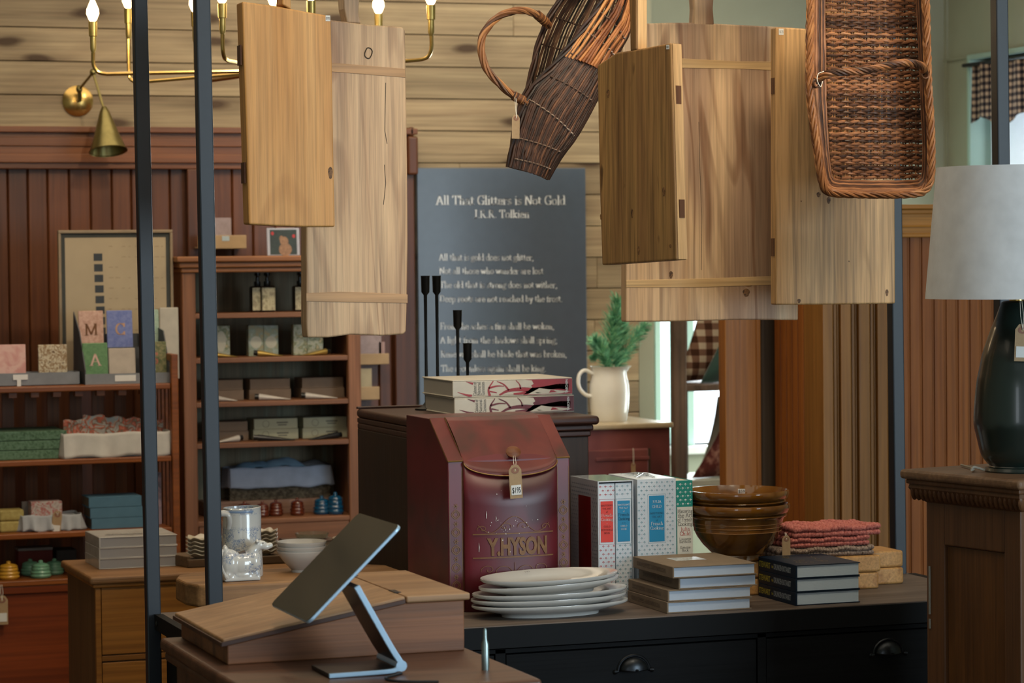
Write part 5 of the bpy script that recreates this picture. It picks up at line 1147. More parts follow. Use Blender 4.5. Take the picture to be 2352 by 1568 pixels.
mb = MB(); pts = [Pn+ud*(v_+.001)+V((0, u+.001, 0))-nrm*.0007 for u, v_ in rr(Wd-.002, L_-.002, .011)]; mb.ext(pts, nrm*.0008); mb.build('screen', scr, t)
# stand: arm and foot bent from one plate
Mn = oy(803, 1334, Yn+.02)-nrm*.006; Hn = oy(913, 1530, Yn+.02); Hn.z = SZ+.012
t = thing('tablet_stand', 'pale blue L-shaped metal stand carrying the tablet on the sales desk', 'tablet stand', (Hn.x, Yn, SZ)); SW = .115
hp_ = bez([Mn-nrm*.004+ud*.0, Mn.lerp(Hn, .5)+V((.002, 0, .002)), Mn.lerp(Hn, .90)+V((0, 0, 0)), Hn+V((-.006, 0, -.004))], 18)
base0 = V((Hn.x-.125, 0, SZ+.0045))
def plate(pts, th, y0_, y1_, mat, nm, bev=.001):
    mb = MB(); up_, dn = [], []
    for i, p in enumerate(pts):
        d = (pts[min(i+1, len(pts)-1)]-pts[max(i-1, 0)]); d.y = 0; d.normalize(); nn = V((-d.z, 0, d.x)); tt = th[i] if hasattr(th, '__len__') else th
        up_.append(V((p.x, y0_, p.z))+nn*tt/2); dn.append(V((p.x, y0_, p.z))-nn*tt/2)
    mb.ext(up_+dn[::-1], (0, y1_-y0_, 0)); return mb.build(nm, mat, t, bevel=bev)
full = hp_[:-1]+bez([hp_[-2], Hn+V((-.004, 0, -.0045)), Hn+V((-.03, 0, -.0070)), base0], 12)[1:]
A_pts = bez([hp_[0], hp_[len(hp_)//2], Hn+V((.0, 0, .008))], 16)
plate(A_pts, [.010]*len(A_pts), Yn+.0, Yn+.006, alu, 'arm_edge'); plate(A_pts, [.009]*len(A_pts), Yn+.006, Yn+SW, dkp, 'arm')
Bp = bez([Hn+V((.003, 0, .004)), Hn+V((-.006, 0, -.003)), Hn+V((-.028, 0, -.0065)), base0], 16)
ths = [.016, .014]+[.010]*4+[.0075]*30
plate(Bp, ths[:len(Bp)], Yn, Yn+.006, alu, 'foot_edge'); plate(Bp, [q*.9 for q in ths[:len(Bp)]], Yn+.006, Yn+SW, dkp, 'foot')
mb = MB(); mb.tube([V((Hn.x+.001, Yn-.0006, Hn.z+.002)), V((Hn.x+.001, Yn+SW, Hn.z+.002))], .0095, 16); mb.build('hinge', alu, t, smooth=True)
mb = MB(); q = Pn+ud*L_*.48+V((0, .1, 0))-nrm*.0068; mb.obox(q, V((0, .05, 0)), ud*.03, nrm*.001); mb.build('mount_plate', dkp, t)
pn = oz(1115, 1538, SZ)
mb = MB(); mb.lathe([(0, 0), (.0065, 0), (.0068, .010), (.0062, .045), (.0035, .052), (.0030, .068), (.0018, .071), (0, .071)], 20, pn)
single(mb, 'metal_pen', plain('brushed_steel', '#93a3a2', .3, .9), 'slim steel pen standing upright on the corner of the sales desk', 'pen', pn, smooth=True)
mb = MB(); a_ = V((Hn.x-.01, Yn-.012, SZ+.002)); mb.tube(bez([a_+V((.01, .01, 0)), a_, a_+V((-.03, -.03, 0)), a_+V((-.02, -.07, 0)), a_+V((.04, -.10, 0))], 30), .0022, 6)
single(mb, 'charging_cable', plain('black_cable', '#15181b', .5), 'black charging cable curling from under the tablet stand', 'cable', a_, smooth=True)
# ================================================================= poster
PYs = 9.035; p0, p1 = oy(957, 385, PYs), oy(1345, 385, PYs); pz0 = oy(1150, 1010, PYs)[2]; pw = p1.x-p0.x
t = thing('poem_poster', 'tall dark slate-blue printed poster with a white poem, on the plank wall', 'poster', (p0.x, PYs, pz0))
mb = MB(); mb.box(p0.x, PYs, pz0, p1.x, PYs+.033, p0.z); mb.build('canvas', plain('slate_blue_canvas', '#465363', .33, 0, .06, 30, spec=.8), t, bevel=.003)
PK = lambda x, y: oy(x, y, PYs)
white_t = plain('poster_white_ink', '#dfe6ec', .6, 0, 0, 30)
def pl(s, x0, x1, ybase, cap, align='l'):
    ps, w_ = serif(s, .050, .018); a, b = PK(x0, ybase), PK(x1, ybase); k = (PK(x0, ybase-cap).z-PK(x0, ybase).z)/.7; kx = (b.x-a.x)/w_; sl_ = (b.z-a.z)/(b.x-a.x); mb = MB()
    for p in ps: mb.flat([V((a.x+u*kx, PYs-.0008, a.z+v_*k+u*kx*sl_)) for u, v_ in p])
    mb.build('lettering', white_t, t)
pl('All That Glitters is Not Gold', 1001, 1299, 470, 21); pl('J.R.R. Tolkien', 1088, 1216, 500, 18)
for s, x0, x1, yb in (('All that is gold does not glitter,', 1008, 1226, 598), ('Not all those who wander are lost', 1009, 1248, 629), ('The old that is strong does not wither,', 1010, 1280, 661), ('Deep roots are not reached by the frost.', 1010, 1292, 693),
        ('From the ashes a fire shall be woken,', 1011, 1273, 756), ('A light from the shadows shall spring;', 1011, 1280, 788), ('Renewed shall be blade that was broken,', 1012, 1302, 820), ('The crownless again shall be king.', 1013, 1254, 853)): pl(s, x0, x1, yb, 15)
# ================================================================= chandelier and sconce
cc = od(648, 160, 7.55); cc.z = oy(648, 162, cc.y)[2]
t = thing('chandelier', 'brass chandelier with thin curved arms and lit candle bulbs', 'chandelier', cc)
mb = MB(); mb.tube([cc+V((0, 0, -.03)), cc+V((0, 0, .9)), V((cc.x, cc.y, 3.2))], .009, 12); mb.lathe([(0, -.04), (.018, -.035), (.026, -.01), (.026, .02), (.012, .04)], 20, cc); mb.build('stem', M['brass'], t, smooth=True)
mb = MB(); mb.lathe([(.06, 3.2-.012-cc.z), (.062, 3.2-.001-cc.z)], 24, cc); mb.build('ceiling_plate', M['brass'], t)
tips = [(215, 50, 170, 7.45, 1), (297, 20, 190, 7.85, 1), (450, 28, 190, 8.02, 1), (512, 8, 137, 7.10, 1), (630, 14, 190, 8.05, 0), (716, 2, 128, 6.98, 0), (871, 32, 175, 7.95, 1), (991, 12, 136, 7.35, 1)]
for i, (px_, cupy, army, d_, _) in enumerate(tips):
    tip = od(px_, army, d_)
    zt_ = od(px_, cupy+62, d_).z
    rad = V((tip.x-cc.x, tip.y-cc.y, 0)); ln_ = rad.length; rd = rad.normalized()
    az = cc.z+.0
    P1 = V((tip.x, tip.y, zt_)); arm = [cc+V((0, 0, 0)), V((cc.x, cc.y, cc.z))+rd*(ln_*.5)+V((0, 0, (tip.z-cc.z)*.5)), V((tip.x, tip.y, tip.z))-rd*.035, V((tip.x, tip.y, tip.z))-rd*.012+V((0, 0, .006)), V((tip.x, tip.y, tip.z+.028)), P1]
    mb = MB(); mb.tube(arm[:2]+bez(arm[2:], 14), .0055, 8); am = mb.build('arm', M['brass'], t, smooth=True)
    mb = MB(); c0 = od(px_, cupy+62, d_); h1 = (od(px_, cupy, d_)-od(px_, cupy+62, d_)).length
    mb.lathe([(.0055, -.01), (.0085, 0), (.0085, h1*.45), (.0115, h1*.47), (.0125, h1), (.011, h1), (0, h1-.002)], 16, V((tip.x, tip.y, zt_))); mb.build('candle_sleeve', M['sleeve'], am, smooth=True)
    b0 = V((tip.x, tip.y, zt_+h1)); mb = MB(); mb.lathe([(.006, 0), (.011, .006), (.0175, .022), (.0165, .034), (.009, .052), (.003, .066), (0, .072)], 20, b0); mb.build('bulb', M['bulb'], am, smooth=True)
    if i in (0, 3, 6): lamp('chandelier_bulb_light', 'POINT', b0+V((0, 0, .03)), 5, (1, .72, .4), .03)
sw = oy(178, 232, PY-.025); sw = oy(178, 232, WY)
t = thing('wall_sconce', 'brass swing-arm wall sconce with cone shade on the plank wall', 'wall lamp', sw)
q = Matrix.Rotation(radians(90), 3, 'X'); mb = MB(); mb.lathe([(0, 0), (.050, 0), (.052, .006), (.040, .014), (.014, .020), (0, .020)], 32); kb = MB(); kb.v = [sw+q @ p for p in mb.v]; kb.f = mb.f; kb.r = mb.r; kb.build('backplate', M['brass'], t, smooth=True)
j0_, j1_, j2_, j3_ = sw+V((0, -.05, .0)), oy(182, 205, WY-.06), oy(214, 166, WY-.18), oy(240, 256, WY-.24)
mb = MB(); mb.tube([sw, j0_, j1_], .007, 8); mb.tube([j1_, j2_], .0045, 8); mb.tube([j2_, j3_], .0045, 8); mb.ball(j2_, .012, .012, .012, 12, 8); mb.ball(j1_, .011, .011, .014, 12, 8); mb.build('arm', M['oldbrass'], t, smooth=True)
ax = (oy(245, 360, WY-.26)-oy(238, 276, WY-.245)).normalized(); ax = V((ax.x-.02, -.28, ax.z)).normalized(); q = V((0, 0, -1)).rotation_difference(ax).to_matrix()
h_ = .130; mb = MB(); mb.lathe([(.008, .02), (.014, .008), (.017, 0), (.020, -.01), (.036, -.06), (.058, -h_), (.064, -h_-.003), (.062, -h_-.004), (.034, -.058), (.015, -.008), (0, -.006)], 36)
kb = MB(); kb.v = [j3_+ax*.004+q @ V((p.x, p.y, -(-p.z))) for p in mb.v]; kb.f = mb.f; kb.r = mb.r; kb.build('cone_shade', M['oldbrass'], t, smooth=True)
# ================================================================= alcove: red cabinet, jug, ladder, pillows
Yc = 8.3; rx0, rx1 = 2.75, oy(1545, 990, Yc)[0]; rz_ = oy(1450, 972, Yc)[2]; rp_ = mottled('worn_maroon_painted_cabinet', ['#4f2523', '#6b3432', '#7d4440'], 6, .6)
t = thing('maroon_cabinet', 'maroon painted cabinet in the alcove carrying the cream jug', 'cabinet', (rx0, Yc, 0))
mb = MB(); mb.box(rx0, Yc, 0, rx1-.008, Yc+.42, rz_-.018); mb.build('body', rp_, t, bevel=.004)
mb = MB(); mb.box(rx0-.01, Yc-.012, rz_-.018, rx1, Yc+.43, rz_); mb.build('top', plain('pale_worn_cabinet_top', '#b7a88a', .35), t, bevel=.005)
X_ = lambda x, y: oy(x, y, Yc-.004)
d0, d1 = X_(1358, 1030), X_(1492, 1200)
mb = MB(); mb.box(rx0+.05, Yc-.012, .2, X_(1488, 1031).x, Yc, X_(1400, 1032).z); dd = mb.build('door', rp_, t, bevel=.005)
mb = MB(); mb.box(X_(1356, 0).x, Yc-.016, X_(1400, 1058).z, X_(1480, 0).x, Yc-.012, X_(1400, 1050).z); mb.build('panel_moulding', rp_, dd, bevel=.002)
mb = MB(); mb.box(X_(1489, 1031).x, Yc-.003, .2, X_(1494, 1031).x, Yc, X_(1400, 1032).z); mb.build('door_gap', M['darkpost'], t)
tp = X_(1451, 1066); tp.y = Yc-.018; hang_tag(tp, .032, 'small pale tag hanging on the maroon cabinet door', None, 0, string_to=tp+V((0, .003, .055)))
jy = 8.45; jc = oy(1400, 968, jy); jc.z = rz_; KJ = (jc-CAM).dot(FW)/6200
cream = plain('cream_glazed_stoneware', '#e6e6e0', .3, 0, .04, 20, coat=.3)
t = thing('cream_jug', 'cream stoneware jug holding green fir sprigs on the maroon cabinet', 'jug', jc)
pf = [(0, 0), (38, 0), (40, 3), (44, 30), (46, 60), (45, 85), (41, 100), (40, 112), (42, 122), (45, 126), (43, 126), (38, 112), (38, 20), (0, 18)]
mb = MB(); mb.lathe([(r_*KJ, z_*KJ) for r_, z_ in pf], 40, jc)
for p in mb.v:
    if p.z-jc.z > 112*KJ and p.x-jc.x > .02: p.x += .35*(p.z-jc.z-112*KJ)*((p.x-jc.x)/.04)
mb.build('body', cream, t, smooth=True)
mb = MB(); hh = [oy(x, y, jy-.0) for x, y in ((1362, 858), (1344, 850), (1332, 858), (1328, 875), (1332, 893), (1345, 906), (1360, 910))]; mb.tube(bez(hh, 24), .0062, 10); mb.build('handle', cream, t, smooth=True)
fir = mottled('soft_green_fir_foliage', ['#4b8f70', '#74b592', '#9bd0a0'], 60, .7); 
def frond(pts, wd, name='fir_sprig', seedv=0):
    random.seed(seedv); cv = bez(pts, 26); mb = MB(); mb.tube(cv, .002, 5)
    n_ = len(cv)
    for i in range(3, n_):
        d = (cv[min(i+1, n_-1)]-cv[i-1]).normalized(); f_ = i/n_; w_ = wd*(1-.75*abs(f_-.45))
        for k in range(14):
            a = random.uniform(0, 2*pi); o_ = d.orthogonal().normalized(); e_ = (o_*cos(a)+d.cross(o_)*sin(a)); tip = cv[i]+(d*.75+e_*.75)*w_*random.uniform(.7, 1.1)
            mb.tube([cv[i], cv[i].lerp(tip, .5)+V((0, 0, .001)), tip], [.0018, .0018, .0005], 3)
    return mb
J = lambda x, y, d=0: oy(x, y, jy+d)
for k, (pts, wd) in enumerate((([J(1400, 860), J(1402, 800), J(1410, 740), J(1418, 690)], .065), ([J(1405, 860), J(1430, 820, .02), J(1455, 780, .03), J(1482, 748, .03)], .05), ([J(1395, 860), J(1385, 820, -.03), J(1378, 800, -.03), J(1366, 782, -.03)], .05), ([J(1402, 860), J(1418, 800, .02), J(1425, 760, .02), J(1415, 730, 0)], .06), ([J(1402, 862), J(1395, 835), J(1380, 815, .02), J(1362, 822, .02)], .03))):
    mb = frond(pts, wd, seedv=k); single(mb, 'fir_sprig', fir, 'soft green fir sprig standing in the cream jug', 'sprig', pts[0], 'fir sprigs in the cream jug')
random.seed(11)
Yl = 8.62; rust = wood('grey_brown_ladder_wood', '#4a3a2d', '#6d5948', 'Z', 1, .7)
t = thing('display_rack', 'rustic wooden rack with pillows on its shelves before the bright window', 'rack', oy(1560, 1200, Yl))
l0, l1 = oy(1549, 900, Yl).x, oy(1578, 900, Yl).x
sh1, sh2 = oy(1600, 884, Yl).z, oy(1610, 1102, Yl).z
for x in (l0, l1+.50): mb = MB(); mb.box(x, Yl, 0, x+(l1-l0), Yl+.04, 1.95); mb.build('upright', rust, t, bevel=.004)
for x in (l0+.125, l1+.50): mb = MB(); mb.box(x, Yl+.28, 0, x+(l1-l0), Yl+.32, 1.95); mb.build('upright', rust, t, bevel=.004)
for z_ in (sh1, sh2, .5): mb = MB(); mb.ext([(l0+.002, Yl+.001, z_-.022), (l1+.53, Yl+.001, z_-.022), (l1+.53, Yl+.32, z_-.022), (l0+.128, Yl+.32, z_-.022)], (0, 0, .022)); mb.build('shelf', rust if z_ == sh1 else plain('pale_painted_shelf', '#a3a493', .6), t, bevel=.003)
def pillow(x0, y, z0, w_, h_, d_, slant, mat, label, lean=.0):
    """soft square cushion standing on its lower edge; slant moves the top sideways (it slumps against its neighbour)"""
    t = MB(); c = V((x0+w_/2, y, z0+h_/2))
    def f(u, v, s):
        x, y_ = (u-.5)*2, (v-.5)*2; k = (1-abs(x)**3)*(1-abs(y_)**3); pinch = 1-.07*(1-y_*y_); ph = 1-.05*(1-x*x)
        return c+V((x*w_/2*pinch+slant*(y_+1)/2, s*d_/2*max(0, k)**.6+lean*(y_+1)/2, y_*h_/2*ph))
    for s in (-1, 1): t.grid(lambda u, v: f(u, v, s), 20, 20)
    t.tube([f(u, v, 1) for u, v in [(i/12, 0) for i in range(12)]+[(1, i/12) for i in range(12)]+[(1-i/12, 1) for i in range(12)]+[(0, 1-i/12) for i in range(12)]], .004, 6, closed=True)
    zm = min(p.z for p in t.v)
    for p in t.v: p.z += z0+.0005-zm
    return single(t, 'throw_pillow', mat, label, 'pillow', c, smooth=True)
Ey = lambda a: Matrix.Rotation(radians(a), 3, 'Y')
X2 = lambda px, d: oy(px, 890, Yl+d).x
pillow(X2(1556, .20), Yl+.20, sh1, .42, .42, .12, .13, checks('brown_cream_check', '#a89a86', '#6b5142', '#3c261b', .046), 'brown and cream checked pillow on the upper shelf of the rack')
pillow(X2(1612, .06), Yl+.065, sh1, .40, .42, .09, .20, plain('deep_green_velvet', '#0f3b35', .8, 0, .1, 20, sheen=.6), 'deep green velvet pillow on the upper shelf, before the checked one')
pillow(X2(1590, .07), Yl+.07, sh2, .36, .25, .09, .15, mottled('burgundy_leaf_print', ['#4a1c18', '#54211c', '#8f6a5e'], 34, .9, .2, .1), 'burgundy leaf-print pillow slumped on the lower shelf of the rack')
pillow(X2(1602, .22), Yl+.22, sh2, .38, .27, .09, .08, cloth('cream_linen', '#b8b8a8', 600), 'plain cream pillow behind the burgundy pillow on the lower shelf')
# ================================================================= butcher block, pitcher, cow creamer
def bx(x0, y0, x1, y1, Y, dep, zb=None):
    """extents of a frontal box seen at pixels, front at plane Y, optional real bottom"""
    a, b = oy(x0, (y0+y1)/2, Y), oy(x1, (y0+y1)/2, Y); t_ = oy((x0+x1)/2, y0, Y).z; b_ = oy((x0+x1)/2, y1, Y).z if zb is None else zb
    return (a.x, Y, b_, b.x, Y+dep, t_)
def sbox(nm, ext_, mat, label, cat, group=None, bevel=.002):
    mb = MB(); mb.box(*ext_); return single(mb, nm, mat, label, cat, (ext_[0], ext_[1], ext_[2]), group, bevel=bevel)
blkw = wood('brown_butcher_block', '#77532f', '#a97f52', 'X', 1, .5, .9, rings=True, c3='#6b4a2a'); SB = .952
t = thing('butcher_block_table', 'thick rounded butcher block table carrying the blue floral pitcher and cow creamer', 'table', (1.365, 6.09, 0))
mb = MB(); o_ = [(1.385, 6.10), (1.43, 6.075), (1.88, 6.075), (1.90, 6.12), (1.90, 6.30), (1.86, 6.335), (1.43, 6.335), (1.385, 6.31), (1.366, 6.25), (1.366, 6.15)]
mb.ext([(x, y, SB-.054) for x, y in o_], (0, 0, .054)); mb.build('top', blkw, t, bevel=.007, seg=3)
for x, y in ((1.46, 6.11), (1.86, 6.11), (1.46, 6.29), (1.86, 6.29)): mb = MB(); mb.box(x-.02, y-.018, 0, x+.02, y+.018, SB-.054); mb.build('leg', blkw, t, bevel=.003)
def transfer(name, z0, z1, b0=None):
    mt, n, l, b = base(name, C('#c3c3bf'), .14); b.inputs['Coat Weight'].default_value = .5; mp = coords(n, l, (1, 1, 1), False)
    vo = n.new('ShaderNodeTexVoronoi'); vo.inputs['Scale'].default_value = 55; nz = noise(n, l, mp.outputs[0], 120, 4, 1.5); ns = noise(n, l, mp.outputs[0], 28, 2, .6); l.new(mp.outputs[0], vo.inputs['Vector'])
    s_ = n.new('ShaderNodeSeparateXYZ'); l.new(mp.outputs[0], s_.inputs[0])
    zr = ramp(n, l, s_.outputs[2], [(0, 0), (1, 1)]); mrr = n.new('ShaderNodeMapRange'); l.new(s_.outputs[2], mrr.inputs[0]); mrr.inputs[1].default_value = z0; mrr.inputs[2].default_value = z1
    band = ramp(n, l, mrr.outputs[0], [(0, 0), (.2, 1), (.8, 1), (1, 0)] if b0 is None else b0)
    m1 = ramp(n, l, nz.outputs['Fac'], [(.46, 0), (.52, 1), (.58, .2)]); m2 = ramp(n, l, ns.outputs['Fac'], [(.45, 0), (.50, 1)])
    f = mix(n, l, m1.outputs[0], m2.outputs[0], 1, 'MULTIPLY'); f = mix(n, l, f, band.outputs[0], 1, 'MULTIPLY')
    l.new(mix(n, l, C('#c6c6c1'), C('#5f779c'), f), b.inputs['Base Color']); return mt
pcn = oy(556, 1322, 6.22); pcn.z = SB; KP = (pcn-CAM).dot(FW)/6200
t = thing('pitcher', 'tall white pitcher with blue floral transfer print on the butcher block', 'pitcher', pcn)
pf = [(0, 0), (47, 0), (48.5, 3), (48, 30), (45, 90), (42, 140), (41, 152), (42, 157), (40, 158), (38.5, 150), (42, 80), (44, 10), (0, 8)]
mb = MB(); mb.lathe([(r_*KP, z_*KP) for r_, z_ in pf], 48, pcn)
for p in mb.v:
    if p.z-pcn.z > 140*KP and p.x-pcn.x > 0: p.x += .10*(p.x-pcn.x); p.z += .002*((p.x-pcn.x)/.04)
mb.build('body', transfer('blue_transfer_pitcher_glaze', .03, .165, [(0, .0), (.1, 1), (.62, 1), (.68, 0), (.86, 0), (.9, 1), (.97, 1), (1, 0)]), t, smooth=True)
mb = MB(); mb.lathe([(41.6*KP, 148*KP), (42.0*KP, 149*KP), (41.9*KP, 152.5*KP), (41.5*KP, 153*KP)], 48, pcn); mb.build('blue_band', plain('soft_blue_band', '#7f93ad', .2), t, smooth=True)
mb = MB(); hh = [oy(x, y, 6.165) for x, y in ((530, 1182), (512, 1178), (500, 1186), (495, 1215), (499, 1250), (512, 1275))]; hh[0].y = 6.20; hh[-1].y = 6.20
mb.tube(bez(hh, 24), [.0075]*21, 12); mb.tube(bez([oy(509, 1180, 6.16), oy(524, 1183, 6.155), oy(527, 1198, 6.16), oy(525, 1212, 6.17)], 14), .0062, 10); mb.build('handle', porc, t, smooth=True)
ccw = oy(556, 1330, 6.13); ccw.z = SB; KC = (ccw-CAM).dot(FW)/6200; Q = lambda x, y, d=0: V((oy(x, y, 6.13+d).x, 6.13+d, max(oy(x, y, 6.13+d).z, SB+.004)))
t = thing('cow_creamer', 'white cow-shaped creamer with blue floral print standing before the pitcher', 'creamer', ccw)
mb = MB(); k = KC
mb.ball(Q(556, 1296), 38*k, 22*k, 30*k, 20, 14); mb.ball(Q(528, 1294), 26*k, 23*k, 34*k, 18, 12); mb.ball(Q(582, 1290), 20*k, 21*k, 30*k, 18, 12)
mb.ball(Q(522, 1318), 17*k, 20*k, 16*k, 16, 10); mb.ball(Q(586, 1316), 12*k, 18*k, 18*k, 16, 10); mb.ball(Q(556, 1318), 34*k, 19*k, 14*k, 16, 10); mb.ball(Q(517, 1272), 9*k, 12*k, 22*k, 12, 8)
mb.tube(bez([Q(572, 1288), Q(580, 1268), Q(590, 1254), Q(600, 1250)], 12), [20*k, 19*k, 17*k, 15*k, 14*k, 13*k, 12*k, 12*k, 12*k, 12*k, 12*k, 12*k, 12*k][:len(bez([Q(572, 1288), Q(580, 1268), Q(590, 1254), Q(600, 1250)], 12))], 14)
mb.ball(Q(600, 1251), 14*k, 10*k, 11*k, 14, 10); mb.tube([Q(602, 1252), Q(612, 1255), Q(621, 1252)], [10*k, 8*k, 7.5*k], 12); mb.ball(Q(620, 1252), 7.5*k, 8*k, 7*k, 12, 8)
for s_ in (-1, 1):
    mb.ball(Q(590, 1243, s_*11*k), 5*k, 7*k, 4*k, 10, 8); mb.tube([Q(594, 1243, s_*5*k), Q(590, 1237, s_*9*k)], [3*k, 1.5*k], 8)
mb.box(ccw.x-45*k, ccw.y-17*k, SB+.0005, ccw.x+40*k, ccw.y+17*k, SB+.012)
o = mb.build('body', transfer('blue_transfer_cow_glaze', .008, .075), t, smooth=True, ang=180)
d = o.modifiers.new('r', 'REMESH'); d.mode = 'VOXEL'; d.voxel_size = .0022; d.use_smooth_shade = True; d = o.modifiers.new('s', 'SMOOTH'); d.iterations = 5
mb = MB(); mb.tube(bez([Q(512, 1262, -.02), Q(506, 1285, -.028), Q(512, 1310, -.03), Q(522, 1328, -.028)], 20), [.0035]*16+[.006]*5, 8); mb.build('tail', porc, t, smooth=True)
mb = MB(); mb.tube([Q(549, 1268, -.006)+V((0, 0, -.004)), Q(563, 1265, -.006)+V((0, 0, -.002))], .0045, 10); mb.build('pouring_hole', plain('brown_hole_shade', '#4d3e33', .4), t, smooth=True)  # solid brown rod; the hole's inner shade is put into its colour
def eye(P): mb = MB(); mb.ball(P, .0015, .0015, .0015, 8, 6); mb.build('eye', M['ink'], t, smooth=True)
eye(Q(604, 1247, -9.5*k))
# white footed bowls
def wbowl(c, r, h, z, label, nm='footed_bowl'):
    mb = MB(); mb.lathe([(0, 0), (r*.42, 0), (r*.42, .006), (r*.5, .010), (r*.78, h*.55), (r, h-.004), (r, h), (r*.96, h), (r*.7, h*.55), (0, .014)], 40, (c.x, c.y, z))
    return single(mb, nm, porc, label, 'bowl', (c.x, c.y, z), 'white bowls nested on the butcher block', smooth=True)
bc2 = oy(693, 1300, 6.25); rb = 58*KP
for i in range(3): wbowl(bc2, rb, .052, SB+i*.0105, 'white conical bowl behind the tablet, '+('lowest', 'middle', 'topmost')[i]+' of the nested three')
# ================================================================= pine chest and what stands on it
PZ = .88; px0, py0, px1, py1 = 1.293, 6.95, 2.36, 7.385
pinef = wood('orange_pine_chest_front', '#8e591f', '#b57a34', 'X', .8, .45, .8, knots=.5); pines = wood('brown_pine_chest_side', '#5c4227', '#7c5d3a', 'Z', .9, .5, .8)
t = thing('pine_chest', 'honey pine chest of drawers with moulded top at lower left', 'chest of drawers', (px0, py0, 0))
mb = MB(); mb.box(px0, py0, PZ-.020, px1, py1, PZ); mb.build('top', wood('worn_pine_top', '#7d5731', '#a0744a', 'X', .8, .45, .8), t, bevel=.007, seg=3)
mb = MB(); mb.box(px0+.010, py0+.010, PZ-.030, px1-.01, py1, PZ-.020); mb.build('top_moulding', pinef, t, bevel=.003)
cx = px0+.018; cy = py0+.018
mb = MB(); mb.box(cx, cy+.012, 0, px1-.02, py1-.005, PZ-.030); mb.build('carcase', pines, t)
Xc = lambda p, y=1400: oy(p, y, cy)[0]; Zc = lambda y: oy(300, y, cy)[2]
mb = MB(); sx_ = Xc(232); mb.box(cx-.001, cy, 0, sx_, cy+.014, PZ-.031); mb.build('stile', pinef, t, bevel=.001)
mb = MB(); mb.box(px1-.05, cy, 0, px1-.02, cy+.014, PZ-.031); mb.build('stile', pinef, t, bevel=.001)
for a, b in ((Zc(1503), Zc(1515)), (.42, .44), (.10, .12)): mb = MB(); mb.box(sx_+.001, cy+.001, min(a, b), px1-.051, cy+.012, max(a, b)); mb.build('rail', pinef, t, bevel=.001)
for a, b in ((Zc(1500.5), Zc(1337)), (.4425, Zc(1518.5)), (.1225, .4175)):
    mb = MB(); mb.box(sx_+.002, cy+.002, a, px1-.053, cy+.013, b); dr = mb.build('drawer', pinef, t, bevel=.002)
    for x in (1.62, 2.06): mb = MB(); mb.lathe([(0, 0), (.008, 0), (.008, .012), (.017, .018), (.017, .024), (.008, .03), (0, .03)], 20); kb = MB(); q = Matrix.Rotation(radians(90), 3, 'X'); kb.v = [V((x, cy+.002, (a+b)/2))+q @ p for p in mb.v]; kb.f = mb.f; kb.r = mb.r; kb.build('knob', pinef, dr, smooth=True)
gry = mottled('pale_grey_shrinkwrapped_cover', ['#a7a29b', '#b4b0aa'], 20, .25); gpg = pages('grey_white_pages', '#a3a1a0', 'Z', 1300); zz = PZ
for i in range(3):
    x0_, x1_ = oy(228, 1290, 7.12)[0], oy(409+i*.0, 1290, 7.12)[0]; y0_ = 7.12+.002*i
    b = book('landscape_book', x0_+.001*i, x1_, y0_, y0_+.20, zz, .0278, gry, gpg, 'thick pale grey wrapped book on the pine chest, '+('bottom', 'middle', 'top')[i]+' of three', 'pale grey wrapped books on the pine chest', bk=.002, sq=.0025)
    if i == 2:
        mb = MB(); ln = [(x0_+.03+.1*k/30, y0_+.07+.018*abs(sin(k*.5))+.01*sin(k*1.7)) for k in range(31)]
        mb.flat([V((u, v_, zz+.0282)) for u, v_ in ln]+[V((x0_+.13, y0_+.045, zz+.0282)), V((x0_+.03, y0_+.05, zz+.0282))]); mb.build('cover_picture', mottled('grey_hills_print', ['#6f6c69', '#8e8a85', '#5a5a5c'], 70, .4), b)
    zz += .0282
tray = wood('rough_dark_tray_wood', '#4a3723', '#7a6043', 'X', 1, .6, .8); ty0 = 7.06; tx0 = oy(430, 1285, ty0)[0]; tx1 = oy(893, 1278, ty0)[0]
t = thing('wooden_tray', 'long rough wooden tray of dishes on the pine chest', 'tray', (tx0, ty0, PZ))
mb = MB(); mb.box(tx0, ty0, PZ+.0005, tx1, ty0+.27, PZ+.012); mb.build('bottom', tray, t, bevel=.002)
mb = MB()
mb.ext([(tx0-.03, ty0+.10, PZ+.001), (tx0, ty0, PZ+.001), (tx0, ty0, PZ+.030), (tx0-.03, ty0+.10, PZ+.030)], (.010, .004, 0)); mb.build('side', tray, t, bevel=.002)
mb = MB(); mb.box(tx0, ty0-.008, PZ+.001, tx1, ty0, PZ+.022); mb.build('side', tray, t, bevel=.002)
mb = MB(); mb.box(tx1-.01, ty0, PZ+.012, tx1, ty0+.27, PZ+.026); mb.build('side', tray, t, bevel=.002)
cream_p = plain('cream_glazed_scalloped_dish', '#b5ab97', .18, 0, .04, 20, coat=.4)
def scal(c, r, h, z, label, grp):
    mb = MB(); pf = [(r*.5, 0), (r*.52, .003), (r*.8, h*.55), (r, h), (r*.97, h+.002), (r*.75, h*.6), (r*.4, .006)]
    n_ = 48; b0 = len(mb.v)
    mb.lathe(pf, n_, (c.x, c.y, z))
    for i, p in enumerate(mb.v):
        dx, dy = p.x-c.x, p.y-c.y; rr_ = math.hypot(dx, dy)
        if rr_ > r*.7: a = math.atan2(dy, dx); s_ = 1+.05*cos(8*a); p.x = c.x+dx*s_; p.y = c.y+dy*s_; p.z += .003*cos(8*a)*(rr_/r)
    return single(mb, 'scalloped_dish', cream_p, label, 'dish', (c.x, c.y, z), grp, smooth=True)
c1 = oy(472, 1275, 7.15); c2 = oy(602, 1262, 7.18); c3 = oy(630, 1265, 7.12); TZ = PZ+.0125
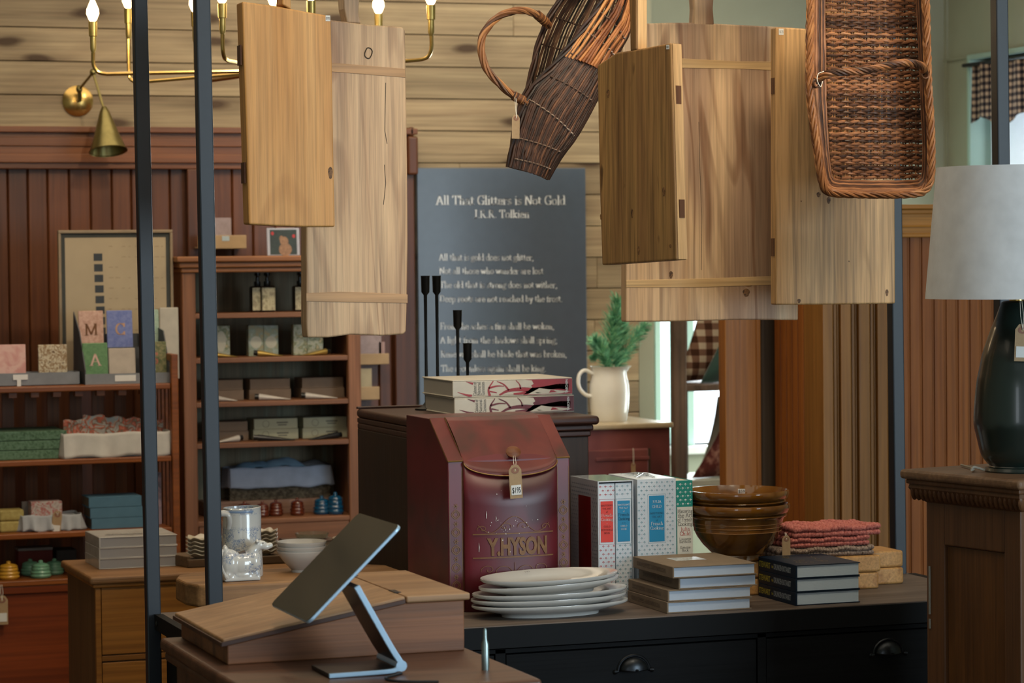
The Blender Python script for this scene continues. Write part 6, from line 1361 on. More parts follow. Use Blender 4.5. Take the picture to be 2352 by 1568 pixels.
for i in range(5): scal(c1, .052, .016, TZ+i*.0105, 'cream scalloped dish left of the pitcher, '+('lowest', 'second from the bottom', 'middle', 'second from the top', 'topmost')[i]+' of its stack', 'cream scalloped dishes left of the pitcher')
for i in range(6): scal(c2, .043, .014, TZ+.0+i*.0105, 'cream scalloped dish behind the pitcher right side, '+('lowest', 'second from the bottom', 'third from the bottom', 'third from the top', 'second from the top', 'topmost')[i]+' of six', 'cream scalloped dishes right of the pitcher')
c4 = oy(648, 1265, 7.10)
for i in range(2): scal(V((c2.x+.10, 7.13, 0)), .050, .014, TZ+i*.0105, ('lower', 'upper')[i]+' of two wide cream scalloped dishes between the pitcher and white bowls', 'wide cream scalloped dishes on the tray')
e_ = bx(682, 1232, 770, 1252, 7.22, .11); zb_ = e_[5]-.022
t = thing('brown_book', 'small brown-spined book under the glass dish on the tray', 'book', (e_[0], 7.2, TZ))
mb = MB(); mb.box(e_[0]-.03, 7.19, TZ, e_[3], 7.30, TZ+.002); mb.box(e_[0]-.03, 7.19, TZ+.028, e_[3], 7.30, TZ+.030); mb.box(e_[0]-.03, 7.19, TZ, e_[0]-.027, 7.30, TZ+.030); mb.build('cover', plain('dusty_brown_cover', '#5b4336', .5), t, bevel=.001)
mb = MB(); mb.box(e_[0]-.027, 7.193, TZ+.002, e_[3]-.002, 7.297, TZ+.028); mb.build('page_block', pages('old_cream_pages', '#a39682', 'Z'), t)
gc = V((e_[0]+.05, 7.245, TZ+.0305)); mb = MB(); mb.lathe([(.036, 0), (.044, .004), (.047, .016), (.0455, .016), (.042, .006), (.0, .004)], 40, gc)
single(mb, 'glass_dish', plain('clear_gilded_glass', '#d8d4c4', .05, 0, 0, 10, trans=.9), 'low round glass dish on the small brown book', 'dish', gc, smooth=True)
sbox('linen_box', (tx1-.12, 7.10, TZ, tx1-.015, 7.26, TZ+.028), plain('tan_card_box', '#6e5f45', .7), 'flat tan box at the right end of the wooden tray', 'box')
mb = MB(); mb.lathe([(0, 0), (.04, 0), (.055, .006), (.054, .008), (.04, .003), (0, .003)], 32, (tx1-.07, 7.18, TZ+.0285)); single(mb, 'saucer', cream_p, 'small cream saucer lying on the flat tan box', 'saucer', (tx1-.07, 7.18, TZ+.0285), smooth=True)
# ================================================================= slatted shelf at left
SY = 8.2; sl_w = wood('orange_brown_slatted_shelf_wood', '#6f3a15', '#93521f', 'X', .8, .42, .8); slz = wood('brown_vertical_slat_wood', '#6b3d1d', '#8c5428', 'Z', .8, .45, .8)
LXa = .72; LXb = oy(411, 1000, SY)[0]; SD = .36
zsh = [oy(200, y, SY)[2] for y in (885, 1053, 1219, 1326)]
t = thing('slatted_shelf_unit', 'orange-brown wooden shelf unit with slatted back and sides at left', 'shelf unit', (LXa, SY, 0))
for i, z_ in enumerate(zsh): mb = MB(); mb.box(LXa, SY, z_-.017, LXb-.024, SY+SD, z_); mb.build('shelf', sl_w, t, bevel=.003)
zto = oy(400, 813, SY)[2]
mb = MB(); mb.box(LXb-.022, SY-.003, 0, LXb, SY+.022, zto); mb.build('post', sl_w, t, bevel=.003)
mb = MB(); mb.box(LXb-.022, SY+SD-.02, 0, LXb, SY+SD+.004, zto); mb.build('post', sl_w, t, bevel=.003)
for x in (LXa,): 
    for y in (SY, SY+SD-.02): mb = MB(); mb.box(x-.022, y, 0, x-.001, y+.022, zto); mb.build('post', sl_w, t, bevel=.003)
mb = MB(); mb.box(LXb-.018, SY+.022, zto-.022, LXb-.004, SY+SD-.02, zto); mb.build('side_rail', sl_w, t, bevel=.002)
for k in range(5): y = SY+.06+k*.056; mb = MB(); mb.box(LXb-.016, y, zsh[3], LXb-.006, y+.020, zto-.022); mb.build('side_slat', sl_w, t)
pitch = (oy(251, 1000, SY+SD)[0]-oy(200, 1000, SY+SD)[0]); xs0 = oy(18, 1000, SY+SD)[0]-pitch*9
for k in range(20):
    x = xs0+k*pitch
    if LXa < x < LXb-.05: mb = MB(); mb.box(x-pitch*.26, SY+SD-.012, zsh[3]-.3, x+pitch*.26, SY+SD-.001, zsh[0]-.0175); mb.build('back_slat', slz, t)
for k in range(16):
    x = oy(32, 903, SY)[0]+(k-6)*(oy(83, 903, SY)[0]-oy(32, 903, SY)[0])
    if LXa+.02 < x < LXb-.06: mb = MB(); mb.box(x-.012, SY+.02, zsh[0]-.033, x+.012, SY+.05, zsh[0]-.0172); mb.build('dowel_end', sl_w, t)
mb = MB(); mb.box(LXa, SY+.012, .08, LXb-.024, SY+SD-.02, zsh[3]-.0175); mb.box(LXa, SY+.004, zsh[3]-.040, LXb-.024, SY+.012, zsh[3]-.0175); mb.build('base_cabinet', wood('red_orange_base_panel', '#652a0d', '#823b14', 'X', .7, .42, .7), t, bevel=.002)
Z1, Z2, Z3, Z4 = zsh
card = plain('grey_display_cardboard', '#7b7f84', .75); dkcard = plain('dark_grey_card_side', '#4a4c50', .8)
# trays of notebooks on the top shelf
t = thing('display_tray', 'long grey card tray on the top slatted shelf, at the frame edge', 'display tray', (1.0, 8.3, Z1)); e_ = bx(-120, 857, 185, 884, 8.27, .10, Z1+.0003)
mb = MB(); x0, y0, z0, x1, y1, z1 = e_; mb.box(x0, y0, z0, x1, y0+.003, z1); mb.box(x0, y1, z0, x1, y1+.003, z1); mb.box(x0, y0, z0, x0+.003, y1, z1); mb.box(x1-.003, y0, z0, x1, y1, z1); mb.box(x0, y0, z0, x1, y1, z0+.002); mb.build('tray', card, t)
lb = bx(30, 860, 64, 872, 8.2665, .0005); mb = MB(); mb.box(*lb); mb.box(lb[0]+.012, lb[1], lb[2]-.022, lb[0]+.024, lb[4], lb[2]); mb.build('paper_label', M['white'], t)
pinkf = mottled('pink_white_marbled_cover', ['#c48d84', '#d3aa9f', '#cfa79c'], 25, .7); brf = mottled('brown_cream_floral_cover', ['#5e3f1f', '#c4b79d', '#7b5a30', '#cfc3ab'], 70, .7)
def leanbox(nm, e, tilt, mat, label, cat, group=None, th=None):
    x0, y0, z0, x1, y1, z1 = e; h = z1-z0; t_ = th or (y1-y0); mb = MB()
    q = Matrix.Rotation(-tilt, 3, 'X'); f = lambda x, y, z: V((x0, y0, z0))+q @ V((x, y, z))
    w_ = x1-x0; mb.add([f(x, y, z) for z in (0, h) for y in (0, t_) for x in (0, w_)], [(0, 2, 3, 1), (4, 5, 7, 6), (0, 1, 5, 4), (1, 3, 7, 5), (3, 2, 6, 7), (2, 0, 4, 6)])
    return single(mb, nm, mat, label, cat, (x0, y0, z0), group, bevel=.002), f
leanbox('notebook', bx(-15, 791, 60, 883, 8.30, .012, Z1+.003), .06, pinkf, 'pink marbled notebook standing in the long grey tray', 'notebook', 'notebooks in the grey tray')
leanbox('notebook', bx(89, 791, 155, 883, 8.30, .012, Z1+.003), .06, brf, 'brown and cream floral notebook standing in the long grey tray', 'notebook', 'notebooks in the grey tray')
t = thing('display_stand', 'stepped grey card stand holding letter pouches on the top slatted shelf', 'display stand', (1.45, 8.25, Z1)); xa_, xb_ = oy(196, 870, 8.24)[0], oy(392, 870, 8.24)[0]
mb = MB(); mb.box(xa_, 8.24, Z1+.0003, xb_, 8.243, oy(290, 857, 8.24)[2]); mb.build('front_panel', card, t)
for x, nmx in ((xa_, 'a'), (xb_-.003, 'b')):
    hz = oy(196, 715, 8.43)[2]; mb = MB(); mb.ext([(x, 8.243, Z1+.0003), (x, 8.243, Z1+.045), (x, 8.33, Z1+.16), (x, 8.43, hz if nmx == 'a' else Z1+.17), (x, 8.44, Z1+.0003)], (.003, 0, 0)); mb.build('side_panel', dkcard, t)
mb = MB(); mb.box(xa_+.003, 8.245, Z1+.0003, xb_-.003, 8.44, Z1+.004); mb.box(xa_+.003, 8.345, Z1+.004, xb_-.003, 8.348, Z1+.11); mb.box(xa_+.003, 8.437, Z1+.004, xb_-.003, 8.44, Z1+.15); mb.build('step_panel', dkcard, t)
lb = bx(264, 861, 312, 875, 8.2385, .0006); mb = MB(); mb.box(*lb); mb.build('paper_label', M['white'], t)
pouch = lambda nme, a, b: mottled(nme, [a, b], 90, .8)
pc_ = [('M', (183, 713, 240, 790), 8.385, pouch('pink_pouch', '#b88f7c', '#d0ab9b'), '#6d4218', 'pale pink', 0), ('C', (248, 712, 307, 800), 8.375, pouch('blue_violet_pouch', '#6470a8', '#7a84b5'), '#c59a77', 'blue-violet', 0), ('K', (325, 710, 368, 782), 8.385, pouch('pale_aqua_pouch', '#8aa392', '#a5b6a3'), '#1d5480', 'pale aqua', 0),
       ('A', (191, 787, 249, 868), 8.275, pouch('green_pouch', '#557a52', '#668a60'), '#cda99a', 'green', 0), ('', (251, 799, 312, 868), 8.275, plain('blank_grey_card', '#b3a698', .8), '', 'blank grey-beige', 0), ('S', (326, 784, 384, 864), 8.275, pouch('olive_floral_pouch', '#4f5a3a', '#8b8460'), '#b5705e', 'olive floral', 0)]
for ch, e, Y, mt, tc_, nmx, _ in pc_:
    zb_ = Z1+.0042 if Y < 8.3 else Z1+.0042
    o, f = leanbox('letter_pouch', bx(*e, Y, .006, zb_), .10, mt, '%s pouch%s on the stepped grey stand' % (nmx, ' with letter '+ch if ch else ' card'), 'pouch', 'letter pouches on the grey stand')
    if ch:
        zt2 = bx(*e, Y, .006)[5]-zb_; a = f((bx(*e, Y, 0)[3]-bx(*e, Y, 0)[0])/2, -.0006, zt2-.036 if ch in 'MCK' else zt2-.030)
        up_ = (f(0, 0, 1)-f(0, 0, 0)).normalized(); text(o, [ch], plain('letter_%s' % nmx.replace(' ', '_'), tc_, .6), a, (1, 0, 0), up_, .050, off=.0004, wv=.055)
leanbox('white_card', bx(368, 706, 411, 850, 8.50, .006, Z1+.0003), .02, plain('white_board', '#b9b3a6', .7), 'large blank white card standing at the right end of the top slatted shelf', 'card')
# framed print
e_ = bx(136, 528, 399, 880, 8.515, .02, Z1+.0003); x0, y0, z0, x1, y1, z1 = e_
t = thing('framed_print', 'large pale framed print with a column of small dark squares', 'framed picture', (x0, y0, z0))
mb = MB()
for q in ((x0, z0, x1, z0+.014), (x0, z1-.010, x1, z1), (x0, z0+.014, x0+.009, z1-.010), (x1-.009, z0+.014, x1, z1-.010)): mb.box(q[0], y0, q[1], q[2], y1, q[3])
mb.build('frame', plain('pale_wood_frame', '#8d7a60', .5), t, bevel=.002)
mb = MB(); mb.box(x0+.009, y0+.008, z0+.014, x1-.009, y1-.002, z1-.010); mb.build('mount', plain('dark_grey_mount', '#383a36', .7), t)
mb = MB(); mb.box(x0+.022, y0+.0065, z0+.02, x1-.022, y0+.0078, z1-.024); sh = mb.build('print_sheet', plain('aged_beige_paper', '#ad9c80', .7, 0, .06, 12), t)
for k in range(8):
    q = bx(215+k*1.1, 582+k*24.3, 235+k*1.1, 599+k*24.3, y0+.0060, .0004)
    if q[2] > z0+.03: mb = MB(); mb.box(*q); mb.build('printed_square', plain('slate_square', '#33393f', .7) if k == 0 else bpy.data.materials['slate_square'], sh)
mb = MB()
for k in range(9):
    for j in range(9):
        if random.random() < .7: q = bx(250+j*15, 565+k*24, 250+j*15+random.uniform(4, 12), 566+k*24, y0+.0060, .0003); mb.box(*q) if q[2] > z0+.03 else None
mb.build('fine_print', plain('faint_print', '#8b7b63', .8), sh)
# second shelf
gbx = mottled('green_textured_box', ['#3f5a42', '#56745a', '#62806a'], 120, .85)
zz = Z2
for i in range(3):
    e_ = bx(-40, 0, 137-i*0, 10, 8.24, .22, zz+.0002); h = .0285; sbox('storage_box', (e_[0], 8.24, zz+.0002, e_[3]+.002*(i-1), 8.46, zz+h), gbx, 'green textured flat box on the second slatted shelf, '+('bottom', 'middle', 'top')[i]+' of three', 'box', 'green boxes on the slatted shelf', .003); zz += h+.0006
lnn = cloth('off_white_linen_liner', '#cdc9c2', 700, .95, .12)
def drape(nm, x0, x1, y0, y1, z0, z1, label, mat, wave=.004, cat='basket', seedv=1, inner=None, wicker=None):
    """cloth-lined basket: wicker body, folded linen liner over its rim, contents heaped inside"""
    t = thing(nm, label, cat, (x0, y0, z0)); hz = z1-z0
    mb = MB(); n_ = 80
    def per(u):
        u = u % 1; w_, d_ = x1-x0, y1-y0; P = 2*(w_+d_); s_ = u*P
        if s_ < w_: return V((x0+s_, y0, 0)), V((0, -1, 0))
        s_ -= w_
        if s_ < d_: return V((x1, y0+s_, 0)), V((1, 0, 0))
        s_ -= d_
        if s_ < w_: return V((x1-s_, y1, 0)), V((0, 1, 0))
        s_ -= w_; return V((x0, y1-s_, 0)), V((-1, 0, 0))
    def f(u, v):
        p, nn = per(u); k = wave*(sin(u*70+seedv)+.6*sin(u*131)+.5*sin(u*23))*v; dr = .0025*sin(u*50+seedv)
        return (p.x+nn.x*(.004+k+.008*v), p.y+nn.y*(.004+k+.008*v), z0+hz+.002*sin(u*40)-(hz*(.97 if wicker is None else .62)+dr)*v)
    mb.grid(f, 160, 8, closeu=True); mb.build('linen_liner', mat, t, smooth=True, solid=.002)
    mb = MB(); mb.box(x0+.004, y0+.004, z0+.0005, x1-.004, y1-.004, z1-.006)
    if wicker: 
        mb = MB(); r_ = int(hz/.006)
        for j in range(r_):
            zz_ = z0+.003+j*.006; sh_ = .006*(1-j/r_); mb.tube([per(i/100)[0]+per(i/100)[1]*(-sh_+.0022*sin(i*pi/2+pi*(j % 2)))+V((0, 0, zz_)) for i in range(100)], .0030, 5, closed=True)
    mb.build('basket_body', wicker or mat, t, smooth=bool(wicker)); return t
e_ = bx(146, 993, 388, 1052, 8.225, .20, Z2+.0003); drape('lined_basket', e_[0], e_[3], 8.225, 8.43, Z2+.0003, e_[5], 'white linen-lined basket of floral pouches on the second slatted shelf', lnn, .004)
flr = mottled('coral_grey_floral_fabric', ['#8c8a88', '#a9a39c', '#6d5f50', '#b4553f', '#a99c90', '#8d9aa0'], 38, .85, 1.0)
for i in range(5):
    xx = e_[0]+.006+i*(e_[3]-e_[0]-.03)/4.6; hz = (.060, .072, .064, .058, .050)[i]; mb = MB()
    mb.grid(lambda u, v: (xx+u*.068, 8.26+i*.018+.012*sin(pi*u)*sin(pi*v), e_[5]-.02+(hz)*v+.003*sin(u*9+i)*v), 10, 8); single(mb, 'folded_pouch', flr, 'clear-wrapped coral and grey floral pouch in the lined basket, '+('leftmost', 'second from the left', 'middle', 'second from the right', 'rightmost')[i], 'pouch', (xx, 8.26+i*.018, e_[5]-.02), 'floral pouches in the lined basket', smooth=True, solid=.005)
# third shelf
ysoap = mottled('yellow_wrapped_soap', ['#a28f4d', '#b5a463'], 70, .7)
for i in range(2): sbox('soap_bar', bx(-20, 0, (43, 37)[i], 10, 8.26, .07, 0)[:2]+(Z3+.0003+i*.0345,)+(bx(-20, 0, (43, 37)[i], 10, 8.26, .07, 0)[3], 8.33, Z3+.034+i*.0345), ysoap, ('lower', 'upper')[i]+' of two yellow wrapped soap bars on the third slatted shelf', 'soap', 'yellow soap bars', .006)
e_ = bx(52, 1182, 184, 1218, 8.25, .10, Z3+.0003); drape('lined_basket', e_[0], e_[3], 8.25, 8.35, Z3+.0003, e_[5], 'small white cloth-lined basket with kraft tag on the third slatted shelf', cloth('white_cotton_liner', '#b8bcc2', 700), .006, seedv=3)
pkf = mottled('pink_white_floral_box', ['#b9b0ac', '#b0605a', '#c4bcb6', '#a8928a'], 60, .7, .8)
sbox('soap_box', (e_[0]+.03, 8.27, e_[5]-.006, e_[0]+.125, 8.33, e_[5]+.040), pkf, 'small pink floral box in the little white basket', 'box'); sbox('soap_box', (e_[0]+.012, 8.335, e_[5]-.006, e_[0]+.10, 8.348, e_[5]+.036), plain('grey_floral_box', '#837a74', .7), 'grey box behind the pink floral box in the little basket', 'box')
hang_tag(oy(132, 1182, 8.236), .058, 'kraft tag with white sticker on the small white basket', ' ', 0, lean=.12, string_to=oy(131, 1172, 8.243))
bl_ = cloth('dusty_blue_cloth_cover', '#5a8098', 800, .8, .12); zz = Z3
for i in range(3):
    e_ = bx(190, 0, 312, 10, 8.24, .10, 0); sp_ = MB(); th = .0325; t = thing('blue_book', 'dusty blue cloth book on the third slatted shelf, '+('bottom', 'middle', 'top')[i]+' of three', 'book', (e_[0], 8.24, zz), group='dusty blue books on the slatted shelf'); dx = .004*(i-1)
    mb = MB(); mb.box(e_[0]-dx, 8.24, zz+.0003, e_[3]-dx, 8.25, zz+th); mb.box(e_[0]-dx, 8.25, zz+.0003, e_[3]-dx, 8.36, zz+.003); mb.box(e_[0]-dx, 8.25, zz+th-.003, e_[3]-dx, 8.36, zz+th); mb.build('cover', bl_, t, bevel=.004, seg=3)
    mb = MB(); mb.box(e_[0]-dx+.002, 8.25, zz+.003, e_[3]-dx-.003, 8.355, zz+th-.003); mb.build('page_block', pages('aged_pages', '#7a6a58', 'Z'), t); zz += th+.0004
sbox('slim_box', bx(357, 1085, 371, 1200, 8.30, .09, Z3+.0003), mottled('pink_floral_slim_box', ['#a98f9c', '#9c8a98', '#6e6a7c'], 60, .7), 'slim upright lilac pink box at the right end of the third slatted shelf', 'box')
# honey pots
def honeypot(c, r, h, mat, label, grp, knobm=None):
    t = thing('honey_pot', label, 'honey pot', c, group=grp); mb = MB(); pf = [(0, 0), (r*.82, 0), (r*.9, h*.04)]
    for k in range(3):
        z0 = h*(.06+.18*k); rr_ = r*(1, .98, .88)[k]; pf += [(rr_*.90, z0), (rr_*.99, z0+h*.05), (rr_, z0+h*.09), (rr_*.96, z0+h*.14)]
    pf += [(r*.80, h*.64)]; mb.lathe(pf, 28, c); mb.build('body', mat, t, smooth=True, ang=180)
    mb = MB(); mb.lathe([(r*.82, h*.64), (r*.84, h*.68), (r*.78, h*.73), (r*.66, h*.79), (r*.42, h*.83), (r*.18, h*.85), (r*.22, h*.90), (r*.20, h*.96), (r*.1, h*.99), (0, h)], 28, c); mb.build('lid', mat, t, smooth=True, ang=180); return t
hy = plain('honey_yellow_glaze', '#c9962f', .15, 0, .15, 30, coat=.5); hg = plain('jade_green_glaze', '#6a9c80', .15, 0, .15, 30, coat=.5); hb = plain('amber_brown_pot_glaze', '#5a2410', .12, 0, .15, 30, coat=.6); hbl = plain('deep_teal_blue_glaze', '#0d4463', .12, 0, .1, 30, coat=.6)
g_ = 'beehive honey pots on the slatted shelf base'
for (x, y, Y, r, mt, la) in ((20, 1325, 8.26, .034, hy, 'honey-yellow ridged pot on the lowest slatted shelf'), (70, 1320, 8.34, .031, hg, 'jade green ridged pot at the back left of the three green ones'), (94, 1325, 8.255, .033, hg, 'jade green ridged pot at the front of the three green ones'), (125, 1322, 8.33, .030, hg, 'jade green ridged pot at the right, partly behind the front one')):
    p = oy(x, y, Y); honeypot(V((p.x, Y, Z4+.0004)), r, r*1.65, mt, la, g_)
sbox('gift_box', bx(42, 1264, 122, 1290, 8.42, .06, Z4+.0003), plain('red_white_box', '#7a2a20', .6), 'red gift box behind the green pots', 'box'); e_ = bx(42, 1262, 122, 1270, 8.415, .07); 
sbox('gift_box', (e_[0], 8.415, bx(42, 1264, 122, 1290, 8.42, .06)[5]+.0003, e_[3], 8.485, e_[5]+.006), plain('grey_white_box', '#9b948e', .7), 'flat pale grey box lying on the red gift box', 'box')
sbox('dark_box', bx(130, 1262, 176, 1288, 8.40, .09, Z4+.0003), plain('dark_grey_box', '#34312f', .6), 'dark grey box right of the jade green pots', 'box')
tg = oy(4, 1378, 8.19); hang_tag(V((tg.x, 8.185, tg.z)), .070, 'pale tag with floral sticker hanging at the left frame edge', ' ', 0, string_to=V((tg.x, 8.197, Z4-.008)))
# ================================================================= tall bookcase
KY = 8.5; kx0, kx1 = oy(417, 600, KY)[0], oy(829, 900, KY)[0]; KD = .30
ksh = [oy(600, y, KY)[2] for y in (718, 820, 921, 1015, 1192)]; kt = oy(550, 588, KY)[2]
bcw = wood('reddish_brown_bookcase_wood', '#6d4429', '#976646', 'Z', .9, .5, .8); bcx = wood('reddish_brown_bookcase_shelf', '#6d442b', '#926445', 'X', .9, .5, .8)
bck = wood('green_brown_worn_backboard', '#6f6852', '#8d7a62', 'Z', 1.2, .7, 1.0, rings=True, c3='#858c78')
t = thing('tall_bookcase', 'tall reddish brown bookcase of toiletries with moulded cornice at left', 'bookcase', (kx0, KY, 0))
pw_ = .046
for x in (kx0, kx1-pw_+.003): mb = MB(); mb.box(x, KY-.004, 0, x+pw_-.003, KY+.02, kt-.05); mb.build('stile', bcw, t, bevel=.003)
for x in (kx0, kx1-.016): mb = MB(); mb.box(x, KY+.02, 0, x+.016, KY+KD, kt-.05); mb.build('side_panel', bcw, t)
mb = MB(); mb.box(kx0+.016, KY+KD-.012, 0, kx1-.016, KY+KD, kt-.05); mb.build('back_panel', bck, t)
mb = MB(); mb.box(kx0-.004, KY-.012, kt-.052, kx1+.004, KY+KD, kt-.036); mb.box(kx0-.012, KY-.022, kt-.036, kx1+.012, KY+KD, kt-.018); mb.box(kx0-.022, KY-.034, kt-.018, kx1+.022, KY+KD, kt); mb.build('cornice', wood('cornice_wood', '#7a4a28', '#a06a3e', 'X', .9, .45, .8), t, bevel=.004, seg=3)
for z_ in ksh: mb = MB(); mb.box(kx0+.016, KY+.001, z_-.016, kx1-.016, KY+KD-.012, z_); mb.build('shelf', bcx, t, bevel=.002)
mb = MB(); mb.box(kx0+.046, KY-.001, .12, kx1-.046, KY+.012, ksh[4]-.017); mb.build('lower_panel', bcx, t)
K1, K2, K3, K4, K5 = ksh
botm = plain('dark_amber_bottle', '#1c1410', .1, 0, .05, 20, coat=.4); lab = mottled('cream_botanical_label', ['#8c8266', '#b3a988', '#76704f'], 60, .5); blkp = plain('black_plastic_pump', '#0e0f10', .3)
for i, (px_, Y) in enumerate(((592, 8.60), (614, 8.585), (690, 8.60))):
    c = oy(px_, 715, Y); c.z = K1+.0003; t = thing('pump_bottle', ['square pump bottle with botanical label, left of the touching pair', 'square pump bottle with botanical label, right of the touching pair', 'single square pump bottle half behind the pale board'][i], 'bottle', c, group='pump bottles on the bookcase top shelf')
    mb = MB(); mb.box(c.x-.024, Y-.02, c.z, c.x+.024, Y+.02, c.z+.085); mb.build('body', botm, t, bevel=.006)
    mb = MB(); mb.box(c.x-.0235+.002, Y-.0206, c.z+.006, c.x+.0215, Y-.0200, c.z+.080); mb.build('label_paper', lab, t)
    mb = MB(); mb.lathe([(.010, .085), (.011, .087), (.011, .100), (.006, .101), (.006, .118), (.010, .119), (.010, .128), (0, .129)], 16, (c.x, Y, c.z)); mb.tube([(c.x, Y, c.z+.124), (c.x-.006, Y-.018, c.z+.122), (c.x-.007, Y-.024, c.z+.116)], .004, 8); mb.build('pump', blkp, t, smooth=True)
cft = mottled('green_floral_carton', ['#9aa294', '#b9b9a4', '#6f7f5f', '#c0b08c'], 55, .6); 
def carton(e, mt, la, ovs=()):
    x0, y0, z0, x1, y1, z1 = e; t = thing('soap_carton', la, 'carton', (x0, y0, z0), group='decorated cartons on the bookcase'); mb = MB(); mb.box(*e); mb.build('carton', mt, t, bevel=.001)
    for (a, b, r1, r2) in ovs: mb = MB(); mb.flat([(x0+(x1-x0)*a+r1*cos(g), y0-.0006, z0+(z1-z0)*b+r2*sin(g)) for g in [i*pi/10 for i in range(20)]]); mb.build('printed_oval', plain('pale_oval_print', '#c4c2b0', .6), t)
    return t
carton(bx(488, 748, 528, 815, 8.60, .03, K2+.0003), cft, 'floral carton with pale oval, half behind the black post', ((.5, .5, .016, .034),))
carton(bx(571, 747, 605, 815, 8.60, .03, K2+.0003), mottled('grey_green_carton', ['#a9b3ac', '#8c9a88', '#a59a76'], 50, .6), 'left one of a pair of grey-green cartons behind a gold tube', ((.5, .45, .019, .020),))
carton(bx(606, 747, 639, 815, 8.60, .03, K2+.0003), bpy.data.materials['grey_green_carton'], 'right one of a pair of grey-green cartons behind a gold tube', ((.5, .45, .019, .020),))
carton(bx(674, 745, 705, 815, 8.60, .03, K2+.0003), cft, 'left dim carton under the pale board at the second bookcase shelf'); carton(bx(706, 745, 742, 815, 8.60, .03, K2+.0003), cft, 'right dim carton under the pale board at the second bookcase shelf')
def tube_(x0, y0, x1, y1, Y, zs, mt, capm, la, r=.011):
    a, b = oy(x0, y0, Y), oy(x1, y1, Y-.03); a.z = zs+r+.0005; b.z = zs+.0025; t = thing('cream_tube', la, 'tube', (a.x, a.y, zs), group='squeeze tubes lying on the bookcase shelves')
    d = (b-a).normalized(); mb = MB(); n_ = 14; s_ = d.cross(ZA).normalized()
    mb.grid(lambda u, v: a.lerp(b, v)+s_*(r*cos(2*pi*u))+ZA*(sin(2*pi*u)*(r*(1-v)+.0012*v)), 16, 8, closeu=True); mb.build('body', mt, t, smooth=True)
    mb = MB(); mb.tube([a-d*.014, a], r*.8, 14); mb.build('cap', capm, t, smooth=True)
gld = plain('pale_gold_tube', '#b59a55', .3, .7); wht = plain('white_tube', '#b3aca4', .4); bkt = plain('black_tube', '#17181a', .35)
tube_(478, 812, 545, 822, 8.55, K2, gld, blkp, 'gold squeeze tube, leftmost, half behind the black post'); tube_(593, 812, 650, 822, 8.55, K2, gld, blkp, 'gold squeeze tube lying before the grey-green cartons'); tube_(748, 812, 693, 822, 8.55, K2, gld, blkp, 'gold squeeze tube with cap to the right, lying at the second shelf end')
tube_(490, 912, 545, 922, 8.55, K3, wht, blkp, 'white squeeze tube, leftmost on the third bookcase shelf'); tube_(595, 912, 668, 922, 8.55, K3, wht, blkp, 'white squeeze tube in the middle of the third bookcase shelf'); tube_(702, 912, 775, 922, 8.55, K3, wht, blkp, 'white squeeze tube at the right of the third bookcase shelf')
tube_(548, 1008, 495, 1018, 8.55, K4, wht, blkp, 'white squeeze tube on the fourth bookcase shelf beside the black post'); tube_(592, 1006, 678, 1017, 8.55, K4, bkt, blkp, 'black squeeze tube with pale tip in the middle of the fourth shelf'); tube_(775, 1006, 712, 1017, 8.55, K4, bkt, blkp, 'black squeeze tube with cap to the right on the fourth shelf')
bxa = plain('pinkish_tan_carton', '#7d6855', .7, 0, .1, 30); bxb = plain('pale_cream_carton', '#a8a68c', .7, 0, .06, 30); prn = plain('carton_print', '#4d4a42', .7)
def twoboxes(x0, x1, yt, Y, zs, mt, la, th, k=0):
    for i in range(2):
        e = bx(x0+(2 if i else 0), 0, x1-(2 if i else 0), 10, Y, .10, 0); z0 = zs+.0003+i*(th+.0006); t = thing('flat_carton', ('lower ', 'upper ')[i]+la, 'carton', (e[0], Y, z0), group='flat cartons stacked on the bookcase'); mb = MB(); mb.box(e[0], Y, z0, e[3], Y+.10, z0+th); mb.build('carton', mt, t, bevel=.0012)
        if k: 
            mb = MB(); cx_ = e[0]+(e[3]-e[0])*.27; mb.tube([(cx_+.011*cos(g), Y-.0002, z0+th/2+.011*sin(g)) for g in [i*pi/10 for i in range(20)]], .0006, 4, closed=True); mb.build('printed_emblem', prn, t); 
            mb = MB(); mb.box(e[0]+(e[3]-e[0])*.52, Y-.0004, z0+th*.55, e[0]+(e[3]-e[0])*.78, Y, z0+th*.66); mb.box(e[0]+(e[3]-e[0])*.55, Y-.0004, z0+th*.33, e[0]+(e[3]-e[0])*.75, Y, z0+th*.42); mb.build('printed_lines', prn, t)
twoboxes(486, 548, 0, 8.60, K3, bxa, 'tan carton of the leftmost stack on the third bookcase shelf', .033); twoboxes(561, 657, 0, 8.60, K3, bxa, 'tan carton of the middle stack on the third bookcase shelf', .033); twoboxes(681, 780, 0, 8.60, K3, bxa, 'tan carton of the right stack on the third bookcase shelf', .033)
twoboxes(488, 558, 0, 8.60, K4, bxa, 'tan carton of the left stack on the fourth bookcase shelf', .031); twoboxes(569, 673, 0, 8.60, K4, bxb, 'cream carton of the middle stack on the fourth bookcase shelf', .034, 1); twoboxes(683, 787, 0, 8.60, K4, bxb, 'cream carton of the right stack on the fourth bookcase shelf', .034, 1)
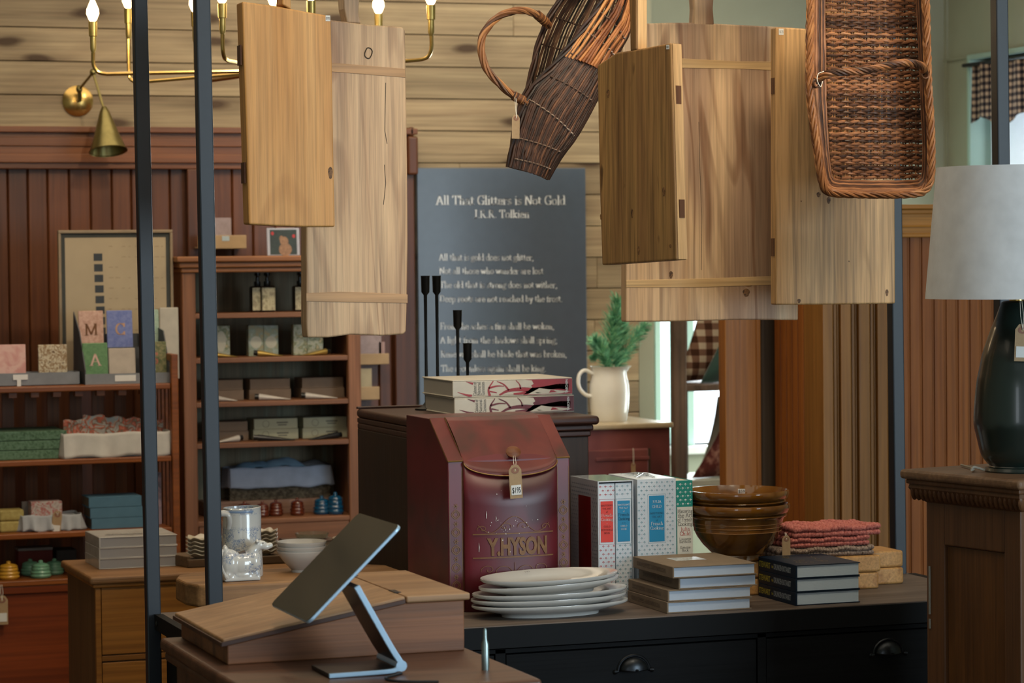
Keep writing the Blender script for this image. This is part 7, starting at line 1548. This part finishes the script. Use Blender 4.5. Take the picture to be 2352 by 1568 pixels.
# bottom shelf: riser, lined wicker basket, pots
e_ = bx(470, 1147, 800, 1192, 8.66, .12, K5+.0003); e_ = (e_[0], e_[1], e_[2], min(e_[3], kx1-.02), e_[4], e_[5]); sbox('wooden_riser', e_, wood('pinkish_pale_riser_wood', '#7a5a4a', '#9b7a68', 'X', 1, .6), 'pale pinkish wooden riser under the wicker basket in the bookcase', 'riser')
q_ = bx(538, 1090, 757, 1146, 8.665, .10, e_[5]+.0003); zt3 = oy(640, 1072, 8.665).z
drape('wicker_basket', q_[0]-.012, q_[3]+.004, 8.668, 8.765, e_[5]+.0003, zt3, 'oval wicker basket lined with a white and blue cloth at the bookcase bottom', cloth('pale_blue_white_cloth', '#b4c2da', 500), .002, seedv=5, wicker=mottled('grey_brown_wicker', ['#3a3226', '#5f5544', '#7c7160'], 90, .8))
for i, (a, b, h) in enumerate(((535, 640, 1060), (600, 705, 1054), (680, 762, 1062))):
    x0_, x1_ = oy(a, 1070, 8.70).x, oy(b, 1070, 8.70).x; zt4 = oy(650, h, 8.70).z; mb = MB(); mb.grid(lambda u, v: (x0_+(x1_-x0_)*u, 8.69+.05*v, zt3-.01+(zt4-zt3+.012)*sin(pi*u)**.6*sin(pi*(.1+.8*v))+.003*sin(u*14+v*9+i)), 16, 8)
    single(mb, 'folded_cloth', plain('folded_blue_cloth_%d' % i, ('#6f8fa8', '#7d9ab0', '#6a6a6c')[i], .9), ('pale blue folded cloth, leftmost in the wicker basket', 'pale blue folded cloth, middle of the wicker basket', 'grey folded cloth, rightmost in the wicker basket')[i], 'cloth', (x0_, 8.69, zt3-.01), smooth=True, solid=.003)
g_ = 'small glazed honey pots on the bookcase bottom shelf'
for (x, Y, r, h, mt, la) in ((562, 8.60, .026, .052, hb, 'small amber-brown pot, leftmost on the bookcase bottom shelf'), (603, 8.575, .023, .052, hb, 'small amber-brown pot, second from the left'), (634, 8.59, .025, .054, hb, 'small amber-brown pot, third from the left'), (683, 8.58, .025, .058, hb, 'small amber-brown pot, rightmost of the brown ones'),
        (739, 8.58, .029, .062, hbl, 'small teal-blue pot, left of the two blue ones'), (799, 8.515, .029, .074, hbl, 'teal-blue pot at the bookcase right stile')):
    p = oy(x, 1185, Y)
    if x == 799: p.x = kx1-.075; Y = 8.56
    honeypot(V((p.x, Y, K5+.0004)), r, h, mt, la, g_)
# photo card and wall ledges
o, f = leanbox('photo_card', bx(614, 523, 689, 585, 8.60, .004, kt+.0003), .08, plain('white_card_frame', '#9fa3b0', .6), 'small framed photo of a tan figure with red flowers standing on the bookcase', 'photo card')
W_ = bx(614, 523, 689, 585, 8.60, 0); ww, hh_ = W_[3]-W_[0], W_[5]-kt
mb = MB(); mb.flat([f(ww*a, -.0005, hh_*b) for a, b in ((.09, .04), (.91, .04), (.91, .93), (.09, .93))]); ph_ = mb.build('photo', plain('dark_green_photo', '#1f2b22', .4, 0, .4, 60), o)
mb = MB()
for (cx_, cz_, rx_, rz_2) in ((.55, .22, .20, .24), (.52, .52, .13, .17), (.44, .62, .07, .10)): mb.flat([f(ww*(cx_+rx_*cos(g)), -.0009-.0002*cx_, hh_*(cz_+rz_2*sin(g))) for g in [i*pi/8 for i in range(16)]])
mb.build('printed_figure', plain('tan_figure_print', '#8a6a52', .6, 0, .3, 120), ph_)
mb = MB()
for cx_, cz_ in ((.17, .80), (.82, .70)): mb.flat([f(ww*(cx_+.05*cos(g)), -.0009, hh_*(cz_+.07*sin(g))) for g in [i*pi/4 for i in range(8)]])
mb.build('printed_flower', plain('red_flower_print', '#a82c30', .6), ph_)
ldg = plain('pale_wood_ledge', '#a58a66', .6, 0, .1, 30)
def ledge(e, la, cards):
    x0, y0, z0, x1, y1, z1 = e; t = thing('card_ledge', la, 'picture ledge', (x0, y0, z0)); mb = MB(); mb.box(x0, y0, z0, x1, y0+.006, z1); mb.box(x0, y0+.006, z0, x1, PY+.034, z0+.006); mb.build('ledge', ldg, t, bevel=.002)
    for k, (a, b, c_, d_, mt, lb_) in enumerate(cards):
        q = bx(a, b, c_, d_, y0+.014, .003, z0+.0065); mb = MB(); mb.box(*q); single(mb, 'greeting_card', mt, lb_, 'card', q[:3], bevel=.0005)
    return t
lil = mottled('lilac_grey_card', ['#8e7f80', '#9c8c8e'], 60, .7)
le = ledge(bx(455, 540, 566, 571, 8.92, 0), 'pale wooden card ledge on the panelling above the bookcase', ((482, 500, 531, 545, lil, 'lilac grey card in the ledge above the bookcase'),))
e_ = bx(510, 542, 527, 553, 8.9185, .001); mb = MB(); mb.box(*e_); mb.build('round_sticker', plain('pale_blue_sticker', '#a9bac2', .5), le, bevel=.0015)
ledge(bx(822, 812, 894, 837, 8.92, 0), 'pale wooden card ledge right of the bookcase, upper one', ((828, 770, 876, 815, lil, 'lilac grey card in the upper ledge right of the bookcase'), (870, 785, 884, 815, plain('rose_card', '#9a7f7c', .7), 'narrow rose card behind in the upper right ledge')))
ledge(bx(822, 888, 872, 918, 8.92, 0), 'pale wooden card ledge right of the bookcase, lower one', ((826, 846, 854, 890, plain('cream_card', '#a89c80', .7), 'cream card in the lower ledge right of the bookcase'),))
